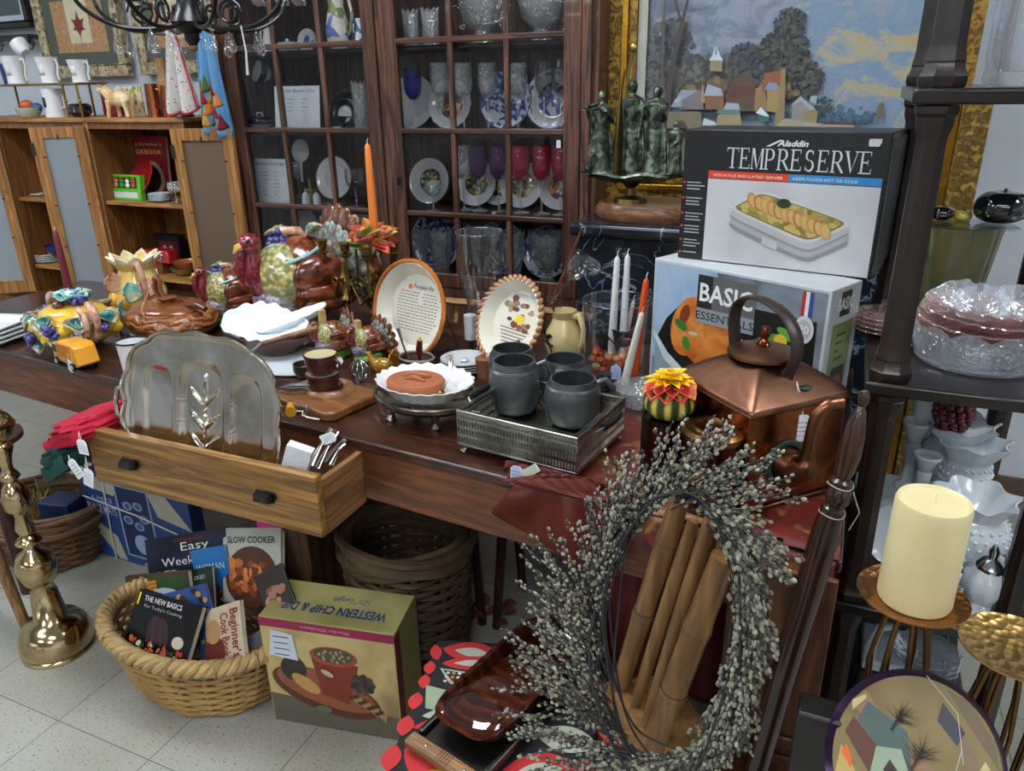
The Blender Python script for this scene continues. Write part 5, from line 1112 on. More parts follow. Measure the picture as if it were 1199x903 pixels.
m = MB(); m.lathe([(0, 0), (r*.5, 0), (r*.9, r*.5), (r, r*1.2), (r*.94, r*1.2), (r*.8, r*.5), (0, r*.2)], 26); m.build('cup', WP, t); m = MB(); m.lathe([(r*.91, r*.5), (r*1.01, r*1.15)], 26); m.build('black_band', BKW, t); m = MB(); m.tube([(-r*.9, 0, r), (-r*1.5, 0, r*.9), (-r*1.4, 0, r*.3), (-r*.8, 0, r*.4)], .004, 8); m.build('handle', GOLD, t)
t = thing('gravy_boat', 'black gravy boat with white foot in front of the black plates', 'gravy boat', (P(393, 135, y=2.52).x, 2.52, zs(2)+.001)); m = MB(); m.lathe([(0, .015), (.02, .016), (.035, .035), (.042, .05), (.038, .05), (.03, .035), (0, .022)], 26, sx=1.15, sy=.7, mod=lambda r, z, a: (r*(1+.35*max(0, -cos(a))**6*(z > .03)), z+.012*max(0, -cos(a))**4*(z > .04))); m.build('bowl', BKW, t)
m = MB(); m.lathe([(0, 0), (.03, 0), (.028, .004), (.015, .008), (.018, .0145), (0, .0145)], 22, sx=1.2); m.build('foot', WP, t); m = MB(); m.tube([(.042, 0, .045), (.065, 0, .05), (.064, 0, .028), (.038, 0, .028)], .003, 8); m.build('handle', BKW, t)
t = thing('covered_dish', 'black banded covered dish at the left end of the second row', 'dish', (P(304, 135, y=2.52).x, 2.52, zs(2)+.001)); m = MB(); m.lathe([(0, 0), (.025, 0), (.028, .01), (.045, .022), (.05, .034), (.045, .036), (0, .036)], 26, sx=1.1); m.build('bowl', WP, t)
m = MB(); m.lathe([(.046, .022), (.0515, .034), (.05, .04), (.03, .05), (0, .053)], 26, sx=1.1); m.build('lid', BKW, t); m = MB(); m.tube([(-.015, 0, .05), (-.012, 0, .064), (.012, 0, .064), (.015, 0, .05)], .003, 8); m.build('knob', WP, t)
crystal('cut crystal vase at the right end of the black china row', 419, 97, 2, 18, 2)
def signcard(label, x0, y0, x1, y1, row, title, lines, y=2.47):
    a = P(x0, y1, y=y); b = P(x1, y1, y=y); w = b.x-a.x; hh = P(x0, y0, y=y).z-zs(row); t = thing('price_card', label, 'card', M=T(a.x, y, zs(row)+.001) @ Rx(radians(-8)))
    m = MB(); m.mat(ink('#c8d0d8', .6)).bx(0, w, -.001, .001, 0, hh); m.mat(ink('#2a3040', .6)).text(title, w/2, hh*.86, hh*.075, .0014, M=Rx(pi/2), width=w*.8, shear=.35)
    rr = random.Random(x0); m.mat(ink('#6a7280', .6))
    for i in range(lines):
        zz = hh*(.7-.085*i); m.rect(w*.28, zz, w*(.28+rr.uniform(.1, .2)), zz+.0022, .0012, M=Rx(pi/2)); m.rect(w*.6, zz, w*(.6+rr.uniform(.05, .16)), zz+.0022, .0012, M=Rx(pi/2))
    m.build('card', None, t, smooth=False); return t
signcard('white card with a line of script in front of the black gold-rimmed plate', 322, 101, 374, 144, 2, 'Noritake Bleudine China', 4)
signcard('white card with lists of prices in the third row of the left door', 295, 186, 338, 229, 3, 'Noritake Goldridge', 7)
# third row left
t = thing('round_server', 'pale round ladle standing upright left of the gold-rimmed plate', 'ladle'); c = P(353, 177, y=2.6); t.matrix_world = T(*c) @ Rz(.2) @ Rx(pi/2-.2)
m = MB(); m.lathe([(0, 0), (.03, .002), (.038, .01), (.036, .012), (.028, .005), (0, .003)], 26, sy=1.2); m.build('bowl', plain('#b8bcc0', .2), t); m = MB(); m.tube([(0, -.04, .006), (0, -.075, .004), (0, -.12, 0)], .004, 8); m.build('handle', WP, t)
stand_plate('white plate with a gold rim in the third row of the left door', 390, 200, 50, 3, WP, None, GOLD, y=2.64)
for px, l in ((357, 'white bell-shaped shaker, left of the pair'), (369, 'white bell-shaped shaker, right of the pair')):
    o = MB(); o.lathe([(0, 0), (.018, 0), (.017, .02), (.012, .04), (.004, .048), (0, .05)], 22); q = o.build('white_shaker', WP, None); tag(q, l, 'shaker', 'white shakers'); q.location = (P(px, 220, y=2.5).x, 2.5, zs(3)+.001)
t = thing('gold_cross', 'small gold cross standing in front of the white shakers', 'cross', (P(362, 210, y=2.475).x, 2.475, zs(3)+.001)); m = MB(); m.bx(-.004, .004, -.002, .002, 0, .1); m.bx(-.03, .03, -.002, .002, .055, .063); m.build('cross', GOLD, t)
goblet('clear glass candlestick right of the gold-rimmed plate', 414, 198, 3, 22, GL, y=2.5); goblet('small clear glass at the left end of the third row', 347, 190, 3, 14, GLC, y=2.6)
o = MB(); o.lathe([(0, 0), (.018, 0), (.018, .1), (.007, .13), (.007, .17), (0, .17)], 20); q = o.build('green_bottle', plain('#5a8a3a', .1, trans=.3, coat=.5), None); tag(q, 'slim green bottle behind the orange candle in the cabinet', 'bottle'); q.location = (P(434, 200, y=2.6).x, 2.6, zs(3)+.001)
stand_plate('white oval platter in the bottom row, left', 352, 282, 58, 4, WP, None, None, y=2.66); stand_plate('white oval platter in the bottom row, right', 428, 282, 62, 4, WP, None, None, y=2.66)
for i, (px, py) in enumerate(((566, 148), (654, 164), (578, 238))):
    q = P(px, py, y=CY-.006) if i == 1 else P(px, py, y=yG-.07); c = card(.024 if i == 1 else .012, .014 if i == 1 else .012, '#cfd4e4'); o = c.build('shelf_tag', None, None, smooth=False); tag(o, ['small white tag on the shelf edge under the blue plate', 'white price tag hanging on the right door rail', 'small white tag on the shelf edge under the purple goblets'][i], 'price tag'); o.location = q; 
    if i != 1: o.location.z = zs(2 if i == 0 else 3)+.0135
# ================================================================ HUTCH CONTENTS
yH = HY+.12
def book(name, label, W_, Hh, D_, cover, M, title=None, tc='#ffffff', art=None, th=None):
    t = thing(name, label, 'book', M=M); m = MB(); m.bx(0, W_, -D_, -D_+.002, 0, Hh); m.bx(0, W_, -.002, 0, 0, Hh); m.bx(0, .002, -D_, 0, 0, Hh); m.build('cover', cover, t, smooth=False)
    m = MB(); m.bx(.002, W_-.003, -D_+.002, -.002, .003, Hh-.003); m.build('pages', ink('#cfc8b8', .8), t, smooth=False)
    m = MB(); F_ = Rx(pi/2)
    if art: art(m, F_, W_, Hh, D_+.0004)
    for tt in (title or []): m.mat(ink(tt[4] if len(tt) > 4 else tc, .5)).text(tt[0], W_*tt[1], Hh*tt[2], Hh*tt[3], D_+.0012, M=F_, width=W_*tt[5] if len(tt) > 5 else None, bold=tt[6] if len(tt) > 6 else 0)
    if m.v: m.build('cover_print', None, t, smooth=False)
    return t
c = P(157, 242, y=yH+.1); w = P(198, 200, y=yH+.1).x-c.x; hh = P(180, 160, y=yH+.1).z-zA
def art0(m, F_, W_, Hh, z): m.mat(ink('#b8aa8c')).disc(W_*.62, Hh*.28, W_*.3, W_*.3, z, 20, M=F_); m.mat(ink('#3a2c28')).disc(W_*.62, Hh*.28, W_*.22, W_*.22, z+.0004, 20, M=F_)
book('red_cookbook', 'red cookbook with gold lettering standing in the oak cabinet', w, hh, .02, ink('#8f1f26', .4), T(c.x, yH+.1, zA+.001) @ Rx(radians(-6)), [('Betty Crocker\'s', .5, .84, .055, '#d8d0c0', .82), ('COOKBOOK', .5, .70, .075, '#c9a860', .82, .02)], art=art0)
t = thing('red_platter', 'glossy red shell-shaped dish leaning in front of the cookbook', 'dish'); c = P(166, 213, y=yH+.01); t.matrix_world = T(*c) @ Rz(-.3) @ Rx(radians(62)) @ Rz(.5); k = mw(29, c)
m = MB(); m.lathe([(0, -.012), (k*.5, -.01), (k*.8, .004), (k, .016), (k*.97, .02), (k*.75, .009), (0, -.006)], 36, sy=.8, mod=lambda r, z, a: (r*(1+.03*cos(9*a)), z)); m.build('dish', plain('#9c1420', .12, coat=.7), t)
t = thing('spreader_set', 'green gift box of six snowman-handled spreaders', 'boxed spreaders'); a = P(119, 237, y=yH-.06); b = P(166, 237, y=yH-.06); w = b.x-a.x; hh = P(119, 204, y=yH-.06).z-zA; t.location = (a.x, yH-.06, zA+.001); t.rotation_euler = (radians(-8), 0, 0)
m = MB(); m.mat(ink('#58b82a', .4)).bx(0, w, 0, .025, 0, hh); m.mat(ink('#1f5a18')).rect(w*.08, hh*.46, w*.92, hh*.92, .0005, M=Rx(pi/2)); m.mat(ink('#c8ccd0')).rect(w*.08, hh*.08, w*.92, hh*.32, .0005, M=Rx(pi/2)); m.build('box', None, t, smooth=False)
for i in range(6):
    m = MB(); x = w*(.15+.14*i); m.mat(plain(['#e8e8e8', '#e8e0d8', '#d87850', '#3a8a4a', '#e8e8e8', '#c83a34'][i], .3)); m.ell((x, -.004, hh*.58), (w*.045, .005, hh*.1), 10, 8); m.ell((x, -.004, hh*.74), (w*.04, .005, hh*.08), 10, 8); m.mat(plain('#b8202a', .4)).ell((x, -.005, hh*.84), (w*.035, .005, hh*.05), 10, 8); m.build('spreader_handle', None, t)
DS = plain('#b8c0cc', .2, coat=.4)
for i in range(5): o = MB(); o.lathe([(0, 0), (.03, 0), (.048, .009), (.047, .011), (.028, .003), (0, .003)], 28); q = o.build('small_plate', DS, None); tag(q, 'small white plate %s the stack beside the green gift box' % ['at the bottom of', 'second in', 'in the middle of', 'fourth in', 'on top of'][i], 'plate', 'small plates in the oak cabinet'); q.location = (P(188, 236, y=yH-.05).x, yH-.05, zA+.001+.006*i)
wineglass('goblet', 'clear cut tumbler beside the small plates in the oak cabinet', T(P(205, 236, y=yH-.06).x, yH-.05, zA+.001), .085, .03, GLC)
# lower right bay
t = thing('owl_tin', 'red tin with two big round eyes on a wooden box', 'tin'); a = P(187, 292, y=yH-.03); w = mw(42, a); zt2 = zB+.052; t.location = (a.x, yH-.03, zt2)
m = MB(); m.prism([(-w/2, 0), (w/2, 0), (w/2, .03), (w*.42, .058), (-w*.42, .058), (-w/2, .03)], -.03, .03, M=Rx(pi/2)); m.build('tin', plain('#a81c1c', .25, coat=.4), t, bevel=.006)
for s in (-1, 1):
    m = MB(); m.lathe([(0, .004), (.017, .004), (.021, 0)], 24, M=T(s*.024, -.031, .032) @ Rx(pi/2)); e = m.build('eye', metal('#c8ccd0', .2), t); m = MB(); m.ell((s*.024, -.036, .032), (.007, .002, .012), 12, 8); m.build('pupil', ink('#1a2230', .2), e)
t = thing('advent_box', 'small wooden number box with a red tag printed 14', 'wooden box', (P(187, 318, y=yH-.03).x, yH-.03, zB+.001)); m = MB(); m.bx(-.05, .05, -.025, .025, 0, .05); m.build('box', wood('#5a3418', '#8a5a30', 2, 0), t, bevel=.002)
m = MB(); m.mat(ink('#b8202a')).bx(-.012, .022, -.0275, -.0255, .022, .049); m.mat(ink('#d8d8d0')).bx(-.008, .018, -.0285, -.0276, .0, .024); m.mat(ink('#20242a')).text('14', .005, .005, .013, .0288, M=Rx(pi/2)); m.build('number_tag', None, t, smooth=False)
for i, (px, l, c) in enumerate(((214, 'terracotta bowl on the lower shelf of the oak cabinet', '#a05a34'), (210, 'tan bowl under the terracotta bowl', '#8a7048'))):
    o = MB(); o.lathe([(0, 0), (.025, 0), (.045, .018), (.055, .035), (.052, .035), (.04, .018), (0, .004)], 28); q = o.build('clay_bowl', plain(c, .3, coat=.3), None); tag(q, l, 'bowl'); q.location = (P(px, 322, y=yH-.03).x+.03, yH-.03, zB+.001+(.03 if i == 0 else 0))
t = thing('red_photo_box', 'dark box with a red picture behind the owl-eyed tin', 'box', (P(196, 285, y=yH+.08).x, yH+.1, zB+.001)); m = MB(); m.mat(ink('#1a1a24')).bx(-.075, .075, -.02, .02, 0, .15); m.mat(ink('#7a2430')).rect(-.055, .06, .06, .12, .0205, M=Rx(pi/2)); m.mat(ink('#c8a8a0')).disc(-.02, .09, .012, .012, .021, 12, M=Rx(pi/2)); m.disc(.02, .09, .012, .012, .021, 12, M=Rx(pi/2)); m.build('box', None, t, smooth=False)
# left bay
wineglass('goblet', 'large balloon wine glass with a black stem in the oak cabinet', T(P(28, 228, y=yH-.04).x, yH-.05, zC+.001), .17, .044, plain('#15151a', .2, coat=.4), None, GL)
for i in range(5): o = MB(); o.lathe([(0, 0), (.04, 0), (.062, .008), (.061, .01), (.038, .003), (0, .003)], 28); q = o.build('small_plate', WP, None); tag(q, 'white plate %s the stack below the balloon wine glass' % ['at the bottom of', 'second in', 'in the middle of', 'fourth in', 'on top of'][i], 'plate', 'white plates in the oak cabinet'); q.location = (P(58, 308, y=yH-.04).x, yH-.04, zD+.001+.0075*i)
teacup('cobalt blue mug behind the white plates in the oak cabinet', 62, 285, 1, 20, plain('#1c2a7a', .2, coat=.5), z=zD+.04, y=yH-.04)
o = MB(); o.lathe([(0, 0), (.03, 0), (.045, .006), (.044, .008), (0, .003)], 24); q = o.build('small_plate', WP, None); tag(q, 'single white saucer beside the balloon wine glass', 'saucer'); q.location = (P(47, 229, y=yH-.02).x, yH-.02, zC+.001)
# ================================================================ ON THE HUTCH TOP
yT = HY+.06; zT = hT+.001
def tx(px, py=132, y=yT): return P(px, py, y=y).x
t = thing('brass_shelf', 'low brass and glass display shelf on the oak cabinet', 'shelf stand'); zsf = P(60, 100, y=yT).z-zT; BR2_ = metal('#a88440', .25)
x0, x1 = tx(-25), tx(112)
for x in (x0, tx(5), tx(92), x1-.02):
    m = MB(); m.tube([(x, yT-.05, zT), (x, yT-.05, zT+zsf)], .005, 8); m.ell((x, yT-.05, zT+zsf*.5), (.008, .008, .008), 10, 8); m.tube([(x, yT+.08, zT), (x, yT+.08, zT+zsf)], .005, 8); m.build('leg', BR2_, t)
m = MB(); m.bx(x0-.01, x1, yT-.06, yT+.09, zT+zsf, zT+zsf+.008); m.build('shelf', metal('#9a8454', .3), t, bevel=.002)
PRN = blotch(['#cfd2d2', '#c4c8ca', '#d4d6d4', '#8a5a4a', '#c9cccc', '#4a5a7a', '#cfd2d2'], 45, .2, 0)
for px, yt, w, l in ((14, 66, 36, 'white pitcher mug with a blue printed scene, left on the brass shelf'), (53, 67, 34, 'white pitcher mug with a printed soldier, centre of the brass shelf'), (90, 70, 32, 'white pitcher mug with a fruit print, right on the brass shelf')):
    c = P(px, yt, y=yT); zz = zT+zsf+.009; hh = c.z-zz; r = mw(w*.72, c)/2; t = thing('printed_mug', l, 'mug', (c.x, yT, zz), 0, 'printed mugs on the brass shelf')
    m = MB(); m.lathe([(0, 0), (r*.85, 0), (r*.82, hh*.06), (r*.78, hh*.4), (r*.95, hh*.85), (r*1.05, hh), (r, hh), (r*.75, hh*.5), (0, hh*.1)], 30); m.build('body', WP, t)
    m = MB(); m.lathe([(r*.79, hh*.3), (r*.80, hh*.45), (r*.9, hh*.72)], 14, arc=(-2.6, -1.1)); m.build('printed_scene', PRN, t, solid=.001)
    m = MB(); m.tube([(r*.9, 0, hh*.85), (r*1.35, 0, hh*.9), (r*1.5, 0, hh*.65), (r*1.2, 0, hh*.35), (r*1.3, 0, hh*.1)], .005, 8); m.build('handle', WP, t)
t = thing('tilted_cup', 'white cup tipped on top of the centre mug', 'cup'); c = P(30, 62, y=yT+.03); t.matrix_world = T(*c) @ Ry(-.7); m = MB(); m.lathe([(0, 0), (.02, 0), (.035, .03), (.036, .055), (.033, .055), (.03, .03), (0, .005)], 24); m.build('cup', WP, t)
c = P(62, 103, y=yT); hh = zsf*.9; t = thing('monogram_mug', 'plain white mug with a round emblem under the brass shelf', 'mug', (c.x, yT-.01, zT)); r = mw(24, c)/2
m = MB(); m.lathe([(0, 0), (r, 0), (r*.92, hh*.3), (r*.95, hh), (r*.88, hh), (r*.85, .01), (0, .01)], 28); m.build('body', WP, t); m = MB(); m.lathe([(r*.955, hh*.35), (r*.965, hh*.7)], 6, arc=(-2.1, -1.5)); m.build('emblem', ink('#2a3040'), t, solid=.001); m = MB(); m.tube([(r*.9, 0, hh*.8), (r*1.45, 0, hh*.75), (r*1.4, 0, hh*.35), (r*.85, 0, hh*.3)], .0045, 8); m.build('handle', WP, t)
c = P(34, 120, y=yT); t = thing('lattice_bowl', 'cream bowl with green lattice rim holding fruit', 'bowl', (c.x, yT-.01, zT)); m = MB(); m.lathe([(0, 0), (.035, 0), (.05, .02), (.055, .04), (.05, .04), (0, .02)], 28); m.build('bowl', bands(['#c8ccb8', '#8aa088'], 70, 0, 0, .3, 0), t); m = MB(); m.ell((-.005, 0, .05), (.028, .028, .022), 14, 10); m.build('orange_fruit', plain('#c8602c', .3), t); m = MB(); m.ell((.03, .02, .04), (.03, .02, .02), 12, 8); m.build('blue_fruit', plain('#2c5c9a', .3), t)
c = P(94, 118, y=yT); t = thing('black_pot', 'glossy black round pot under the brass shelf', 'pot', (c.x, yT-.01, zT)); m = MB(); m.lathe([(0, 0), (.03, 0), (.048, .02), (.046, .045), (.036, .055), (.03, .053), (0, .04)], 28); m.build('pot', BKW, t); m = MB(); m.tube([(.045, 0, .045), (.065, 0, .045), (.062, 0, .02), (.045, 0, .02)], .004, 8); m.build('handle', BKW, t)
c = P(130, 112, y=yT+.06); t = thing('red_tin', 'dark red tin behind the cow creamer', 'tin', (c.x, yT+.06, zT)); m = MB(); m.bx(-.045, .045, -.02, .02, 0, .1); m.build('tin', plain('#7a1822', .3), t, bevel=.008)
# cow creamer
c = P(146, 128, y=yT); t = thing('cow_creamer', 'brown and cream ceramic cow creamer standing on the oak cabinet', 'cow figurine', (c.x, yT-.02, zT), 0); t.scale = (mw(52, c)/.15,)*3; COW = blotch(['#cf8a3c', '#e0cda4', '#d8b880'], 14, .25, 0, coat=.5, vor=False)
m = MB(); m.ell((0, 0, .058), (.052, .024, .026), 20, 12); m.tube([(-.035, 0, .066), (-.055, 0, .082), (-.066, 0, .09)], [.021, .016, .014], 12); m.ell((-.075, 0, .085), (.02, .012, .012), 14, 8)
for x, y, k in ((-.035, -.013, -.012), (-.028, .013, .006), (.036, -.013, .008), (.042, .013, -.004)): m.tube([(x, y, .052), (x+k*.4, y, .028), (x+k, y, .0)], [.012, .007, .007], 10)
b = m.build('body', COW, t); q = b.modifiers.new('join', 'REMESH'); q.mode = 'VOXEL'; q.voxel_size = .0022; q.use_smooth_shade = True
m = MB(); m.tube([(.05, 0, .066), (.06, 0, .086), (.048, 0, .094), (.036, 0, .085)], .004, 8); m.build('tail', COW, t)
m = MB(); m.lathe([(0, .08), (.014, .08), (.016, .09), (.006, .094), (0, .1)], 18, M=T(.005, 0, 0)); m.build('lid', plain('#e0d8c4', .2), t)
for s in (-1, 1): m = MB(); m.tube([(-.06, s*.012, .098), (-.058, s*.024, .103)], [.005, .002], 8); m.build('ear', COW, t)
c = P(150, 98, y=yT+.03); o = MB(); o.bx(-.05, .05, -.004, .004, 0, .12); q = o.build('recipe_tile', blotch(['#cfc4a0', '#b8a04a', '#d8d0b8', '#3a8a8a'], 60, .4, 0), None); tag(q, 'small printed tile standing behind the cow creamer', 'tile'); q.location = (c.x, yT+.045, zT)
for px, yt, w, l in ((176, 98, 17, 'copper tankard right of the cow creamer'), (194, 100, 15, 'dark copper tankard behind the white towel')):
    c = P(px, yt, y=yT); hh = c.z-zT; r = mw(w, c)/2; t = thing('copper_tankard', l, 'tankard', (c.x, yT, zT)); m = MB(); m.lathe([(0, 0), (r*1.05, 0), (r, hh*.08), (r*.95, hh*.5), (r*.85, hh), (r*.75, hh), (0, hh*.9)], 24); m.build('body', metal('#b8704a', .25, dark='#7a4428'), t)
    m = MB(); m.tube([(r*.85, 0, hh*.85), (r*1.5, 0, hh*.8), (r*1.5, 0, hh*.4), (r*.95, 0, hh*.25)], .004, 8); m.build('handle', metal('#b8704a', .25), t)
c = P(189, 72, y=yT+.09); t = thing('wooden_mallet_head', 'turned wooden box behind the copper tankards', 'wooden box', (c.x, yT+.09, zT)); t.name = 'wooden_canister'; hh = P(189, 68, y=yT+.09).z-zT; m = MB(); m.lathe([(0, 0), (.035, 0), (.035, hh*.6), (.02, hh*.75), (.025, hh), (0, hh)], 24); m.build('canister', wood('#8a6238', '#b08a58', 2, 2), t)
# framed pictures on the wall
GFR = bands(['#8a7448', '#c8b88a', '#6a5a34'], 60, 0, 8, .5, .8, 0)
def framed(name, label, px0, px1, pytop, pybot, y, lay, cat='picture', lean=0):
    a = P(px0, pybot, y=y); b = P(px1, pybot, y=y); w = (b-a).length; hh = P((px0+px1)/2, pytop, y=y).z-min(a.z, b.z)
    t = thing(name, label, cat, M=T(a.x, y, a.z) @ Rz(atan2(b.y-a.y, b.x-a.x)) @ Rx(-lean)); return t, w, hh
def pic(name, label, x0, x1, z0, z1, y, fw, fmat, mats, rz=0):
    t = thing(name, label, 'framed picture', (x0, y, z0), rz); w = x1-x0; h_ = z1-z0
    m = MB()
    for a, b, c_, d in ((0, w, 0, fw), (0, w, h_-fw, h_)): m.bx(a, b, 0, .03, c_, d)
    m.bx(0, fw, 0, .03, fw, h_-fw); m.bx(w-fw, w, 0, .03, fw, h_-fw); m.build('frame', fmat, t, bevel=.004)
    m = MB(); m.mat(mats[0]).bx(fw, w-fw, .015, .018, fw, h_-fw); F_ = T(0, .015, 0) @ Rx(pi/2)
    for i, (c_, k) in enumerate(mats[1]): k0 = k; m.mat(c_).rect(fw+k0, fw+k0, w-fw-k0, h_-fw-k0, .0006*(i+1), M=F_)
    return t, m, F_, w, h_
yW = 2.9
def leafpic(label, px0, px1, pyb, zt_):
    a = P(px0, pyb, y=yW); b = P(px1, pyb, y=yW)
    t, m, F_, w, h_ = pic('leaf_picture', label, a.x, b.x, a.z, zt_, yW, .055, blotch(['#a89a78', '#8a7a58', '#c0b494', '#6a5a44'], 60, .5, .4, coat=0), (ink('#565a52', .8), ((plain('#b08a64', .8, var=.25, vs=60), .06),)))
    cx_, cz_ = w/2, h_*.5; m.mat(ink('#cfc8ac', .8)).rect(cx_-.075, cz_-.075, cx_+.075, cz_+.15, .002, M=F_); m.mat(ink('#7a2c2c', .7))
    for k, (r, L) in enumerate(((90, .075), (140, .06), (40, .06), (200, .045), (-20, .045), (270, .05))):
        a_ = radians(r); d = Vector((cos(a_), sin(a_))); n_ = Vector((-d.y, d.x)); p0 = Vector((cx_, cz_)); m.poly([p0-n_*.008, p0+d*L*.35-n_*.02, p0+d*L*.5-n_*.01, p0+d*L, p0+d*L*.5+n_*.01, p0+d*L*.35+n_*.02, p0+n_*.008], .0026+.0001*k, M=F_)
    m.rect(cx_-.002, cz_-.1, cx_+.002, cz_, .0026, M=F_); m.build('print', None, t, smooth=False)
leafpic('framed red maple leaf picture on the wall above the mugs', 55, 152, 92, 1.98); leafpic('second framed leaf picture, partly behind the chandelier and towels', 165, 262, 88, 1.98)
a = P(-60, 38, y=yW); b = P(36, 38, y=yW); t, m, F_, w, h_ = pic('dark_framed_print', 'dark framed print at the top left corner of the wall', a.x, b.x, a.z, 2.0, yW, .03, plain('#2a2624', .4), (ink('#b8c4d0', .6), ((ink('#4a5a5c', .6), .03),))); m.build('print', None, t, smooth=False)
t = thing('wall_rack', 'black iron scroll rack on the wall below the dark print', 'wall rack', (0, yW+.03, 0)); m = MB(); c = P(40, 40, y=yW-.02); a = P(-30, 42, y=yW-.02); m.bx(a.x, c.x, -.09, .0, c.z-.02, c.z); m.build('rail', plain('#2c2522', .4), t, bevel=.002)
for i in range(4):
    x = a.x+.06+(c.x-a.x-.1)*i/3; m = MB(); m.tube([(x+.03*cos(u)*(1-u/12), -.05, c.z-.05+.03*sin(u)*(1-u/12)) for u in [k*.5 for k in range(18)]]+[(x, -.05, c.z-.02)], .0035, 6); m.build('scroll', plain('#1c1a1c', .4), t)
t = thing('blue_cup', 'dark blue cup standing on the rack at the left edge', 'cup', P(4, 58, y=yT+.1)); t.location.z = zT+zsf+.009; m = MB(); m.lathe([(0, 0), (.03, 0), (.036, .09), (.032, .09), (.027, .01), (0, .01)], 22); m.build('cup', plain('#232a6a', .2, coat=.4), t)
# towels on a peg
t = thing('towel_post', 'dark turned wooden towel post at the right end of the oak cabinet', 'towel stand'); c = P(222, 48, y=yT); zt3 = P(222, 30, y=yT).z; m = MB(); m.lathe([(0, 0), (.04, 0), (.035, .012), (.01, .02), (.008, zt3-zT-.06), (.016, zt3-zT-.04), (.016, zt3-zT-.02), (.01, zt3-zT), (0, zt3-zT)], 16, M=T(min(c.x, hR-.05), yT, zT)); m.build('post', plain('#2a1a14', .4), t)
pc = Vector((min(c.x, hR-.05), yT, zt3-.03)); m = MB(); m.tube([pc+Vector((-.07, -.02, .01)), pc, pc+Vector((.06, -.02, .01))], .006, 8); m.build('peg', plain('#2a1a14', .4), t)
def towel(label, name, pts_top, pts_bot, y, matf, edge, folds, z_fold=.02):
    """hanging towel gathered at the top"""
    tl, tr = [P(*q_, y=y) for q_ in pts_top]; bl, br = [P(*q_, y=y) for q_ in pts_bot]
    def f(u, v):
        a = tl.lerp(bl, v); b = tr.lerp(br, v); q_ = a.lerp(b, u); q_.y += z_fold*(.4+.8*v)*sin(u*folds*pi+v*.8)-.035; q_.z += .012*sin(u*folds*pi)*v; return q_
    t = thing(name, label, 'towel'); m = MB(); m.grid(f, 48, 26); m.build('fabric', matf, t, solid=.002)
    if edge:
        m = MB(); m.tube([f(i/40, 1) for i in range(41)], .0045, 6); m.tube([f(1, i/30) for i in range(31)], .004, 6); m.build('rick_rack_trim', edge, t)
    return t, f
n = NT('sprigged_cotton'); v = n.new('ShaderNodeTexVoronoi'); v.inputs['Scale'].default_value = 75; n.l.new(n.coord(), v.inputs['Vector']); n.set(Base_Color=n.ramp(v.outputs['Distance'], [(.16, '#8a3038'), (.26, '#d0ccc8')]), Roughness=.85)
towel('white sprigged tea towel with red rick-rack trim hanging over the oak cabinet', 'floral_towel', ((203, 36), (214, 42)), ((199, 132), (243, 128)), yT-.07, n.m, plain('#a81c2c', .7), 5)
t, f = towel('pale blue tea towel with a quilted star patch hanging over the oak cabinet', 'blue_towel', ((236, 30), (254, 36)), ((242, 150), (283, 160)), yT-.07, plain('#5f96c4', .8, var=.08), None, 5)
m = MB(); rr = random.Random(5); SC = ['#a02030', '#c8a04a', '#4a6a3a', '#d8803a', '#7a1a2a']
for j in range(4):
    for i in range(5-(j % 2)):
        u0 = .14+.15*i+.07*(j % 2); vb = .93-.11*j; hgt = .2-.02*abs(i-2); m.mat(plain(SC[(i+2*j) % 5], .8))
        def g(a, b, u0=u0, vb=vb, hgt=hgt, j=j): q_ = f(max(0, min(1, u0+.15*(a-.5)*(1-b))), vb-hgt*b); q_.y -= .004+.0012*j; return q_
        m.grid(g, 3, 6)
m.build('star_patch', None, t, solid=.001)
# chandelier
IR = plain('#17161a', .35, .4, coat=.2); yCh = 1.75; c = P(222, 26, y=yCh)
t = thing('crystal_chandelier', 'black iron chandelier with hanging crystal drops', 'chandelier', c); 
m = MB(); m.lathe([(0, -.075), (.008, -.07), (.012, -.055), (.02, -.045), (.02, -.03), (.035, -.02), (.05, 0), (.03, .03), (.02, .08), (.03, .1), (.015, .13), (.01, .2), (0, .2)], 20); m.build('hub', IR, t)
m = MB(); m.tube([(0, 0, .2), (0, 0, 2.9-c.z-.01)], .006, 8); m.lathe([(0, 0), (.06, 0), (.02, -.04), (0, -.04)], 20, M=T(0, 0, 2.9-c.z)); m.build('hanging_rod', IR, t)
m = MB(); m.ell((0, 0, -.062), (.012, .012, .012), 12, 8); m.build('wood_finial', wood('#6a4020', '#a07040', 2), t)
CRY = glass('#ffffff', .02, cut=.6, cs=60, edge=.9)
def drop(q, s=1.0):
    m = MB(); m.lathe([(0, 0), (.003*s, -.003*s), (.007*s, -.018*s), (.0095*s, -.03*s), (.008*s, -.038*s), (0, -.045*s)], 8, M=T(*q) @ T(0, 0, -.008)); m.build('crystal_drop', CRY, t, ang=20)
    m = MB(); m.cyl((q[0], q[1], q[2]), (q[0], q[1], q[2]-.009), .0008, n=5); m.build('drop_wire', metal('#b8b8b8', .3), t)
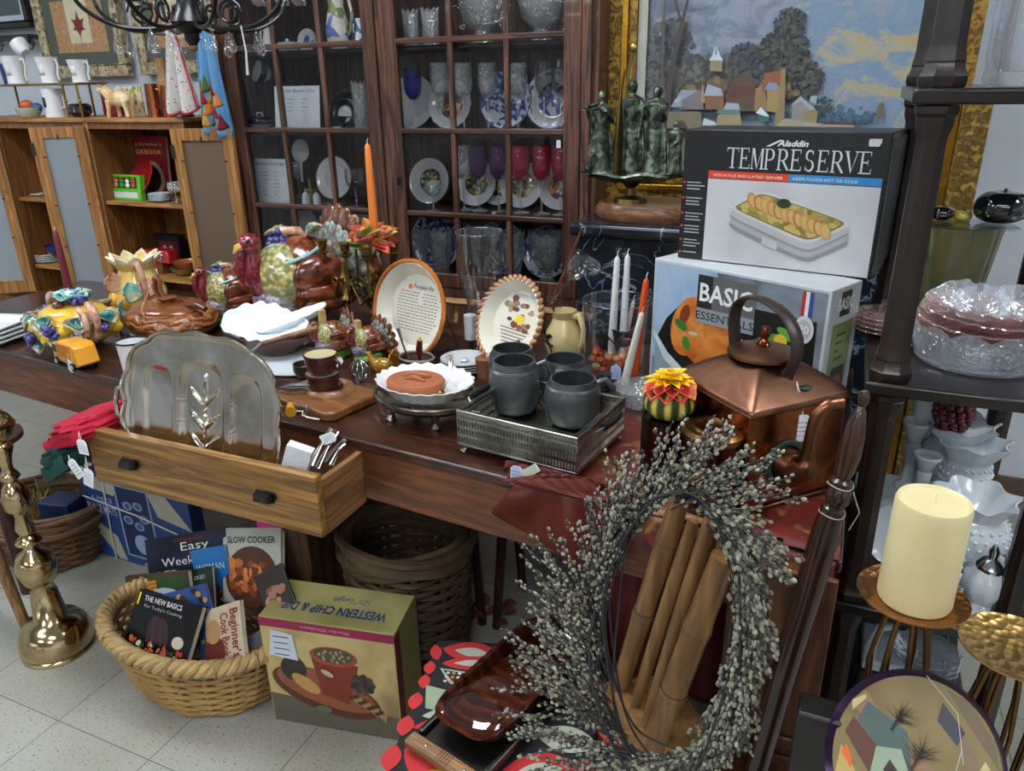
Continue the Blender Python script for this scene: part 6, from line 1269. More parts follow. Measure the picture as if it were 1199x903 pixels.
for i in range(8):
    a = 2*pi*i/8+.25; d = Vector((cos(a), sin(a), 0)); pts = [d*.03, d*.1+Vector((0, 0, -.018)), d*.19+Vector((0, 0, -.012)), d*.26+Vector((0, 0, .03)), d*.28+Vector((0, 0, .085)), d*.27+Vector((0, 0, .11))]
    m = MB(); m.tube(cr(pts, 5), .0055, 8)
    sc_ = [d*(.12+.035*cos(u)*(1-u/16))+Vector((0, 0, .02+.035*sin(u)*(1-u/16))) for u in [k*.55 for k in range(16)]]; m.tube(sc_, .004, 6); m.lathe([(0, 0), (.03, .004), (.033, .012), (.012, .008), (0, .01)], 16, M=T(*(d*.27+Vector((0, 0, .11))))); m.build('arm', IR, t)
    m = MB(); m.lathe([(0, 0), (.011, 0), (.011, .09), (0, .09)], 14, M=T(*(d*.27+Vector((0, 0, .12))))); m.build('candle_tube', plain('#d8d0b8', .5), t)
    drop(d*.27+Vector((.0, 0, .1)), 1.1); drop(d*.19+Vector((0, 0, -.02)), 1.3); drop(d*.11+Vector((0, 0, -.025)), 1.0)
m = MB(); m.tube([P(282, 30, y=yCh)-c, P(288, 60, y=yCh)-c, P(290, 88, y=yCh)-c], [.002, .0025, .004], 8); m.build('pull_stem', plain('#b8bcc0', .3), t)
# ================================================================ MARBLE STAND, PAINTING, BRONZE
n = NT('black_marble'); c_ = n.coord((1, 1, 1)); f = n.noise(c_, 5, 6, 2.5); d_ = n.new('ShaderNodeMath', operation='SUBTRACT'); n.l.new(f, d_.inputs[0]); d_.inputs[1].default_value = .5
ab = n.new('ShaderNodeMath', operation='ABSOLUTE'); n.l.new(d_.outputs[0], ab.inputs[0]); n.set(Base_Color=n.ramp(ab.outputs[0], [(0, '#8a98a8'), (.006, '#4a5868'), (.022, '#141c28'), (.3, '#0e141e')]), Roughness=.2, Coat_Weight=.4); MBL = n.m
mx0 = P(664, 275, y=2.1).x; mz = P(700, 262, y=2.12).z
t = thing('marble_pedestal', 'black veined marble pedestal behind the tapers, under the bronze group', 'pedestal')
m = MB(); m.bx(mx0+.02, .15, 2.14, 2.42, 0, mz-.04); m.build('body', MBL, t, bevel=.004)
m = MB(); m.bx(mx0, .17, 2.11, 2.44, mz-.0395, mz); m.build('slab', MBL, t, bevel=.012, seg=3)
t = thing('wooden_plaque', 'oval oak plaque on the marble pedestal under the bronze group', 'plaque'); a = P(690, 252, y=2.2); k = P(800, 252, y=2.2).x-a.x
pz = P(740, 240, y=2.2).z-mz
m = MB(); m.lathe([(0, 0), (.95, 0), (1, .3), (1, .6), (.92, 1), (0, 1)], 44, M=T(a.x+k*.62, 2.27, mz+.001) @ Matrix.Diagonal((k*.62, .12, pz, 1))); m.build('board', wood('#5c3a24', '#8a6040', 1.4, 0, .35, .2), t)
# bronze group
BZ = n_ = None
n = NT('verdigris_bronze'); f = n.noise(n.coord(), 30, 5, 1); n.set(Base_Color=n.ramp(f, [(.35, '#262a24'), (.48, '#4c544a'), (.6, '#7c8c7c'), (.72, '#948660')]), Metallic=.75, Roughness=.38); n.bump(n.noise(n.coord(), 90, 4), .5, .004); BZ = n.m
bz0 = P(735, 212, y=2.25); t = thing('bronze_group', 'green bronze sculpture of robed musicians standing on a rocky base', 'sculpture', (bz0.x+.01, 2.25, bz0.z))
m = MB(); zz = mz+pz+.001-bz0.z; m.lathe([(0, zz), (.05, zz), (.045, zz+.012), (.015, zz+.02), (.012, -.02), (.03, -.002), (0, -.001)], 20); m.build('pedestal_foot', metal('#6a5a38', .35, dark='#2a2618'), t)
bw = mw(124, t.location); hB = .026
m = MB(); rr = random.Random(4)
m.lathe([(0, 0), (.3, 0), (.34, .2), (.5, .75), (.48, 1.0), (0, 1.05)], 40, M=Matrix.Diagonal((bw, bw*.55, .028, 1)), mod=lambda r, z, a: (r*(1+.08*sin(a*5)), z*(1+.25*sin(a*7+r*20)*(r > .2)))); m.build('rocky_base', BZ, t)
def figure(x, y, hh, tw_, arm, name='robed_figure', beard=0):
    m = MB(); s = hh; hb = hB
    m.tube([(0, 0, 0), (0, 0, .2*s), (0, 0, .5*s), (0, 0, .68*s), (0, 0, .80*s), (0, 0, .845*s)], [.19*s, .16*s, .13*s, .145*s, .15*s, .05*s], 14, flat=.75)
    for i in range(5): a = i*1.25; m.tube([(.18*s*cos(a), .12*s*sin(a), 0), (.145*s*cos(a), .1*s*sin(a), .3*s), (.115*s*cos(a+.3), .09*s*sin(a+.3), .6*s)], [.035*s, .026*s, .014*s], 7)
    m.tube([(0, 0, .82*s), (0, -.005, .88*s)], .032*s, 8); m.ell((0, -.012*s, .925*s), (.054*s, .06*s, .072*s), 14, 10); m.ell((0, -.065*s, .92*s), (.01*s, .014*s, .012*s), 8, 6); m.tube([(0, -.04*s, .89*s), (0, -.05*s, .86*s)], [.02*s, .012*s], 8)
    for sd in (-1, 1):
        e = Vector((sd*.14*s, -.03*s, .62*s)); h_ = Vector(arm[0 if sd < 0 else 1])*s; m.tube([(sd*.095*s, 0, .77*s), e, h_], [.042*s, .034*s, .02*s], 8); m.ell(h_, (.022*s, .022*s, .026*s), 8, 6)
        for f_ in range(5): q = h_+Vector((.006*(f_-2)*s*1.6, -.014*s, -.004*f_*s)); m.tube([h_, q, q+Vector((0, -.008*s, -.014*s))], [.009*s, .007*s, .005*s], 5)
    o = m.build(name, BZ, t); q = o.modifiers.new('join', 'REMESH'); q.mode = 'VOXEL'; q.voxel_size = .0028; q.use_smooth_shade = True; o.location = (x, y, hb); o.rotation_euler = (0, 0, tw_); return o
hh = P(735, 92, y=2.25).z-P(735, 200, y=2.25).z
f1 = figure(-.30*bw, -.01, hh*.9, .5, ((-.22, -.16, .8), (.02, -.18, .76))); f2 = figure(-.02*bw, .01, hh, -.2, ((-.12, -.08, .45), (.12, -.08, .4))); f3 = figure(.22*bw, 0, hh*.94, -.5, ((-.05, -.18, .78), (.2, -.14, .76))); f4 = figure(.42*bw, -.03, hh*.58, -.9, ((-.1, -.16, .6), (.1, -.16, .5)))
m = MB(); m.tube([(-.42*bw, -.05, hB+hh*.71), (-.36*bw, -.055, hB+hh*.73)], [.006, .014], 8, flat=.4); m.tube([(-.36*bw, -.055, hB+hh*.73), (-.28*bw, -.05, hB+hh*.76)], [.016, .01], 8, flat=.4); m.tube([(-.47*bw, -.05, hB+hh*.68), (-.25*bw, -.08, hB+hh*.70)], .002, 6); m.build('violin', BZ, t)
m = MB(); m.tube([(-.08*bw, -.06, hB), (-.08*bw, -.06, hB+hh*.3), (-.08*bw, -.05, hB+hh*.9), (-.05*bw, -.05, hB+hh*1.1)], [.02, .026, .006, .004], 10, flat=.5); m.build('cello', metal('#7a6a38', .3, dark='#3a3820'), t)
m = MB(); m.tube([(-.12*bw, .03, hB), (-.1*bw, .03, hB+hh), (-.06*bw, .03, hB+hh*1.28)], .004, 8); m.ell((-.055*bw, .03, hB+hh*1.33), (.012, .008, .014), 10, 8); m.build('staff', metal('#a08a50', .3), t)
# painting
yQ = 2.56
def q2(px, py): v = P(px, py, y=yQ); return v.x, v.z
L0, L1, L2, L3 = q2(713, 120)[0], q2(742, 120)[0], q2(746, 120)[0], q2(757, 100)[0]; R3 = q2(1079, 100)[0]; R0 = R3+(L3-L0); bz = mz+.003; bt = bz+(L1-L0)+(L3-L2); TZ_ = 2.12
t = thing('village_painting', 'large painting of a snowy village under a blue and gold sky, in a gilt frame', 'painting')
G1 = blotch(['#8a6a2c', '#5a4420', '#b08a3c', '#4a3a1c'], 40, .4, .9, coat=0, metal_=.5, vor=False); G2 = metal('#c8963c', .25, dark='#a07424')
def ring_(name, x0, x1, z0, z1, w, y0, y1, mt, wm=1):
    m = MB(); m.bx(x0, x0+w, y0, y1, z0, z1); m.bx(x1-w, x1, y0, y1, z0, z1); m.bx(x0+w, x1-w, y0, y1, z0, z0+w); m.bx(x0+w, x1-w, y0, y1, z1-w, z1); return m.build(name, mt, t, bevel=.003)
W1 = L1-L0; ring_('outer_frame', L0, R0, bz, TZ_, W1*.55, yQ-.035, yQ+.03, G1); ring_('gold_moulding', L0+W1*.551, R0-W1*.551, bz+W1*.551, TZ_-W1*.551, W1*.22, yQ-.045, yQ+.03, G2); ring_('beaded_moulding', L0+W1*.772, R0-W1*.772, bz+W1*.772, TZ_-W1*.772, W1*.3, yQ-.028, yQ+.03, G1)
ring_('linen_liner', L0+W1*1.073, R0-W1*1.073, bz+W1*1.073, TZ_-W1*1.073, (L3-L2)*1.0, yQ-.012, yQ+.02, plain('#a8a89c', .8))
n = NT('painted_sky'); co = n.coord((1, 1, 1)); sep = n.new('ShaderNodeSeparateXYZ'); n.l.new(co, sep.inputs[0]); f = n.noise(n.coord((3.2, 1, 5.2)), 2.4, 9, .5, .68)
mr = n.new('ShaderNodeMapRange'); n.l.new(sep.outputs[0], mr.inputs[0]); mr.inputs[1].default_value = L3; mr.inputs[2].default_value = R3; mr.inputs[3].default_value = -.2; mr.inputs[4].default_value = .14
ad = n.new('ShaderNodeMath', operation='ADD'); n.l.new(f, ad.inputs[0]); n.l.new(mr.outputs[0], ad.inputs[1])
n.set(Base_Color=n.ramp(ad.outputs[0], [(.26, '#5c6474'), (.38, '#727c8e'), (.46, '#8890a0'), (.52, '#7a8ea4'), (.58, '#7089a6'), (.65, '#a09c88'), (.76, '#aa9664')]), Roughness=.7); n.bump(n.noise(n.coord(), 120, 3), .3, .002)
m = MB(); F_ = Rx(pi/2); yy = yQ+.005; PM = T(0, yy, 0) @ F_
m.mat(n.m).rect(L3, bt, R3, TZ_-W1*1.1, 0, M=PM); lay = [0]
def pp(pts, col): lay[0] += 1; m.mat(ink(col, .7)).poly([q2(*p_) for p_ in pts], lay[0]*.000012+.0002, M=PM)
def blob(px, py, r, col, n_=60, sx=1.0, sy=1.0, seed=0, s=.2):
    rr = random.Random(seed+px); cx_, cz_ = q2(px, py); R = (q2(px+r, py)[0]-cx_)
    for i in range(int(n_*2.2)):
        a = rr.uniform(0, 2*pi); d = sqrt(rr.random()); lay[0] += 1; k = R*s*.62*rr.uniform(.4, 1.5); m.mat(ink(col[i % len(col)], .7)).disc(cx_+R*d*cos(a)*sx, cz_+R*d*sin(a)*sy, k, k*.8, lay[0]*.000008+.0002, 7, M=PM, rot=a)
m.mat(ink('#6a6e60', .7)).rect(L3, bt, R3, q2(900, 150)[1], .00015, M=PM)
blob(783, 75, 34, ['#4c5058', '#5a5e62', '#3e434a', '#6a6a68'], 220, .9, 1.4, 1, .17); blob(835, 95, 42, ['#5a5a58', '#6a6a64', '#484a4c'], 160, 1.2, .7, 2, .16); blob(872, 75, 20, ['#3c4246', '#4a5054'], 70, 1, 1.3, 3, .2)
for (px, py, r) in ((925, 28, 17), (918, 60, 26), (938, 95, 24), (912, 90, 20)): blob(px, py, r, ['#3a3e3e', '#4a4e4a', '#2e3436', '#585a50'], 110, 1.1, 1.0, 5, .2)
blob(860, 110, 50, ['#6a5a48', '#7a6a50', '#50483c'], 90, 1.5, .35, 6, .12); blob(985, 135, 22, ['#4a6a80', '#3a5a70'], 40, 2, .5, 7, .2); blob(1030, 130, 8, ['#6a6450'], 20, .5, 1.2, 8, .4); blob(965, 122, 10, ['#3a4a3c'], 26, 1, 1, 9, .3)
for pts, c_ in ((((780, 150), (782, 100), (792, 50), (806, 0), (809, 0), (797, 52), (788, 102), (787, 150)), '#4a4440'), (((799, 30), (792, 5), (791, 0), (794, 0), (801, 26)), '#4a4440'), (((776, 100), (777, 30), (780, 0), (782, 0), (779, 60), (779, 100)), '#5a5450'),
    (((833, 83), (833, 68), (840, 62), (847, 68), (847, 84)), '#8c8468'), (((832, 71), (836, 64), (840, 52), (844, 64), (848, 71)), '#b8c8d4'), (((839, 64), (840, 50), (841, 64)), '#5a5a5a'),
    (((787, 125), (800, 105), (820, 106), (822, 125)), '#8c98a8'), (((800, 128), (800, 117), (822, 104), (826, 128)), '#76707a'), (((822, 120), (824, 96), (828, 120)), '#a08a64'), (((827, 128), (828, 105), (848, 108), (850, 128)), '#7c5e46'), (((826, 112), (830, 98), (846, 104), (848, 112)), '#98a4b4'),
    (((850, 130), (852, 108), (862, 92), (875, 84), (884, 92), (890, 130)), '#5a4a40'), (((852, 116), (862, 100), (884, 102), (882, 112)), '#5c3e32'), (((884, 130), (886, 104), (895, 98), (901, 130)), '#8f7252'), (((893, 108), (896, 86), (918, 82), (914, 104)), '#8a5644'), (((899, 130), (899, 104), (908, 96), (916, 104), (912, 132)), '#9a8458'), (((896, 104), (902, 96), (912, 100), (910, 106)), '#7890b0'), (((907, 146), (912, 120), (916, 80), (921, 80), (919, 146)), '#8a7a58'),
    (((848, 128), (852, 120), (866, 121), (868, 128)), '#9aa4b0'), (((840, 132), (842, 128), (868, 128), (868, 138)), '#5a7a78'), (((888, 142), (889, 132), (898, 128), (902, 142)), '#3c6a5c'), (((886, 132), (892, 125), (902, 136), (898, 136)), '#c8d8e4'),
    (((928, 142), (929, 122), (938, 115), (950, 126), (950, 144)), '#8a8488'), (((926, 124), (938, 112), (956, 128), (950, 130), (938, 118)), '#9aa4b0'), (((940, 144), (942, 130), (952, 128), (958, 130), (956, 144)), '#8c8060'), (((948, 118), (950, 112), (958, 112), (956, 122)), '#98a2ae'),
    (((775, 150), (776, 131), (822, 130), (824, 150)), '#7a7260'), (((794, 150), (797, 141), (803, 141), (807, 150)), '#4a4438'), (((840, 146), (842, 134), (868, 134), (870, 146)), '#98886a'), (((905, 150), (920, 138), (960, 144), (1000, 144), (1000, 152)), '#9a9684'), (((824, 146), (826, 138), (838, 142), (842, 148)), '#b8c4d0'),
    (((790, 118), (800, 112), (796, 122)), '#a0a8b2'), (((962, 145), (966, 142), (1000, 143), (1000, 146)), '#5a3038')): pp(pts, c_)
m.build('canvas', None, t, smooth=False)
# second gilt frame right of it
t2 = thing('gilt_frame', 'ornate gilt frame standing behind the shelf stand against the wall', 'picture frame'); a = P(1102, 180, y=2.46); b = P(1152, 180, y=2.46)
m = MB(); w = b.x-a.x; m.bx(a.x, a.x+w*.3, 2.47, 2.5, 0, 1.42); m.build('inner_moulding', G2, t2, bevel=.003); m = MB(); m.bx(a.x+w*.301, b.x, 2.46, 2.5, 0, 1.42); m.build('outer_moulding', blotch(['#8a6a2c', '#5a4a24', '#c09a48'], 50, .35, .9, coat=0, metal_=.5, vor=False), t2, bevel=.003)
# ================================================================ BOXED GOODS ON THE TABLE
def serif(m, s, x, y, h, w, z, M, col):
    """tall narrow roman capitals drawn as strokes"""
    m.mat(ink(col)); cx_ = x; cw = w/len(s)
    def rc(a, b, c, d): m.rect(cx_+a*cw, y+b*h, cx_+c*cw, y+d*h, z, M)
    def pg(*p): m.poly([(cx_+a*cw, y+b*h) for a, b in p], z, M)
    def rib(cxx, cyy, rx, ry, a0, a1, w0, w1, n_=12):
        P1 = []; P2 = []
        for i in range(n_+1):
            a = radians(a0+(a1-a0)*i/n_); k = w0+(w1-w0)*sin(pi*i/n_); P1.append((cxx+(rx+k/2)*cos(a), cyy+(ry+k/3)*sin(a))); P2.append((cxx+(rx-k/2)*cos(a), cyy+(ry-k/3)*sin(a)))
        for i in range(n_): pg(P1[i], P1[i+1], P2[i+1], P2[i])
    for ch in s:
        if ch == 'T': rc(.43, 0, .58, 1); rc(.02, .94, .98, 1); rc(.02, .8, .07, 1); rc(.93, .8, .98, 1); rc(.3, 0, .7, .05)
        if ch == 'E': rc(.16, 0, .30, 1); rc(.05, .95, .82, 1); rc(.77, .8, .82, 1); rc(.3, .48, .62, .54); rc(.6, .4, .65, .63); rc(.05, 0, .9, .06); rc(.85, 0, .9, .22)
        if ch == 'M': rc(.07, 0, .13, 1); pg((.04, 1), (.24, 1), (.54, .12), (.48, 0)); pg((.48, 0), (.54, .12), (.86, 1), (.8, 1)); rc(.8, 0, .95, 1); rc(0, 0, .22, .05); rc(.72, 0, 1, .05)
        if ch in 'PR': rc(.14, 0, .28, 1); rc(.04, .95, .5, 1); rc(.28, .44, .5, .49); rc(.04, 0, .4, .05); rib(.48, .72, .27, .25, -90, 90, .06, .16)
        if ch == 'R': pg((.4, .46), (.56, .48), (1.02, 0), (.84, 0))
        if ch == 'S': rib(.48, .74, .25, .22, 30, 270, .06, .15, 14); rib(.5, .27, .27, .24, 90, -150, .06, .16, 14); rc(.68, .78, .73, .97); rc(.2, .05, .25, .25)
        if ch == 'V': pg((.02, 1), (.22, 1), (.56, .1), (.5, 0)); pg((.5, 0), (.56, .1), (.9, 1), (.84, 1)); rc(-.03, .95, .3, 1); rc(.7, .95, 1.02, 1)
        cx_ += cw
def boxframe(BL, BR): e = (BR-BL); e.z = 0; return BL, e.length, atan2(e.y, e.x)
# roasting pan box
BLy = 1.66; BTL = P(767, 302, y=BLy); zB_ = BTL.z; BTR = P(975, 341, z=zB_); o_, bwid, ba = boxframe(Vector((BTL.x, BTL.y, TZ+.001)), Vector((BTR.x, BTR.y, TZ+.001)))
bh = zB_-TZ-.001; bsd = .21; sd_ = P(1016, 329, z=zB_); bsd = hypot(sd_.x-BTR.x, sd_.y-BTR.y); print('basic', bwid, bh, bsd, math.degrees(ba), BTL, BTR); bsd = min(bsd, .24)
t = thing('roaster_box', 'large printed roasting pan box standing behind the copper kettle', 'box', o_, ba)
m = MB(); CB_ = ink('#b9c0c4', .5); m.mat(CB_).bx(0, bwid, 0, bsd, 0, bh); m.build('carton', None, t, bevel=.002)
m = MB(); F_ = Rx(pi/2); lay = [0]
def fr(pts, col, rough=.4):
    lay[0] += 1; m.mat(ink(col, rough) if isinstance(col, str) else col).poly([(x*bwid, y*bh) for x, y in pts], .0004+lay[0]*.00005, M=F_)
def el(cx_, cy_, rx, ry, col, rot=0, n_=20):
    lay[0] += 1; m.mat(ink(col, .4) if isinstance(col, str) else col).disc(cx_*bwid, cy_*bh, rx*bwid, ry*bh, .0004+lay[0]*.00005, n_, M=F_, rot=rot)
fr([(.015, .02), (.985, .02), (.985, .98), (.015, .98)], blotch(['#5a6670', '#7a8894', '#48525c'], 8, .4, 0, vor=False)); fr([(.015, .3), (.4, .45), (.4, .98), (.015, .98)], blotch(['#7a9ac0', '#a0b8d0', '#88a8cc'], 10, .4, 0, vor=False))
fr([(.03, .42), (.1, .6), (.2, .74), (.3, .8), (.95, .8), (.96, .3), (.6, .04), (.45, .06), (.1, .3)], '#141414'); fr([(.03, .4), (.12, .28), (.48, .03), (.1, .02), (.04, .08)], '#8298a6'); fr([(.02, .5), (.12, .36), (.45, .09), (.43, .06), (.1, .3), (.02, .45)], '#c0ccd2')
TK = blotch(['#a8501c', '#c8732c', '#d88c44', '#b86428'], 14, .3, .1, vor=False)
el(.25, .58, .11, .22, TK, -.3); el(.38, .52, .2, .21, TK, -.35); el(.52, .46, .18, .14, TK, -.2); el(.66, .43, .11, .06, TK, .02); el(.76, .42, .03, .055, TK); el(.72, .32, .08, .045, TK, -.5)
el(.22, .66, .03, .07, '#7a3818', -.3); 
for x, y, rx, ry, c_, a_ in ((.2, .58, .045, .03, '#35702a', -.5), (.24, .46, .025, .05, '#3f7e30', .3), (.28, .54, .03, .013, '#b8b89c', 0), (.7, .62, .08, .03, '#4a8a3a', .5), (.82, .68, .07, .03, '#5aa040', -.4), (.7, .24, .07, .04, '#3f7a30', .3), (.95, .25, .06, .07, '#2f6a2c', .6), (.5, .2, .06, .03, '#3a7a34', -.4), (.78, .64, .035, .04, '#d8b838', 0), (.62, .28, .05, .03, '#e0d4b8', .3), (.12, .12, .05, .06, '#b08a44', 0), (.28, .06, .09, .06, '#2a5030', 0), (.38, .12, .03, .1, '#4a8a3a', .1)): el(x, y, rx, ry, c_, a_)
m.mat(ink('#2a2c2e')).build if 0 else None
fr([(.29, .95), (.29, .73), (.38, .73), (.38, .95)], '#1e2022'); fr([(.38, .95), (.38, .73), (.63, .73), (.63, .95)], '#5c5f60'); fr([(.29, .73), (.29, .63), (.63, .63), (.63, .73)], '#8c979e')
zt_ = .0006+lay[0]*.00005
m.mat(ink('#e4e6e6')).text('BASIC', .46*bwid, .78*bh, .12*bh, zt_, M=F_, width=.31*bwid, bold=.02); m.mat(ink('#1c2024')).text('ESSENTIALS', .46*bwid, .655*bh, .055*bh, zt_, M=F_, width=.34*bwid, bold=.01)
for i, c_ in enumerate(('#b02a30', '#dcdcdc', '#2a4a9a')): fr([(.865+.018*i, .97), (.883+.018*i, .97), (.883+.018*i, .82), (.865+.018*i, .82)], c_)
el(.89, .74, .05, .085, '#c8ccd0'); el(.89, .74, .036, .062, '#aab0b4'); m.mat(ink('#e8e8e8')).text('20', .89*bwid, .72*bh, .05*bh, .0012+lay[0]*.00005, M=F_)
m.M = Matrix(); q_ = [(.03, .62), (.05, .82), (.1, .84), (.12, .6)]; m.build('printed_front', None, t, smooth=False)
m = MB(); m.tube([(.03*bwid, -.003, .6*bh), (.05*bwid, -.003, .82*bh), (.11*bwid, -.003, .86*bh), (.115*bwid, -.003, .66*bh)], .003, 6) if 0 else None
FR_ = T(bwid, 0, 0) @ Rz(pi/2) @ Rx(pi/2); m = MB(); m.mat(ink('#7c8c54')).rect(.02, .01, bsd-.02, bh*.78, .0006, FR_); m.mat(ink('#26282a')).rect(.04, bh*.82, bsd-.04, bh*.97, .0006, FR_); m.mat(ink('#e4e6e6')).text('BASIC', bsd*.5, bh*.86, bh*.075, .001, M=FR_, width=bsd*.5, bold=.02)
m.mat(ink('#2c3428'))
for i in range(9):
    if i not in (4, 5): m.rect(.04, bh*(.7-.05*i), bsd-.045-.01*(i % 3), bh*(.715-.05*i), .001, FR_)
m.mat(ink('#2a2420')).rect(bsd*.3, bh*.25, bsd*.75, bh*.5, .0012, FR_); m.mat(ink('#8a4a24')).disc(bsd*.53, bh*.38, bsd*.15, bh*.07, .0015, 16, FR_); m.build('printed_side', None, t, smooth=False)
# insulated server box on top
zT2 = zB_+.0015; TBL = P(793, 301, z=zT2); TBR = P(1019, 327, z=zT2); o_, bwid, ba = boxframe(TBL, TBR); bh = P(804, 150, y=TBL.y-.0).z-zT2; hh2 = P(1050, 157, y=TBR.y).z-zT2; bh = (bh+hh2)/2; bsd = .16; print('temp', bwid, bh, math.degrees(ba), TBL)
t = thing('server_box', 'black and white insulated server box stacked on the roasting pan box', 'box', TBL, ba)
m = MB(); m.mat(ink('#17181c', .4)).bx(0, bwid, 0, bsd, 0, bh); m.build('carton', None, t, bevel=.002)
m = MB(); lay = [0]
fr([(.145, .005), (.985, .005), (.985, .64), (.145, .64)], blotch(['#a9abb0', '#c4c6cc', '#b6b8be'], 3, .4, 0, vor=False)); fr([(.145, .645), (.56, .645), (.56, .70), (.145, .70)], '#d04424'); fr([(.56, .645), (.985, .645), (.985, .70), (.56, .70)], '#2a84c4')
m.mat(ink('#e8e0d8')).text('VERSATILE INSULATED SERVER', .35*bwid, .66*bh, .02*bh, .0011, M=F_, width=.36*bwid); m.text('KEEPS FOODS HOT OR COLD', .73*bwid, .66*bh, .022*bh, .0011, M=F_, width=.3*bwid)
serif(m, 'TEMPRESERVE', .235*bwid, .725*bh, .15*bh, .7*bwid, .0012, F_, '#c4ccd2'); m.mat(ink('#d8dce0')).text('Aladdin', .56*bwid, .895*bh, .042*bh, .0012, M=F_, width=.15*bwid, bold=.03, shear=.3)
m.poly([(.43*bwid, .89*bh), (.5*bwid, .94*bh), (.51*bwid, .935*bh), (.45*bwid, .89*bh)], .0012, F_)
lay = [30]
def rrect(cx_, cy_, w, h, col, rot=0): fr([(cx_+(x*w*cos(rot)-y*h*sin(rot)), cy_+(x*w*sin(rot)+y*h*cos(rot))) for x, y in [(math.copysign(abs(cos(a))**.35, cos(a)), math.copysign(abs(sin(a))**.35, sin(a))) for a in [2*pi*i/36 for i in range(36)]]], col)
def quadr(pts, col): fr(pts, col)
def rq(c_, col, e=.28, N=44):
    pts = []
    for i in range(N):
        a = 2*pi*i/N; s = math.copysign(abs(cos(a))**e, cos(a)); q_ = math.copysign(abs(sin(a))**e, sin(a)); s = (s+1)/2; q_ = (q_+1)/2; (ax_, ay_), (bx2, by2), (cx3, cy3), (dx4, dy4) = c_
        pts.append(((1-s)*(1-q_)*ax_+s*(1-q_)*bx2+s*q_*cx3+(1-s)*q_*dx4, (1-s)*(1-q_)*ay_+s*(1-q_)*by2+s*q_*cy3+(1-s)*q_*dy4))
    fr(pts, col)
for dv, c_ in ((-.14, '#84868a'), (-.11, '#a2a4a8'), (-.07, '#8c8e92'), (-.05, '#aeb0b2')): rq([(.255, .43+dv), (.43, .58+dv*.6), (.9, .39+dv), (.69, .2+dv)], c_)
rq([(.255, .43), (.43, .58), (.9, .39), (.69, .2)], '#c2c4c6'); rq([(.285, .43), (.435, .56), (.87, .385), (.69, .225)], '#7a6e44')
rq([(.30, .43), (.44, .55), (.855, .385), (.69, .24)], blotch(['#a8904a', '#7a7434', '#c0a860', '#8a8040'], 90, .5, 0))
for i in range(12): el(.39+.034*i, .495-.0165*i, .024, .062, ['#b88444', '#a87438', '#c09450'][i % 3], .35); el(.393+.034*i, .495-.0165*i, .017, .048, '#c8a468', .35)
el(.55, .49, .035, .035, '#2e3820'); rq([(.46, .18), (.54, .14), (.54, .2), (.46, .24)], '#b6b8ba')
lay = [80]; rr = random.Random(8)
for k, y in enumerate((.6, .48, .36, .26, .15, .05)):
    el(.018, y+.005, .007, .01, '#d04424', 0, 8)
    for j in range(1 if k == 5 else 3):
        m.mat(ink('#a8acb0')).rect(.03*bwid, (y-.025*j)*bh, (.1+.03*rr.random())*bwid, (y+.009-.025*j)*bh, .006*0+.0007, F_)
fr([(.93, .93), (.96, .93), (.96, .96), (.93, .96)], '#c8ccd0'); rrect(.93, .935, .025, .025, '#c8ccd0'); m.build('printed_front', None, t, smooth=False)
m = MB(); m.mat(ink('#5a5850', .7)).bx(bwid+.0005, bwid+.0015, .008, bsd-.01, .02, bh-.01); m.mat(ink('#2c2c2e', .6)).bx(bwid+.0016, bwid+.0022, .03, bsd-.03, .04, bh-.03); m.build('worn_side', None, t, smooth=False)
# ================================================================ ETAGERE CONTENTS
MG = plain('#cdd6de', .2, var=.03, coat=.5)
def hob(R_, H0, pr, label, x, y, z, cat='vase', ruff=.12, bumps=True, name='milk_glass_vase', n_=60):
    t = thing(name, label, cat, (x, y, z)); m = MB()
    full = [(r*R_, h*H0) for r, h in pr]; 
    def md(r, zz, a):
        k = max(0, (zz/H0-.8)/.2); return r*(1+ruff*k*sin(7*a)), zz+ruff*.35*R_*k*sin(7*a+1)
    m.lathe([(0, 0)]+full+[(max(.001, full[-1][0]-.003), full[-1][1]), (max(.001, full[-2][0]-.004), full[-2][1]), (0, H0*.3)], n_, mod=md); m.build('body', MG, t)
    if bumps:
        m = MB(); 
        for j in range(5):
            zz = .2+.11*j; r = None
            for (r0_, h0_), (r1_, h1_) in zip(pr[:-1], pr[1:]):
                if h0_ <= zz <= h1_ and h1_ > h0_: r = r0_+(r1_-r0_)*(zz-h0_)/(h1_-h0_)
            if r is None: continue
            nb = 22
            for i in range(nb): a = 2*pi*(i+.5*(j % 2))/nb; m.ell((R_*r*cos(a), R_*r*sin(a), H0*zz), (.0042, .0042, .0042), 6, 5)
        m.build('hobnails', MG, t)
    return t
def ep(px, py, z, dx=0): q = P(px, py, z=z); return q.x, q.y
z2 = EZ[1]+.001
def evase(label, px, y, ytop, ybot, w, pr, **k):
    a = P(px, ybot, y=y); b = P(px, ytop, y=y); R_ = mw(w, a)/2; z0 = max(z2, a.z); return hob(R_, b.z-z0, pr, label, a.x, y, z0, **k)
bowlp = [(.5, 0), (.45, .05), (.7, .15), (.95, .4), (.9, .6), (.7, .75), (.85, .9), (1, 1)]
flarep = [(.5, 0), (.45, .06), (.3, .14), (.62, .3), (.7, .5), (.6, .7), (.85, .88), (1, 1)]
candp = [(.9, 0), (.85, .04), (.4, .1), (.45, .2), (.35, .35), (.5, .5), (.55, .65), (.35, .78), (.6, .9), (1, .95), (1, 1)]
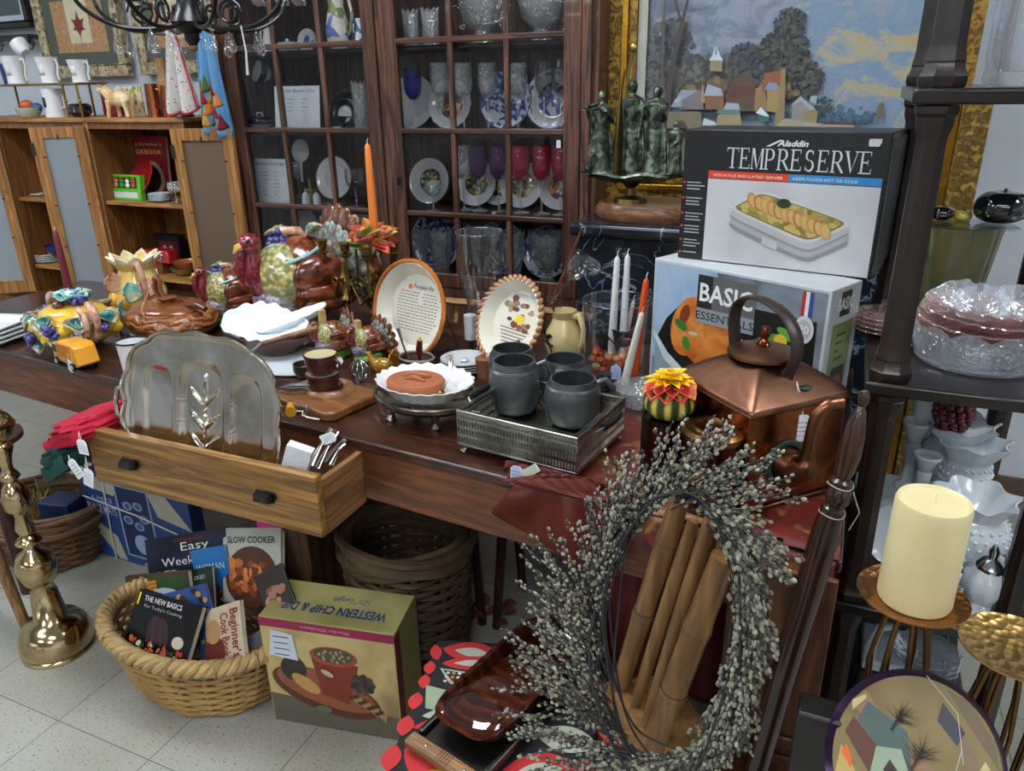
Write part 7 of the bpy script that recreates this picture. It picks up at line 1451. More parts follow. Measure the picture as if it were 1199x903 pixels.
# what stands low on the étagère's milk glass shelf: front to back
evase('round white hobnail vase with a wide ruffled rim, lowest in front', 1128, 1.52, 577, 655, 84, bowlp, name='milk_glass_bowl', cat='bowl')
add_tag(S.objects['milk_glass_bowl'], (.05, -.03, .09), .05, .035, .022, .3)
pd = thing('shelf_riser', 'white box riser holding the taller milk glass on the shelf', 'riser', (0, 0, 0)); m = MB(); rz_ = P(1120, 590, y=1.66).z; m.bx(.09, .30, 1.6, 1.755, z2, rz_-.001); m.build('box', plain('#b4bcc2', .6), pd, bevel=.002)
z_old = z2; z2 = rz_
evase('white hobnail vase with a flared ruffled rim, in the middle of the milk glass', 1122, 1.66, 512, 590, 76, flarep)
add_tag(S.objects['milk_glass_vase'], (.045, -.03, .07), .05, .04, .024, .2)
evase('white ruffled bowl holding a bunch of red glass beads', 1110, 1.72, 492, 560, 78, bowlp, bumps=False, name='milk_glass_bowl', cat='bowl')
evase('tall white candlestick behind the milk glass', 1056, 1.70, 490, 590, 30, candp, bumps=False, ruff=0, name='white_candlestick', cat='candlestick')
evase('short white candlestick beside the hobnail vase', 1075, 1.62, 530, 590, 30, candp, bumps=False, ruff=0, name='white_candlestick', cat='candlestick')
evase('tall fluted white vase behind the candlesticks', 1066, 1.74, 452, 590, 40, [(.6, 0), (.5, .1), (.75, .5), (.9, 1), (.92, 1)], bumps=False, ruff=.02, cat='vase')
t = thing('bead_cluster', 'bunch of dark red glass beads hanging point down in the white bowl', 'bead ornament'); c = P(1115, 492, y=1.69); t.location = c; m = MB(); rr = random.Random(7); k = mw(44, c)/2
for j in range(7):
    r = k*(1-.13*max(0, 3-j) if j < 3 else 1-.06*(j-3)); r = k*[.15, .5, .75, .9, 1, 1, .9][j]; nb = [1, 6, 9, 11, 12, 12, 11][j]
    for i in range(nb): a = 2*pi*i/nb+j; m.ell((r*cos(a)*.85, r*sin(a)*.85, -.035+.012*j), (.0085,)*3, 8, 6)
m.build('beads', plain('#5a1c2a', .15, var=.3, coat=.7), t)
z2 = z_old
# plates & shakers
for px, py, w, l, y in ((1046, 622, 56, 'tall oval milk glass plate standing at the left of the shelf', 1.48), (1068, 625, 44, 'grey-white oval dish standing in front of the tall plate', 1.44)):
    c = P(px, py, y=y); R_ = mw(w, c)/2; t = thing('milk_glass_plate', l, 'plate', M=T(c.x, y, z2+R_*1.25) @ Rz(-.15) @ Rx(pi/2-.25)); m = MB(); m.lathe([(0, -.004), (R_*.6, -.004), (R_, .006), (R_, .009), (R_*.58, -.001), (0, -.001)], 36, sy=1.3); m.build('plate', MG if px < 1060 else plain('#a4aab2', .3), t)
for px, yt, yb, w, l in ((1149, 636, 708, 50, 'white lobed shaker with a chrome dome lid, larger of the pair'), (1117, 656, 706, 34, 'smaller white shaker half hidden by the pillar candle')):
    y = 1.36 if px > 1130 else 1.44; a = P(px, yb, y=y); b = P(px, yt, y=y); R_ = mw(w, a)/2; hh = b.z-z2; t = thing('milk_glass_shaker', l, 'shaker', (a.x, y, z2)); m = MB()
    m.lathe([(0, 0), (R_*.8, 0), (R_*.85, hh*.08), (R_*.6, hh*.2), (R_, hh*.4), (R_*.95, hh*.58), (R_*.5, hh*.7), (0, hh*.7)], 36, mod=lambda r, z, a_: (r*(1+.05*cos(8*a_)), z)); m.build('body', MG, t)
    m = MB(); m.lathe([(R_*.6, hh*.66), (R_*.62, hh*.72), (R_*.4, hh*.8), (R_*.2, hh*.84), (R_*.24, hh*.92), (R_*.1, hh), (0, hh)], 24); m.build('chrome_lid', metal('#c8ccd0', .12), t)
# big cut glass bowl and pink plates on the middle shelf
z1 = EZ[2]+.001; PKG = glass('#e0b0a8', .04, cut=.4, cs=60, edge=.6, milk=.25); CUT = glass('#dfe8f4', .02, cut=.22, cs=70, edge=.8, milk=.2)
c = P(1143, 425, z=z1); R_ = mw(152, c)/2; cx_, cy_ = c.x+.0, c.y+.02
t = thing('cut_glass_bowl', 'large ribbed clear glass bowl with a scalloped rim on the middle shelf', 'bowl', (cx_, cy_, z1)); m = MB(); hh = .062
m.lathe([(0, .004), (R_*.84, 0), (R_*.87, .006), (R_*.86, .012), (R_*.9, .03), (R_*1.02, hh), (R_*.99, hh), (R_*.86, .03), (R_*.82, .014), (0, .01)], 120, mod=lambda r, z, a: (r*(1+.016*cos(60*a)*(z > .008)), z+(.012*abs(sin(6*a)) if z > .05 else 0))); m.build('bowl', CUT, t)
for i in range(12):
    a = 2*pi*i/12+.26; m = MB(); Mx = T(R_*.96*cos(a), R_*.96*sin(a), .04) @ Rz(a) @ Ry(pi/2-.3)
    m.lathe([(.006, .0), (.008, .003), (.010, 0)], 14, M=Mx); m.lathe([(.017, .0), (.019, .003), (.021, 0)], 16, M=Mx); m.lathe([(0, .003), (.004, 0)], 8, M=Mx); m.build('eye_medallion', glass('#ffffff', .01, edge=1.0), t)
for i in range(4):
    o = MB(); k = R_*(.94-.03*i); o.lathe([(0, 0), (k*.6, 0), (k, .02), (k*.98, .022), (k*.55, .003), (0, .003)], 60, mod=lambda r, z, a: (r*(1+.02*cos(20*a)), z+.002*cos(20*a))); q = o.build('pink_glass_plate', PKG, None); tag(q, ['lowest pink pressed glass plate inside the large clear bowl', 'second pink pressed glass plate inside the large clear bowl', 'third pink pressed glass plate inside the large clear bowl', 'topmost pink pressed glass plate inside the large clear bowl'][i], 'plate', 'pink glass plates'); q.location = (cx_, cy_, z1+.045+.011*i); q.rotation_euler = (radians(4), radians(-3+2*i), i*.5)
for i, (dx_, dy_, rx_, ry_) in enumerate(((-.01, -.015, 30, -8), (.045, .0, 25, 12), (-.045, .01, 20, -30))):
    t = thing('pressed_glass_dish', ['clear pressed glass dish tilted at the front of the pink plates', 'clear pressed glass dish tilted at the right of the pink plates', 'clear pressed glass dish tilted at the left of the pink plates'][i], 'dish', M=T(cx_+dx_, cy_+dy_, z1+.085) @ Rx(radians(rx_)) @ Ry(radians(ry_)))
    m = MB(); m.lathe([(0, 0), (.02, 0), (.035, .012), (.045, .03), (.043, .031), (.032, .014), (0, .004)], 40, mod=lambda r, z, a: (r*(1+.06*cos(8*a)), z)); m.build('dish', CUT, t)
for i in range(4):
    o = MB(); o.lathe([(0, 0), (.05, 0), (.085, .01), (.084, .012), (.05, .003), (0, .003)], 44); q = o.build('pink_glass_saucer', PKG, None); tag(q, ['bottom', 'second', 'third', 'top'][i]+' pink glass saucer in the stack left of the shelf stand\'s post', 'saucer', 'pink glass saucers'); q.location = (EX0-.0, 1.60, z1+.0+.009*i); q.scale = (.75, .75, 1)
# brown-green glass bowl with black stones on top of the back stack
t = thing('smoked_glass_bowl', 'olive brown glass bowl behind the pink plates', 'bowl', (.19, 1.66, z1)); SMK = plain('#6a6c48', .12, var=.35, trans=.5, coat=.5, vs=30); zz = P(1125, 262, y=1.66).z-z1
m = MB(); m.lathe([(0, 0), (.05, 0), (.06, zz*.4), (.075, zz), (.072, zz), (.055, zz*.4), (0, .01)], 44, mod=lambda r, z, a: (r*(1+.03*cos(14*a)), z)); m.build('bowl', SMK, t)
o = MB(); o.bx(.1, .34, 1.59, 1.75, zz+z1+.001, zz+z1+.005); q = o.build('glass_plate', GL, None); tag(q, 'clear square glass plate lying on the smoked bowl', 'plate')
for i, (px, py, w, l, c_) in enumerate(((1106, 236, 26, 'small glossy black gourd left on the glass plate', '#15181a'), (1174, 236, 58, 'large glossy black gourd right on the glass plate', '#14181a'), (1128, 250, 20, 'small yellow fruit between the black gourds', '#a8962c'))):
    y = 1.66; c = P(px, py, y=y); R_ = mw(w, c)/2; t = thing('glass_gourd', l, 'gourd', (min(c.x, .31), y, zz+z1+.0055)); m = MB(); m.lathe([(0, R_*.02), (R_*.6, 0), (R_*.93, R_*.25), (R_, R_*.55), (R_*.95, R_*.85), (R_*.78, R_*1.1), (R_*.5, R_*1.24), (R_*.25, R_*1.24), (0, R_*1.15)], 48, mod=lambda r, z, a: (r*(1+.03*cos(6*a)), z)); m.build('gourd', plain(c_, .08, var=.3, coat=.8), t, ang=80, sub=1); m = MB(); m.tube([(0, 0, R_*1.15), (.002, 0, R_*1.35)], .003, 6); m.build('stem', ink('#3a3020'), t)
# clear square jar on the top shelf
z0 = EZ[3]+.001; t = thing('glass_jar', 'thick clear square glass jar on the top shelf of the stand', 'jar', (.215, 1.40, z0), .2); m = MB()
def sqf(r, z, a): k = (abs(cos(a))**5+abs(sin(a))**5)**(-1/5); return r*k, z
m.lathe([(0, .003), (.052, 0), (.056, .01), (.054, .025), (.056, .04), (.056, .16), (.045, .18), (.04, .18), (.05, .155), (.049, .04), (.04, .02), (0, .018)], 72, mod=sqf); m.build('jar', glass('#f4faff', .02, cut=.15, cs=20, edge=.8), t)
m = MB(); m.lathe([(0, 0), (.04, 0), (.043, .01), (.02, .02), (.024, .04), (0, .045)], 40, M=T(0, 0, .181)); m.build('stopper', CUT, t)
# lowest shelf: clear glass, folded white cloth
zl = EZ[0]+.001; t = thing('white_swan', 'folded white cloth with a curled end on the lowest shelf', 'cloth'); t.name = 'folded_cloth'
m = MB(); m.bx(.14, .22, 1.38, 1.5, zl+.2, zl+.225); m.tube([(.15, 1.39, zl+.22), (.15, 1.385, zl+.26), (.16, 1.39, zl+.3), (.185, 1.39, zl+.31)], [.014, .011, .010, .008], 10); m.build('cloth', plain('#b4c0cc', .7), t, bevel=.01)
o = MB(); o.bx(.135, .31, 1.375, 1.7, zl, zl+.199); q = o.build('dark_box', plain('#16181c', .4), None, bevel=.004); tag(q, 'black box under the folded white cloth on the lowest shelf', 'box')
for i in range(3):
    o = MB(); o.lathe([(0, 0), (.03, 0), (.06, .018), (.058, .02), (.03, .003), (0, .003)], 44, mod=lambda r, z, a: (r*(1+.03*cos(12*a)), z)); q = o.build('clear_glass_bowl', CUT, None); tag(q, ['lowest', 'middle', 'topmost'][i]+' clear glass bowl in the small stack on the black box', 'bowl', 'clear glass bowls'); q.location = (.255, 1.43, zl+.2+.013*i)
# ================================================================ CANDLE STANDS AND THE TIN PLATE
n = NT('hammered_copper'); v = n.new('ShaderNodeTexVoronoi'); v.inputs['Scale'].default_value = 95; n.l.new(n.coord(), v.inputs['Vector']); n.set(Base_Color='#a8764a', Metallic=1.0, Roughness=.34); n.bump(v.outputs['Distance'], .5, .004); HC = n.m
n = NT('hammered_brass'); v = n.new('ShaderNodeTexVoronoi'); v.inputs['Scale'].default_value = 95; n.l.new(n.coord(), v.inputs['Vector']); n.set(Base_Color='#b8945a', Metallic=1.0, Roughness=.34); n.bump(v.outputs['Distance'], .5, .004); HB_ = n.m
def cstand(label, c, R_, mt, tiltv=(0, 0)):
    t = thing('candle_stand', label, 'candle stand', (c.x, c.y, 0), 0, 'hammered candle stands'); m = MB(); m.lathe([(0, 0), (R_*.7, .002), (R_, .008), (R_*1.0, .0095), (R_*.7, .0038), (0, .002)], 56, M=T(0, 0, c.z) @ Rx(tiltv[0]) @ Ry(tiltv[1])); m.build('dish', mt, t)
    for i in range(8):
        a = 2*pi*i/8+.2; m = MB(); m.tube([(.012*cos(a), .012*sin(a), c.z-.001), (.024*cos(a), .024*sin(a), c.z-.03), (.034*cos(a), .034*sin(a), c.z-.09), (.03*cos(a), .03*sin(a), c.z-.17), (.006*cos(a), .006*sin(a), c.z-.24)], .0028, 6); m.build('wire', metal('#7a5a34', .35), t)
    m = MB(); m.cyl((0, 0, c.z-.25), (0, 0, .012), .007, n=12); m.build('stem', metal('#6a4e30', .35), t); m = MB(); m.lathe([(0, 0), (.055, 0), (.053, .006), (.02, .013), (0, .014)], 36); m.build('foot', metal('#6a4e30', .35), t); return t
c1_ = P(1067, 703, t=.90); cstand('tall wire candle stand with a hammered copper dish under the ivory pillar', c1_, mw(120, c1_)/2, HC)
t = thing('pillar_candle', 'thick ivory pillar candle on the hammered copper dish', 'candle', (c1_.x+.002, c1_.y, c1_.z+.0042)); k = mw(80, c1_)/2; hh = .132
n = NT('ivory_wax'); n.set(Base_Color='#d9c98c', Roughness=.45, Subsurface_Weight=.3); n.b.inputs['Subsurface Radius'].default_value = (.02, .015, .008); n.b.inputs['Subsurface Scale'].default_value = .3
n.set(Base_Color=n.ramp(n.noise(n.coord(), 12, 3), [(.3, '#cfc294'), (.7, '#dacfa4')]))
m = MB(); m.lathe([(0, 0), (k*.97, 0), (k, .004), (k*.98, hh-.004), (k*.94, hh), (k*.86, hh-.003), (0, hh-.004)], 48); m.build('wax', n.m, t); m = MB(); m.tube([(0, 0, hh-.005), (0, 0, hh+.004), (.001, 0, hh+.009)], .0012, 6); m.build('wick', ink('#e8e0c8', .8), t)
c2__ = P(1190, 765, t=.84); cstand('tall wire candle stand with an empty hammered brass dish at the right edge', c2__, mw(124, c2__)/2, HB_)
# tin plate
ct = P(1066, 893, t=.84); Rt = .1
nrm = (CP-ct).normalized()*1.0+Vector((-.75, -.1, .25)); nrm.normalize(); upv = Vector((0.12, .25, 1)); Mx = frame(ct, upv.cross(nrm), nrm.cross(upv.cross(nrm)), nrm)
t = thing('farm_plate', 'round tin plate painted with a farm and bare trees, purple rim, paper tag', 'decorative plate', M=Mx)
m = MB(); m.lathe([(0, -.004), (Rt*.93, -.004), (Rt, .004), (Rt*.985, .008), (Rt*.96, .004), (Rt*.93, -.001), (0, -.001)], 60); m.build('plate', metal('#5a4468', .25, dark='#3a2c50'), t)
m = MB(); lay = [0]
def fp(pts, col): lay[0] += 1; m.mat(ink(col, .45)).poly([(x*Rt, y*Rt) for x, y in pts], -.0006+lay[0]*.00006)
m.mat(blotch(['#76683f', '#807048', '#6c5838'], 10, .4, 0, vor=False)).disc(0, 0, Rt*.94, None, -.0006, 48)
fp([(-.85, .35), (-.2, .1), (.9, .1), (.85, -.3), (-.2, .0), (-.9, .1)], '#8a6a50'); fp([(-.1, .9), (.3, .7), (.75, .5), (.6, .7), (.2, .92)], '#6a5a48'); fp([(-.05, .75), (.3, .62), (.3, .45), (.0, .55)], '#3a3c44'); fp([(.3, .62), (.8, .3), (.7, .2), (.3, .45)], '#7a6654')
fp([(-.75, .25), (-.2, .25), (.05, -.05), (-.35, -.1), (-.75, .0)], '#4a5a58'); fp([(-.8, .0), (-.35, -.1), (-.3, -.4), (-.8, -.2)], '#5a3830'); fp([(-.4, -.1), (-.15, .05), (.1, -.15), (.05, -.6), (-.3, -.4)], '#8a9a84'); fp([(-.15, .05), (.3, -.15), (.75, -.65), (.45, -.85), (.05, -.3), (.1, -.15)], '#4a4640'); fp([(.05, -.3), (.45, -.8), (.2, -.9), (-.05, -.6)], '#6a8078'); fp([(-.2, -.12), (-.02, -.18), (-.03, -.32), (-.2, -.26)], '#3a2c28')
fp([(.35, .2), (.5, .12), (.5, .05), (.35, .12)], '#a84030'); fp([(-.75, -.35), (-.4, -.5), (-.3, -.9), (-.6, -.75)], '#b0985c'); fp([(-.7, -.3), (-.55, -.4), (-.5, -.5), (-.7, -.42)], '#d0602c'); fp([(-.45, -.55), (-.15, -.7), (-.1, -.85), (-.4, -.75)], '#c84c24'); fp([(.6, .5), (.7, .45), (.7, .33), (.6, .36)], '#b8aa78'); fp([(-.92, .15), (-.82, .3), (-.78, .28), (-.85, .05)], '#b8aa78')
rr = random.Random(12)
for tx_, ty_ in ((-.35, .3), (.05, .1)):
    m.mat(ink('#2c2822')).rect((tx_-.012)*Rt, (ty_-.15)*Rt, (tx_+.012)*Rt, (ty_+.1)*Rt, .0016)
    for i in range(26):
        a = rr.uniform(.1, 3.04); L = rr.uniform(.12, .3); p0 = Vector((tx_, ty_+rr.uniform(-.05, .08))); p1 = p0+Vector((cos(a), sin(a)))*L; nn = Vector((-sin(a), cos(a)))*.006; m.poly([(p0-nn)*Rt, p1*Rt, (p0+nn)*Rt], .0017)
m.build('painted_scene', None, t, smooth=False)
tg = card(.046, .032, '#d4c4c8'); o = tg.build('price_tag', None, t, smooth=False); o.matrix_parent_inverse = Matrix(); o.matrix_local = T(.045, -.005, .012) @ Rx(-pi/2); o.rotation_euler = (-pi/2, 0, -.25)
m = MB(); m.tube([(.04, .045, .008), (.05, .02, .014), (.047, -.004, .013)], .0004, 5); m.tube([(-.03, .09, .008), (.02, .075, .012), (.05, .035, .012)], .0004, 5); m.build('string', ink('#a8a8a4', .8), t)
o = MB(); o.bx(ct.x-.12, ct.x+.1, ct.y+.05, ct.y+.09, 0, ct.z-.02); q = o.build('dark_stand', plain('#1a1614', .4), None, bevel=.004); tag(q, 'dark wooden stand behind the tin farm plate', 'stand')
# ================================================================ BRASS FLOOR CANDLESTICK
b0 = P(70, 757, z=0); ztop = P(12, 425, x=b0.x).z if False else P(12, 425, y=b0.y).z
zpx = lambda px, py: P(px, py, y=b0.y).z
BR_ = metal('#cdb88e', .12, dark='#ac9670', vs=6)
t = thing('brass_candlestick', 'tall polished brass floor candlestick with turned balls and a dome base', 'candlestick', (b0.x, b0.y, 0))
rp = lambda w, z: mw(w, Vector((b0.x, b0.y, z)))/2
prf = [(28, 760, 78), (34, 758, 80), (70, 745, 80), (70, 725, 76), (68, 708, 60), (67, 697, 30), (66, 690, 22), (65, 684, 38), (63, 668, 47), (61, 656, 38), (58, 650, 18), (56, 644, 14), (55, 641, 30), (54, 638, 30), (53, 633, 14), (52, 625, 22), (50, 612, 14), (49, 606, 18), (49, 602, 30), (46, 590, 33), (44, 578, 24), (42, 572, 12), (41, 566, 24), (40, 563, 20), (38, 556, 12), (36, 545, 16), (33, 532, 26), (31, 526, 16), (30, 522, 24), (28, 515, 36), (26, 505, 44), (24, 496, 34), (22, 488, 16), (20, 478, 24), (19, 470, 18), (17, 462, 14), (15, 452, 9), (13, 440, 12), (12, 432, 20), (12, 428, 34), (12, 425, 36), (12, 423, 34), (12, 427, 16)]
pr = []
for px, py, w in prf[2:]: z = zpx(px, py); pr.append((rp(w, z)*.95, z))
zb_ = pr[0][1]; rb = rp(81, 0)*.96; pr = [(0, 0), (rb, 0), (rb, .008), (rb*.95, .012), (rb, .022), (rb, .04), (rb*.96, .058), (rb*.87, .078), (rb*.7, .096), (rb*.45, .108)]+[(r, z) for r, z in pr if z > .112 and r < rb*.7]
z_fix = []; last = 0
for r, z in pr[:-1]: last = max(last, z); z_fix.append((r, last))
z_fix.append((z_fix[-1][0]*.5, last-.004)); z_fix.append((0, last-.004))
m = MB(); m.lathe(z_fix, 40); m.build('turned_column', BR_, t, ang=70)
# wooden stand legs and basket at far left
ST_ = wood('#6a4a2c', '#9a7448', 1.5, 2, .45); t = thing('wooden_easel', 'light wooden folding stand partly out of view behind the brass candlestick', 'folding stand')
for a_, b_ in ((P(-8, 640, z=.3), P(38, 752, z=0)), (P(-30, 600, z=.45), P(-30, 700, z=0))): m = MB(); m.cyl(a_, b_, .016, .014, 12); m.build('leg', ST_, t)
m = MB(); m.cyl(P(-8, 640, z=.3), P(-30, 600, z=.45), .014, .014, 12); m.build('stretcher', ST_, t)
t = thing('dark_plant_stand', 'dark brown turned stand behind the brass candlestick', 'stand'); q = P(34, 692, z=0); DKW = wood('#2a1610', '#4a2a1c', 1.5, 2, .4)
for a_, b_, r in ((Vector((q.x, q.y, 0)), Vector((q.x, q.y, .52)), .022), (P(6, 560, y=q.y-.1), P(40, 632, y=q.y-.1), .012)): m = MB(); m.cyl(a_, b_, r, r, 12); m.build('post', DKW, t)
m = MB(); m.lathe([(0, .52), (.1, .52), (.1, .535), (0, .535)], 28, M=T(q.x, q.y, 0)); m.build('round_top', DKW, t)
def wicker(name, label, c, rx, ry, h_, bx_, by_, col, rimcol, rings, stakes, wr, rim='rope', rimr=.014, rz=0, seed=1):
    t = thing(name, label, 'basket', c, rz); rr = random.Random(seed); CM = plain(col, .55, var=.4, vs=9, bump=.2)
    def pt(a, v, k=0): q = v**.75; x = bx_+(rx-bx_)*q; y = by_+(ry-by_)*q; return ((x+k)*cos(a), (y+k)*sin(a), .006+v*(h_-.006))
    m = MB()
    for j in range(rings):
        v = (j+.5)/rings; ph = j % 2
        j1 = rr.uniform(-.008, .008); j2 = rr.uniform(0, 6); m.tube([pt(2*pi*i/(stakes*4), v+j1*sin(pi*i/stakes+j2), wr*.95*cos(pi*(i/4+ph))*(1)) for i in range(stakes*4)], wr*rr.uniform(.85, 1.15), 7, closed=True)
    m.build('woven_wall', CM, t)
    m = MB()
    for i in range(stakes): m.tube([pt(2*pi*i/stakes, v/6) for v in range(7)], wr*1.1, 6)
    m.build('stakes', CM, t)
    m = MB(); m.lathe([(0, .004), (1, .004), (1, .012), (0, .012)], 36, M=Matrix.Diagonal((bx_, by_, 1, 1))); m.build('bottom', CM, t)
    m = MB(); RM = plain(rimcol, .6, var=.3, vs=30, bump=.3)
    if rim == 'rope':
        for s in range(3): m.tube([((rx+cos(a_*20+s*2.09)*rimr*.6)*cos(a_), (ry+cos(a_*20+s*2.09)*rimr*.6)*sin(a_), h_+sin(a_*20+s*2.09)*rimr*.6) for a_ in [2*pi*i/312 for i in range(312)]], rimr*.56, 8, closed=True)
        m.build('rope_rim', RM, t)
        for i in range(14): a_ = 2*pi*i/14+.1; MB().lathe([(rimr*1.1, -.004), (rimr*1.25, 0), (rimr*1.1, .004)], 14, M=T(rx*cos(a_), ry*sin(a_), h_) @ Rz(atan2(ry*cos(a_), -rx*sin(a_))) @ Ry(pi/2)).build('rim_binding', CM, t)
    else:
        for s in range(9): 
            k = rr.uniform(-.014, .014); ph = rr.uniform(0, 6); m.tube([((rx+k+.008*sin(3*a_+ph))*cos(a_), (ry+k+.008*sin(3*a_+ph))*sin(a_), h_+.012*sin(2*a_+ph)+.006*s-.024) for a_ in [2*pi*i/60 for i in range(60)]], wr*1.3, 6, closed=True)
        m.build('twisted_rim', RM, t)
    return t
bc = P(232, 735, z=.19); fz = P(225, 795, z=.19); bk = P(232, 668, z=.19); bcy = (fz.y+bk.y)/2; brx = .54*(P(352, 720, z=.19).x-P(118, 720, z=.19).x); bry = (bk.y-fz.y)/2; bcx = .5*(P(352, 720, z=.19).x+P(118, 720, z=.19).x); print('basket', bcx, bcy, brx, bry)
wicker('wicker_basket', 'honey wicker basket with thick rope rim full of cookbooks', (bcx, bcy, 0), brx, bry, .19, brx*.74, bry*.74, '#957646', '#a88c5c', 15, 20, .0058, rimr=.019)
q = P(455, 640, z=.36); wicker('willow_basket', 'dark rustic willow basket under the table behind the chip and dip box', (q.x+.02, q.y+.05, 0), .165, .145, .36, .14, .125, '#4a3a28', '#584632', 22, 13, .0085, rim='twist', seed=4)
q = P(40, 600, z=.17); wicker('wicker_basket', 'brown wicker basket on the floor at the far left behind the candlestick', (q.x, q.y+.04, 0), .20, .16, .17, .16, .13, '#5e432a', '#6a4e34', 13, 18, .0065, rim='twist', seed=6)
o = MB(); o.bx(-.055, .055, -.045, .045, 0, .2); qq = o.build('navy_box', plain('#1c2c54', .5), None, bevel=.003); tag(qq, 'navy blue box standing in the far left wicker basket', 'box'); qq.location = (q.x+.08, q.y+.05, .014); qq.rotation_euler = (0, 0, .2)
t = thing('straw_bundle', 'loose straw and raffia in the far left wicker basket', 'straw', (q.x-.06, q.y+.02, .02)); m = MB(); rr = random.Random(3)
for i in range(70): a_ = rr.uniform(0, 6.28); b_ = rr.uniform(0, 6.28); r = rr.uniform(0, .1); m.tube([(.05*cos(b_), .05*sin(b_), .0), (r*cos(a_), r*sin(a_)*.7, rr.uniform(.12, .22))], .0018, 4)
m.build('straws', plain('#a88a54', .8), t)['kind'] = 'stuff'; t['kind'] = 'stuff'
# cookbooks in the basket
def bk2(name, label, bl, br, tl, ybl, ybr, ytl, th, cover, title=None, tc='#ffffff', art=None, zmin=.02):
    A_ = P(*bl, y=ybl); B_ = P(*br, y=ybr); C_ = P(*tl, y=ytl); Mx = frame(A_, B_-A_, (0, 0, 1)); ex = (B_-A_).normalized(); upz = C_-A_; upz = (upz-ex*upz.dot(ex)); Hh = upz.length; upz.normalize(); ey_ = upz.cross(ex)
    # local x along the width, local z up the cover, local -y to the viewer
    Mx = Matrix(((ex.x, ey_.x, upz.x, A_.x), (ex.y, ey_.y, upz.y, A_.y), (ex.z, ey_.z, upz.z, A_.z), (0, 0, 0, 1)))
    W_ = (B_-A_).length; return book(name, label, W_, Hh, th, cover, Mx, title, tc, art), W_, Hh
def veg(cols, n_, x0, x1, y0, y1, s0, s1, seed=1, z=0):
    def f(m, F_, W_, Hh, zz):
        rr = random.Random(seed)
        for i in range(n_): m.mat(ink(cols[i % len(cols)])).disc(W_*rr.uniform(x0, x1), Hh*rr.uniform(y0, y1), W_*rr.uniform(s0, s1), W_*rr.uniform(s0, s1)*.7, zz+.00002*i+z, 9, M=F_, rot=rr.uniform(0, 3))
    return f
yb = bcy
bk2('cookbook', 'navy cookbook titled Easy Weeknight standing at the back of the basket', (180, 680), (275, 668), (173, 632), yb+.12, yb+.13, yb+.16, .012, ink('#121c30', .25), [('Easy', .62, .62, .2, '#c8c8c0', .34), ('Weeknight', .55, .3, .2, '#c8c8c0', .72), ('COOKBOOK', .55, .84, .08, '#8a2a34', .36)])
bk2('cookbook', 'bright blue cookbook peeking from behind the navy one', (236, 690), (276, 684), (240, 642), yb+.10, yb+.11, yb+.13, .01, ink('#1e6aa8', .3), [('WOMAN', .5, .45, .18, '#c0d4e4', .8)])
def art3(m, F_, W_, Hh, z):
    m.mat(ink('#2a4a20')).rect(W_*.05, Hh*.6, W_*.98, Hh*.97, z, F_)
    for i in range(7): m.mat(ink(['#c87a2c', '#d08838'][i % 2])).poly([(W_*.05, Hh*(.55+.05*i)), (W_*.5, Hh*(.66+.04*i)), (W_*.5, Hh*(.69+.04*i)), (W_*.05, Hh*(.6+.05*i))], z+.0001+.00002*i, F_)
    m.mat(ink('#b0bcc8')).disc(W_*.6, Hh*.25, W_*.55, W_*.55, z+.0004, 28, M=F_); m.mat(ink('#7a5438')).disc(W_*.6, Hh*.25, W_*.43, W_*.43, z+.0005, 28, M=F_); veg(['#a07848', '#8a5a34', '#b89060', '#6a4028'], 40, .3, .9, .05, .5, .04, .08, 3, .0006)(m, F_, W_, Hh, z)
bk2('cookbook', 'tall cookbook with carrots and a white bowl of stew at the left of the basket', (166, 776), (240, 776), (168, 672), yb+.0, yb+.0, yb+.08, .016, ink('#4a2a22', .3), None, art=art3)
bk2('cookbook', 'dark green cookbook titled Stews in the middle of the basket', (205, 730), (256, 722), (203, 672), yb+.03, yb+.04, yb+.09, .012, ink('#16241c', .3), [('Stews', .5, .35, .26, '#c8c4a0', .7), ('SLOW COOKED', .5, .78, .08, '#a8b4a8', .7)])
def art5(m, F_, W_, Hh, z):
    for i in range(5): m.mat(ink(['#2c1a20', '#3a242a'][i % 2])).disc(W_*(.34+.06*i), Hh*.5, W_*.05, Hh*.2, z+.0001*i, 16, M=F_, rot=.1*i)
    veg(['#b84a2c', '#d8d0b0', '#2a4a30', '#c8602c', '#1c3020', '#c03824'], 60, .06, .92, .04, .3, .02, .05, 6, .0007)(m, F_, W_, Hh, z); m.mat(ink('#c8b8a8')).disc(W_*.8, Hh*.42, W_*.09, W_*.07, z+.0006, 14, M=F_); m.mat(ink('#d8d040')).rect(W_*.02, Hh*.78, W_*.05, Hh*.96, z+.001, F_)
bk2('cookbook', 'black cookbook with eggplants and vegetables lying in front in the basket', (147, 768), (220, 793), (203, 699), yb-.12, yb-.12, yb-.02, .02, ink('#101012', .2), [('THE NEW BASICS', .42, .86, .08, '#d8d8d8', .6, .01), ('For Today\'s Cooking', .45, .77, .045, '#b0b0b0', .6)], art=art5)
bk2('cookbook', 'blue-edged cookbook tucked behind the black one', (206, 782), (266, 768), (228, 686), yb-.08, yb-.04, yb+.0, .012, ink('#2a4a8a', .25), None, art=veg(['#8a6a3a', '#3a2c20', '#b8904a', '#5a3a24', '#1c1814'], 70, .06, .94, .06, .94, .04, .09, 7))
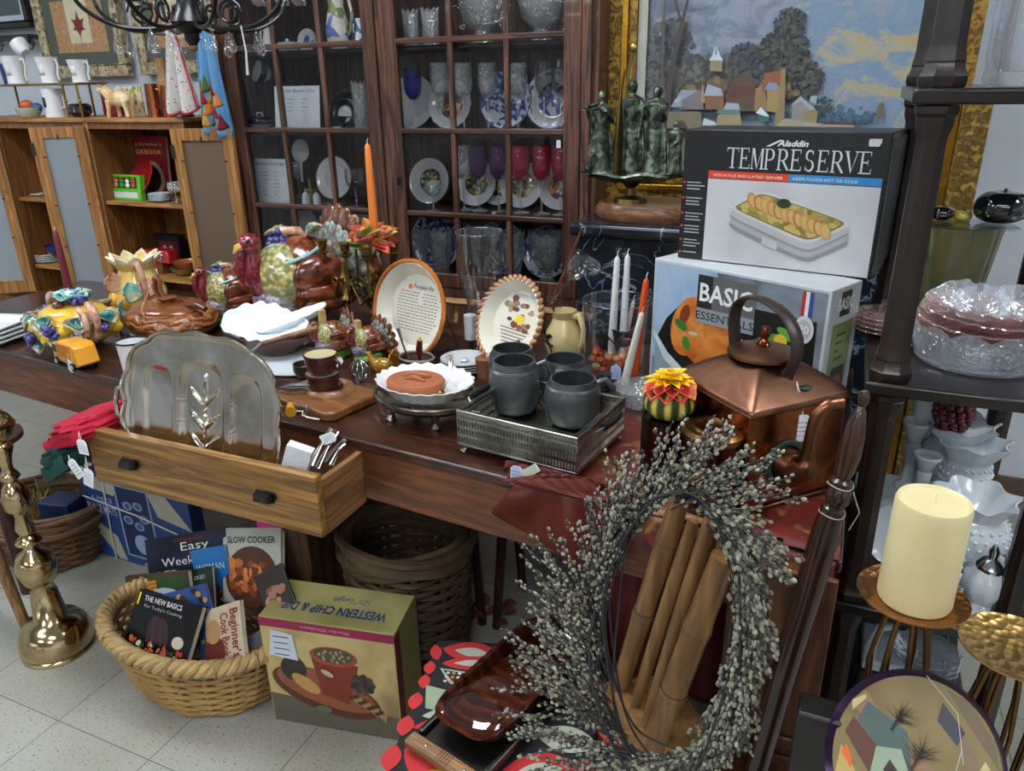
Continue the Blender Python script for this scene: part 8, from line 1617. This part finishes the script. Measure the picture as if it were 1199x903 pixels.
def art7(m, F_, W_, Hh, z):
    m.mat(ink('#6a2a24')).disc(W_*.2, Hh*.25, W_*.3, W_*.3, z, 20, M=F_); m.mat(ink('#b89060')).disc(W_*.2, Hh*.6, W_*.22, W_*.22, z+.0001, 20, M=F_)
    R_ = Rz(-pi/2); m.mat(ink('#8a1c24')).text("Beginner's", Hh*-.5, W_*.72, W_*.22, z+.0008, M=F_ @ R_, width=Hh*.8, bold=.02); m.text('Cook Book', Hh*-.5, W_*.44, W_*.22, z+.0008, M=F_ @ R_, width=Hh*.74, bold=.02)
bk2('cookbook', 'cream cookbook with red title Beginner\'s Cook Book at the right of the basket', (250, 784), (292, 773), (286, 702), yb-.08, yb-.07, yb+.0, .012, ink('#c8bca0', .3), None, art=art7)
def art8(m, F_, W_, Hh, z): m.mat(ink('#4a2a1c')).disc(W_*.5, Hh*.35, W_*.45, W_*.36, z, 24, M=F_); veg(['#a8602c', '#7a3c1c', '#c07834', '#5a2c18'], 50, .15, .85, .15, .55, .05, .1, 9, .0003)(m, F_, W_, Hh, z)
bk2('cookbook', 'pale cookbook titled Slow Cooker tied with string at the back right', (266, 704), (334, 708), (284, 618), yb+.09, yb+.08, yb+.17, .014, ink('#a8aaa0', .3), [('SLOW COOKER', .5, .8, .09, '#1c3a2c', .84, .02)], art=art8)
bk2('cookbook', 'dark cookbook with hands on the cover at the right of the basket', (318, 728), (350, 712), (330, 660), yb+.0, yb+.03, yb+.07, .012, ink('#2a201c', .3), None, art=veg(['#9a6a54', '#7a4a3a', '#b08068'], 16, .2, .8, .1, .6, .1, .2, 4))
bk2('cookbook', 'slim pale booklet wedged beside the chip and dip box', (292, 772), (322, 752), (306, 740), yb-.03, yb+.0, yb+.02, .01, ink('#8a9098', .4))
# chip and dip box
A_ = P(322, 842, z=.0); B_ = P(472, 868, z=.0); o_, bwid, ba = boxframe(A_, B_); bh = P(311, 725, y=A_.y).z; bb = P(347, 681, z=bh); tl = P(311, 725, z=bh); bsd = hypot(bb.x-tl.x, bb.y-tl.y); print('chip', bwid, bh, bsd)
t = thing('chip_dip_box', 'cardboard western chip and dip box standing on the floor under the table', 'box', (A_.x, A_.y, .001), ba); m = MB(); m.mat(ink('#a8a068', .5)).bx(0, bwid, 0, bsd, 0, bh); m.build('carton', None, t, bevel=.002)
m = MB(); lay = [0]; FT_ = T(0, 0, bh) 
m.mat(blotch(['#8a8450', '#a8a068', '#9a925a'], 6, .5, 0, vor=False)).rect(.004, .004, bwid-.004, bsd-.004, .0006, FT_)
FU = FT_ @ T(bwid, bsd, 0) @ Rz(pi); m.mat(ink('#1e3a78')).text('WESTERN CHIP & DIP', bwid*.5, bsd*.55, bsd*.2, .0012, M=FU, width=bwid*.78, bold=.02); m.text('12½" Length', bwid*.42, bsd*.3, bsd*.13, .0012, M=FU, width=bwid*.28, shear=.2)
m.build('printed_top', None, t, smooth=False); m = MB()
fr([(.01, .0), (.99, .0), (.99, .25), (.01, .3)], '#5c584c'); fr([(.01, .28), (.99, .22), (.99, .92), (.01, .92)], blotch(['#a89058', '#c0ac70', '#8a744a'], 5, .4, 0, vor=False)); fr([(.0, .92), (1, .92), (1, 1), (0, 1)], '#8c1444'); m.mat(ink('#d89aa8')).text('Wooden Woodware', bwid*.5, bh*.94, bh*.03, .0012+lay[0]*.00005, M=Rx(pi/2) @ T(bwid, bh*1.91, 0) @ Rz(pi), width=bwid*.36, shear=.3)
el(.45, .36, .42, .2, '#5a2c1c', -.25, 28); el(.45, .39, .38, .16, '#8a5034', -.25, 28); el(.22, .55, .1, .12, '#2c2420', -.3); el(.3, .42, .12, .06, '#b8904c', -.6); fr([(.36, .74), (.42, .34), (.62, .28), (.72, .66)], '#7a2c1c'); el(.54, .72, .18, .09, '#9a4830', 0, 24); el(.54, .73, .15, .07, '#4a4434', 0, 24)
for i in range(26): a_ = i*2.4; r = .13*sqrt(i/26); el(.54+r*cos(a_), .73+r*.45*sin(a_), .012, .014, ['#8a8a68', '#5a4a34', '#a89878'][i % 3], 0, 8)
for i in range(9): a_ = i*.7; el(.74+.05*cos(a_), .5+.05*sin(a_), .05, .035, ['#3a302c', '#4c403a', '#2c2422'][i % 3], a_, 8)
for i in range(8): fr([(.62+.03*i, .36-.02*i), (.7+.03*i, .4-.02*i), (.68+.03*i, .3-.02*i)], ['#3a302c', '#a8804a'][i % 2])
el(.48, .56, .05, .025, '#b8a890', -.5); el(.42, .2, .06, .035, '#5a6a5a'); fr([(.05, .66), (.09, .9), (.25, .88), (.27, .64)], '#c4ccd8')
for i in range(4): m.mat(ink('#4a5470')).rect(bwid*.1, bh*(.84-.055*i), bwid*(.22-.01*(i % 2)), bh*(.85-.055*i), .0012+lay[0]*.00005, F_ if False else Rx(pi/2))
m.build('printed_front', None, t, smooth=False)
m = MB(); FS = T(bwid, 0, 0) @ Rz(pi/2) @ Rx(pi/2); m.mat(ink('#6a1434')).rect(0, .02, bsd*.22, bh*.97, .0006, FS); m.mat(ink('#a09860')).rect(bsd*.22, 0, bsd, bh, .0006, FS); m.build('printed_side', None, t, smooth=False)
# placemats box
A_ = P(116, 648, z=0); B_ = P(238, 684, z=0); o_, bwid, ba = boxframe(A_, B_); bh = min(.5, P(114, 558, y=A_.y).z); t = thing('placemat_box', 'blue and white boxed set of placemats tied with string under the drawer', 'box', (A_.x, A_.y, .001), ba)
m = MB(); m.mat(ink('#223f78', .4)).bx(0, bwid, 0, .05, 0, bh); m.build('carton', None, t, bevel=.002); m = MB(); lay = [0]
WHB = '#a8a898'
for p_ in ([(.02, .85), (.12, .98), (.4, .98), (.3, .8)], [(.0, .5), (.25, .3), (.3, .02), (.22, .02), (.0, .4)], [(.62, .98), (.78, .98), (1.0, .6), (.7, .68)], [(.45, .02), (.55, .12), (.9, .02)]): fr(p_, WHB)
fr([(.32, .1), (.64, .1), (.64, .95), (.32, .95)], '#8aa0c0'); fr([(.335, .12), (.625, .12), (.625, .93), (.335, .93)], '#1a2c54')
for x, y in ((.42, .72), (.52, .74), (.4, .55), (.56, .6), (.5, .5)): el(x, y, .045, .05, '#7a94b8'); el(x, y, .025, .03, '#3a5484')
el(.5, .28, .08, .12, '#8aa4c8'); m.mat(ink('#b0bcd0')).text('PLACE MATS', bwid*.16, bh*.56, bh*.1, .0015, M=F_, width=bwid*.28, bold=.01); m.text('6 PIECE', bwid*.18, bh*.7, bh*.06, .0015, M=F_, width=bwid*.2); m.text('SET OF', bwid*.82, bh*.4, bh*.07, .0015, M=F_, width=bwid*.2)
m.build('printed_front', None, t, smooth=False); m = MB(); m.tube([(0, -.004, bh*.72), (bwid*.5, -.004, bh*.64), (bwid, -.004, bh*.5)], .0025, 6); m.tube([(bwid*.24, -.004, bh), (bwid*.2, -.004, bh*.3), (bwid*.19, -.004, 0)], .0025, 6); m.build('string', ink('#c0c4c0', .8), t)
# dark stool legs and folded things below the table
t = thing('dark_stool', 'dark wooden stool pushed under the long table', 'stool'); q = P(565, 640, y=1.62); 
for a_, b_ in ((P(548, 600, y=1.62), P(563, 680, y=1.6)), (P(594, 622, y=1.6), P(580, 690, y=1.6)), (P(520, 600, y=1.8), P(505, 690, y=1.85)), (P(600, 600, y=1.75), P(612, 690, y=1.8))):
    a_.z = .5; b_.z = 0; m = MB(); m.cyl(a_, b_, .015, .013, 10); m.build('leg', DKW, t)
m = MB(); m.lathe([(0, .5), (.17, .5), (.175, .51), (.17, .525), (0, .525)], 30, M=T(P(565, 610, y=1.74).x, 1.74, 0)); m.build('seat', DKW, t)
c = P(700, 735, y=1.32); t = thing('grey_disc', 'round speckled grey stone tabletop leaning under the rust cloth', 'stone disc', M=T(c.x, 1.32, .2) @ Rx(pi/2-.15)); m = MB(); m.lathe([(0, -.012), (.185, -.012), (.19, -.006), (.19, .006), (.185, .012), (0, .012)], 60); m.build('disc', plain('#7c7c72', .7, var=.3, vs=260), t)
A_ = P(527, 742, y=1.30); t = thing('yellow_book', 'pale yellow hardback book standing on edge under the table', 'book', M=T(A_.x, 1.26, .001) @ Rz(-.35) @ Rx(-.06)); 
m = MB(); m.prism([(0, 0), (.14, 0), (.14, .06), (.025, .185), (0, .185)], 0, .02, M=Rx(pi/2)) if False else m.bx(0, .13, 0, .022, 0, .17); m.build('cover', plain('#b0a470', .5, var=.1), t, bevel=.001); m = MB(); m.bx(.003, .127, .003, .019, .17, .1712); m.build('pages', ink('#5a5c58'), t)
m = MB(); m.mat(ink('#5a5a4c')).disc(.06, .1, .012, .012, .0006, 16, M=F_); m.rect(.05, .06, .08, .064, .0006, F_); m.build('cover_print', None, t, smooth=False)
t = thing('pink_flowers', 'pink silk flowers lying on the floor under the table', 'silk flowers', P(572, 716, z=.03)); rr = random.Random(2)
for i in range(9): a_ = rr.uniform(0, 6.28); m = MB(); leaf(m, .05, .03, T(rr.uniform(-.05, .05), rr.uniform(-.05, .05), 0) @ rot_to((cos(a_), sin(a_), .6)), .4); m.build('petal', ink('#6a2c40', .7), t, solid=.001)
# dark red skirt behind the chair, green and red cloths on the floor
def drape(name, label, pts, mt, y, wv=.02, nf=7, cat='cloth'):
    tl, tr, bl, br = [P(a_, b_, y=yy) for a_, b_, yy in pts]
    def f(u, v): q = tl.lerp(bl, v).lerp(tr.lerp(br, v), u); q.y += wv*sin(u*nf*2+v); q.z = max(q.z, .004); return q
    m = MB(); m.grid(f, 50, 20); o = m.build(name, mt, None, solid=.003); tag(o, label, cat); return o
drape('red_curtain', 'dark red cloth hanging under the table behind the chair spindles', ((690, 600, 1.27), (870, 640, 1.22), (700, 780, 1.27), (880, 830, 1.22)), plain('#4a120e', .6, var=.2), 1.25)
def heap(name, label, c, r, mt, seed, cat='cloth'):
    m = MB(); m.ell((0, 0, 0), r, 40, 20, fn=lambda d: 1+.22*noise.noise(Vector((d.x*3, d.y*3, d.z*3))+Vector((seed, 0, 0)))+.08*noise.noise(d*9)); o = m.build(name, mt, None); tag(o, label, cat); o.location = c; return o
q = P(915, 870, y=1.02); heap('green_velvet', 'dark green velvet cloth heaped beside the turned post', (q.x+.02, .99, .17), (.04, .04, .17), plain('#1c3428', .7, var=.3, vs=30), 3)
q = P(868, 880, y=.98); heap('red_blanket', 'dark red plaid blanket heaped behind the wreath', (q.x-.03, .98, .17), (.07, .05, .16), blotch(['#5a1c1c', '#6a2420', '#3a1418'], 20, .8, .2, vor=False, coat=0), 5)
# pine cabinet under the table's right end
PN = wood('#4a2a18', '#6e4428', 1.1, 2, .5); t = thing('pine_cabinet', 'knotty dark pine cabinet front under the right end of the table', 'cabinet')
m = MB(); m.bx(-.1, .058, 1.082, 1.5, 0, .605); m.build('carcass', PN, t, bevel=.002); m = MB(); m.bx(-.1, .058, 1.070, 1.0815, 0, .742); m.build('front_panel', PN, t, bevel=.002)
for z in (.36, .4, .15): m = MB(); m.bx(-.1, .058, 1.062, 1.0695, z, z+.022); m.build('moulding', PN, t, bevel=.006, seg=3)
m = MB()
for px, py in ((913, 632), (906, 675)): q = P(px, py, y=1.07); m.disc(q.x, q.z, .006, .005, .0008, 14, M=T(0, 1.07, 0) @ Rx(pi/2))
m.build('knot', ink('#24120a', .6), t, smooth=False)
# turned dark post
t = thing('turned_post', 'dark turned wooden chair post leaning against the kettle corner', 'chair post'); tp_ = [(1012, 458, 9), (1012, 463, 13), (1011, 470, 12), (1009, 476, 8), (1007, 482, 14), (1003, 496, 20), (999, 515, 25), (994, 535, 25), (989, 552, 21), (986, 560, 17), (985, 563, 27), (984, 567, 27), (983, 570, 22), (982, 578, 30), (980, 586, 28), (978, 592, 19), (976, 595, 27), (974, 600, 27), (970, 612, 30), (962, 638, 33), (950, 680, 33), (935, 730, 31), (918, 785, 30), (902, 840, 29), (886, 895, 28), (870, 950, 28)]
ys = lambda py: 1.055-.05*(py-458)/490; pts = [P(a_, b_, y=ys(b_)) for a_, b_, _ in tp_]; rs = [mw(w, p_)/2 for (a_, b_, w), p_ in zip(tp_, pts)]; e = pts[-1]; d = (pts[-1]-pts[-2]).normalized(); pts.append(e+d*((e.z-.0)/-d.z)); rs.append(.016)
m = MB(); m.tube(pts, rs, 20); m.build('post', wood('#22140d', '#3a2216', .8, 2, .25, .4, 1), t); m = MB()
for i in (11, 17): q = pts[i]; m.tube([(q.x+(rs[i]+.001)*cos(a_), q.y+(rs[i]+.001)*sin(a_), q.z+.002*sin(a_*2)) for a_ in [2*pi*k/20 for k in range(20)]], .001, 5, closed=True)
q = pts[12]; m.tube([q+Vector((.018, -.01, 0)), q+Vector((.03, -.01, -.03)), q+Vector((.02, -.012, -.06))], .001, 5); m.build('string', ink('#a09a90', .8), t)
# spindle chair
t = thing('spindle_chair', 'light bamboo-turned spindle back chair behind the wreath', 'chair'); SW = wood('#6a4a2c', '#86623a', .9, 2, .35, .25, 1)
zs_ = .42; sp_ = [((726, 803), (812, 535), 1.02, .018), ((744, 825), (812, 610), .98, .0095), ((757, 850), (835, 600), .95, .0105), ((768, 862), (850, 630), .93, .009), ((760, 885), (848, 652), .88, .021)]
bots = []; tops = []
for i, (b_, t_, yy, r) in enumerate(sp_):
    B_ = P(b_[0], b_[1], z=zs_); T_ = P(t_[0], t_[1], y=B_.y+.03); bots.append(B_); tops.append(T_); m = MB(); d = T_-B_; pts = []; rs = []
    for k in range(25):
        u = k/24; ring = min(abs(u-.33), abs(u-.66)) if i in (0, 4) else 1; pts.append(B_+d*u); rs.append(r*(1+.12*(ring < .03))*(1-.18*abs(u-.5)) if i in (0, 4) else r*(1+.25*sin(pi*u)))
    m.tube(pts, rs, 14); o = m.build('stile' if i in (0, 4) else 'spindle', SW, t)
    if i in (0, 4):
        for u in (.33, .36, .66): m = MB(); q = B_+d*u; dn = d.normalized(); a1 = dn.cross(Vector((0, 1, 0))).normalized(); a2 = dn.cross(a1); m.tube([q+(a1*cos(a_)+a2*sin(a_))*r*1.02 for a_ in [2*pi*k/18 for k in range(18)]], .0012, 5, closed=True); m.build('scored_ring', ink('#2a180e', .6), o)
m = MB(); q = tops[4]; m.tube([q+Vector((-.004, -.012, -.045)), q+Vector((0, 0, -.02)), q, q+(tops[0]-tops[4]).normalized()*.02], [.024, .023, .02, .014], 14) if 0 else None
ex = (bots[4]-bots[0]); nn = Vector((ex.y, -ex.x, 0)).normalized()
if nn.x < 0: nn = -nn
cs_ = [bots[0]-ex*.12-nn*.035, bots[4]+ex*.12-nn*.035, bots[4]+ex*.12+nn*.12, bots[0]-ex*.12+nn*.12]; m = MB(); m.prism([(q.x, q.y) for q in cs_], zs_-.03, zs_-.001); m.build('seat', SW, t, bevel=.01)
for q in cs_: q2_ = q.lerp(sum(cs_, Vector())/4, .15); m = MB(); m.cyl((q2_.x, q2_.y, zs_-.03), (q.x, q.y, 0), .016, .013, 12); m.build('leg', SW, t)
m = MB(); m.tube([tops[0]+Vector((0, 0, -.02)), tops[2]+Vector((0, .005, .0)), tops[4]+Vector((0, 0, .03))], [.012, .014, .012], 12); m.build('top_rail', SW, t)
# ================================================================ CLOTH-COVERED STAND, TRAY
zc = .33; cA = P(512, 748, z=zc); cB = P(450, 905, z=zc); cC = P(720, 760, z=zc)
ex = Vector((cC.x-cA.x, cC.y-cA.y, 0)); L_ = .36; exn = ex.normalized(); dn = (cB-cA).normalized(); Wc = .42; c4 = [cA, cA+exn*L_, cA+exn*L_+dn*Wc, cA+dn*Wc]
t = thing('printed_cloth_box', 'low box covered in a bold red, black and white printed cloth', 'covered box'); AFB = ink('#0f1018', .75)
m = MB(); m.mat(AFB).prism([(q.x, q.y) for q in c4[::-1]], .002, zc); m.build('covered_box', None, t, bevel=.006)
m = MB(); MT = frame((cA.x, cA.y, zc), exn, dn, (0, 0, 1)) if exn.cross(dn).z > 0 else None
inv = -1 if exn.cross(dn).z < 0 else 1; lay = [0]
def cp(pts, col, k=0):
    lay[0] += 1; q = [(cA+exn*x+dn*y) for x, y in pts]; m.mat(ink(col, .8)).raw([(v.x, v.y, zc+.0008+lay[0]*.00005) for v in q], [tuple(range(len(q)))])
def lf(x, y, L, w, a, col, inner=None):
    N = 14; pts = [(x+(u*L)*cos(a)-s*w*sin(pi*u)**.8*sin(a), y+(u*L)*sin(a)+s*w*sin(pi*u)**.8*cos(a)) for s, us in ((1, range(N+1)), (-1, range(N-1, 0, -1))) for u in [k/N for k in us]]; cp(pts, col)
    if inner: N = 10; pts = [(x+((.2+.6*u)*L)*cos(a)-s*w*.45*sin(pi*u)*sin(a), y+((.2+.6*u)*L)*sin(a)+s*w*.45*sin(pi*u)*cos(a)) for s, us in ((1, range(N+1)), (-1, range(N-1, 0, -1))) for u in [k/N for k in us]]; cp(pts, inner)
RD_ = '#b4292c'; WT_ = '#a8aea0'; YL_ = '#b8902c'
lf(.02, .03, .13, .03, .1, RD_, WT_); lf(.03, .075, .12, .02, -.1, RD_, WT_); lf(.0, .02, .05, .012, 1.2, RD_); lf(.005, .07, .04, .012, 1.4, RD_); lf(.005, .11, .04, .012, 1.4, RD_); lf(.004, .16, .045, .014, 1.5, RD_); lf(.003, .22, .05, .016, 1.5, RD_); lf(.0, .29, .06, .018, 1.5, RD_)
cp([(.03, .09), (.12, .10), (.10, .15), (.06, .13)], WT_); cp([(.037, .094), (.112, .103), (.096, .143), (.064, .125)], '#16161c')
for i in range(14): x, y = .05+.012*(i % 6), .102+.012*(i//6); lay[0] += 1; q = cA+exn*x+dn*y; m.mat(ink(['#b8b8a8', '#b87a2c', '#c8c8c0'][i % 3], .8)).disc(q.x, q.y, .004, .0035, zc+.001+lay[0]*.00005, 10)
cp([(.015, .14), (.1, .16), (.08, .21), (.03, .2)], '#8a9a80'); lf(.03, .22, .09, .016, -.2, WT_); lf(.02, .25, .1, .016, -.3, RD_); lf(.04, .29, .08, .02, -.5, YL_); lf(.02, .3, .14, .05, .3, RD_); lf(.05, .36, .12, .03, .1, YL_, RD_)
lf(.26, .05, .14, .035, .6, RD_, WT_); lf(.3, .16, .13, .04, -.3, RD_, '#20202a'); lf(.25, .24, .12, .03, .2, WT_); lf(.33, .3, .12, .05, 1.0, RD_); lf(.2, .34, .14, .04, -.2, RD_, WT_); lf(.38, .1, .1, .03, 1.6, YL_); lf(.36, .22, .1, .035, .2, RD_, WT_); lf(.28, .38, .13, .03, -.2, RD_)
m.build('cloth_print', None, t, smooth=False)
# side print
m = MB(); nn2 = Vector((dn.y, -dn.x, 0)); 
if nn2.dot(exn) > 0: nn2 = -nn2
for i in range(12):
    for j in range(5):
        c_ = cA+dn*(.02+.034*i)+nn2*.0008; zz = zc-.03-.06*j-.02*(i % 2); m.mat(ink([RD_, WT_, RD_, YL_][(i+j) % 4], .8)); N = 10; m.raw([(c_+dn*(.011*cos(2*pi*k/N))+Vector((0, 0, zz-c_.z+.02*sin(2*pi*k/N)))) for k in range(N)], [tuple(range(N))])
m.build('side_print', None, t, smooth=False)
# serving tray with glass casserole
p0 = P(520, 889, z=zc+.03); p1 = P(668, 742, z=zc+.03); ax = (p1-p0); ax.z = 0; L_ = ax.length; ax.normalize(); ang = atan2(ax.y, ax.x); Wt = .165
t = thing('casserole_tray', 'grey metal serving tray with wooden end handles holding a glass casserole', 'serving tray', (p0.x, p0.y, zc+.003), ang); GM_ = metal('#5c5a58', .3, dark='#4a4846')
m = MB(); m.bx(.02, L_-.02, -Wt/2, Wt/2, .012, .018); m.bx(.02, L_-.02, -Wt/2, -Wt/2+.012, .018, .03); m.bx(.02, L_-.02, Wt/2-.012, Wt/2, .018, .03); m.build('tray', GM_, t, bevel=.003)
for x0 in (-.012, L_-.016):
    m = MB(); m.prism([(x0, -Wt/2-.004), (x0+.028, -Wt/2-.004), (x0+.028, Wt/2+.004), (x0, Wt/2+.004)], .01, .028); o = m.build('wooden_handle', wood('#7a5438', '#a88058', 2, 1), t, bevel=.004); m = MB()
    for k in range(5): m.bx(x0+.002, x0+.026, -.012+.006*k, -.0105+.006*k, .0282, .0286)
    m.build('groove', ink('#4a3020', .6), o)
    m = MB()
    for yy in (-.045, .045): m.ell((x0+.014, yy, .028), (.0035, .0035, .002), 10, 6)
    m.build('screw', metal('#c8c8c8', .2), o)
for x0 in (.012, .0):
    for yy in (-1, 1): pass
for xx, yy in ((.03, -Wt/2+.01), (.03, Wt/2-.01), (L_-.03, -Wt/2+.01), (L_-.03, Wt/2-.01)): m = MB(); m.cyl((xx, yy, 0), (xx, yy, .012), .008); m.build('foot', GM_, t)
t = thing('glass_casserole', 'oval brown-tinted glass casserole dish sitting in the grey metal tray', 'casserole dish', (p0.x+ax.x*L_/2, p0.y+ax.y*L_/2, zc+.0225), ang); BG = bands(['#2a120c', '#5a2c1a', '#3a1a10'], 5, 0, 4, .1, 0, .4)
def ov(r, z, a): k = (abs(cos(a))**5+abs(sin(a))**5)**(-1/5); return r*k, z
m = MB(); m.lathe([(0, 0), (.78, 0), (.9, .02), (.97, .045), (1.06, .05), (1.06, .053), (.95, .049), (.86, .022), (0, .004)], 60, M=Matrix.Diagonal((L_*.40, Wt*.42, 1, 1)), mod=ov); m.build('dish', BG, t)
m = MB(); m.lathe([(1.0, .054), (.96, .057), (.85, .062), (.4, .068), (0, .069)], 60, M=Matrix.Diagonal((L_*.40, Wt*.42, 1, 1)), mod=ov); m.build('glass_lid', glass('#fbe8dc', .1, edge=.7), t)
t = thing('chrome_scoop', 'shiny chrome half-round scoop at the far end of the serving tray', 'scoop', P(662, 748, z=zc+.11), radians(-25)); m = MB(); m.grid(lambda u, v: ((u-.5)*.085, .018*cos(v*pi)*(1-.25*abs(u-.5)*2), .02*sin(v*pi)*(1-.3*(abs(u-.5)*2)**2)), 20, 14); m.build('scoop', metal('#d0d4dc', .08), t, solid=.0015)
# something dark and wooden carrying it
q = P(655, 742, z=zc+.02); o = MB(); o.bx(-.06, .07, -.025, .03, 0, .1); qq = o.build('wooden_block', wood('#2a1a14', '#6a4630', 1.5, 0), None, bevel=.004); tag(qq, 'dark wooden block with a light top edge behind the serving tray', 'wooden block'); qq.location = (q.x+.02, q.y+.03, zc+.001); qq.rotation_euler = (0, 0, radians(-25))
# ================================================================ WREATH
wc = P(782, 748, y=.88); yw = .86
ctr = P(785, 745, y=yw); rxw = (P(872, 745, y=yw).x-P(700, 745, y=yw).x)/2; rzw = (P(785, 605, y=yw).z-P(785, 885, y=yw).z)/2; print('wreath', ctr, rxw, rzw)
t = thing('twig_wreath', 'large wreath of grey twigs and silvery buds leaning on the spindle chair', 'wreath', ctr); t.rotation_euler = (radians(-10), 0, radians(4))
rr = random.Random(21); TW = plain('#2c2a2e', .7, var=.4, vs=40); TW2 = plain('#5a4a3c', .7, var=.3, vs=40)
BD = [plain('#8a8a78', .6, var=.3, vs=60), plain('#4c4a44', .6, var=.3, vs=60), plain('#a6a48e', .6, var=.15, vs=60)]
m = MB()
for s in range(9):
    k = [rr.uniform(-.02, .02) for _ in range(6)]; m.tube([((rxw+k[0]+.008*sin(3*a_+s))*cos(a_), .014*sin(2*a_+s)+k[1], (rzw+k[2]+.008*sin(4*a_+s))*sin(a_)) for a_ in [2*pi*i/48 for i in range(48)]], .0018, 5, closed=True)
m.build('vine_ring', TW, t)
NS = 32; bud_v, bud_f = [], []
_b = MB(); _b.ell((0, 0, 0), (1, 1, 1), 6, 4); BV = _b.v; BF = _b.f
for g in range(NS):
    m = MB(); ga = 2*pi*g/NS
    left_ = cos(ga) < .1
    nst = 10 if left_ else 19
    for k in range(nst):
        a_ = ga+rr.uniform(-.12, .12); base = Vector(((rxw+rr.uniform(-.015, .015))*cos(a_), rr.uniform(-.02, .02), (rzw+rr.uniform(-.015, .015))*sin(a_)))
        tg_ = Vector((rxw*sin(a_), 0, -rzw*cos(a_))).normalized()      # clockwise for the viewer
        out = Vector((cos(a_), 0, sin(a_))).normalized(); left = cos(a_) < .1
        L = rr.uniform(.11, .2)*(.72 if sin(a_) > .45 else 1) if left else rr.uniform(.07, .12); sp = (rr.uniform(-.25, .35) if -.2 < sin(a_) < .75 else rr.uniform(.05, .8)) if left else rr.uniform(-.55, .3)
        d0_ = (tg_+out*sp*.3+Vector((0, rr.uniform(-.25, .1), 0))).normalized(); d1_ = (tg_+out*sp*1.2+Vector((rr.uniform(-.1, .1), rr.uniform(-.45, .15), rr.uniform(-.1, .25 if left else 0)))).normalized()
        pts = []; q = base.copy()
        for i in range(9): q = q+(d0_.lerp(d1_, i/8)).normalized()*L/8; pts.append(q.copy())
        m.mat(TW).tube(pts, [.0013*(1-.6*i/8) for i in range(9)], 4)
        nb = int(L*(240 if left else 260)); 
        for i in range(nb):
            u = .18+.82*i/nb; j = min(7, int(u*8)); q = pts[j].lerp(pts[j+1], u*8-j); off = Vector((rr.gauss(0, 1), rr.gauss(0, 1), rr.gauss(0, 1))).normalized()*rr.uniform(.002, .0065); s = rr.uniform(.0013, .0028) if left else rr.uniform(.0018, .0034)
            Mx = T(*(q+off)) @ rot_to((d1_+off*60), 0) @ Matrix.Diagonal((s*1.5, s, s, 1)); m.mat(BD[rr.choice((0, 0, 1, 1, 2))]).raw(BV, BF, Mx)
    m.build('twig_spray', None, t, smooth=True, skip=True)
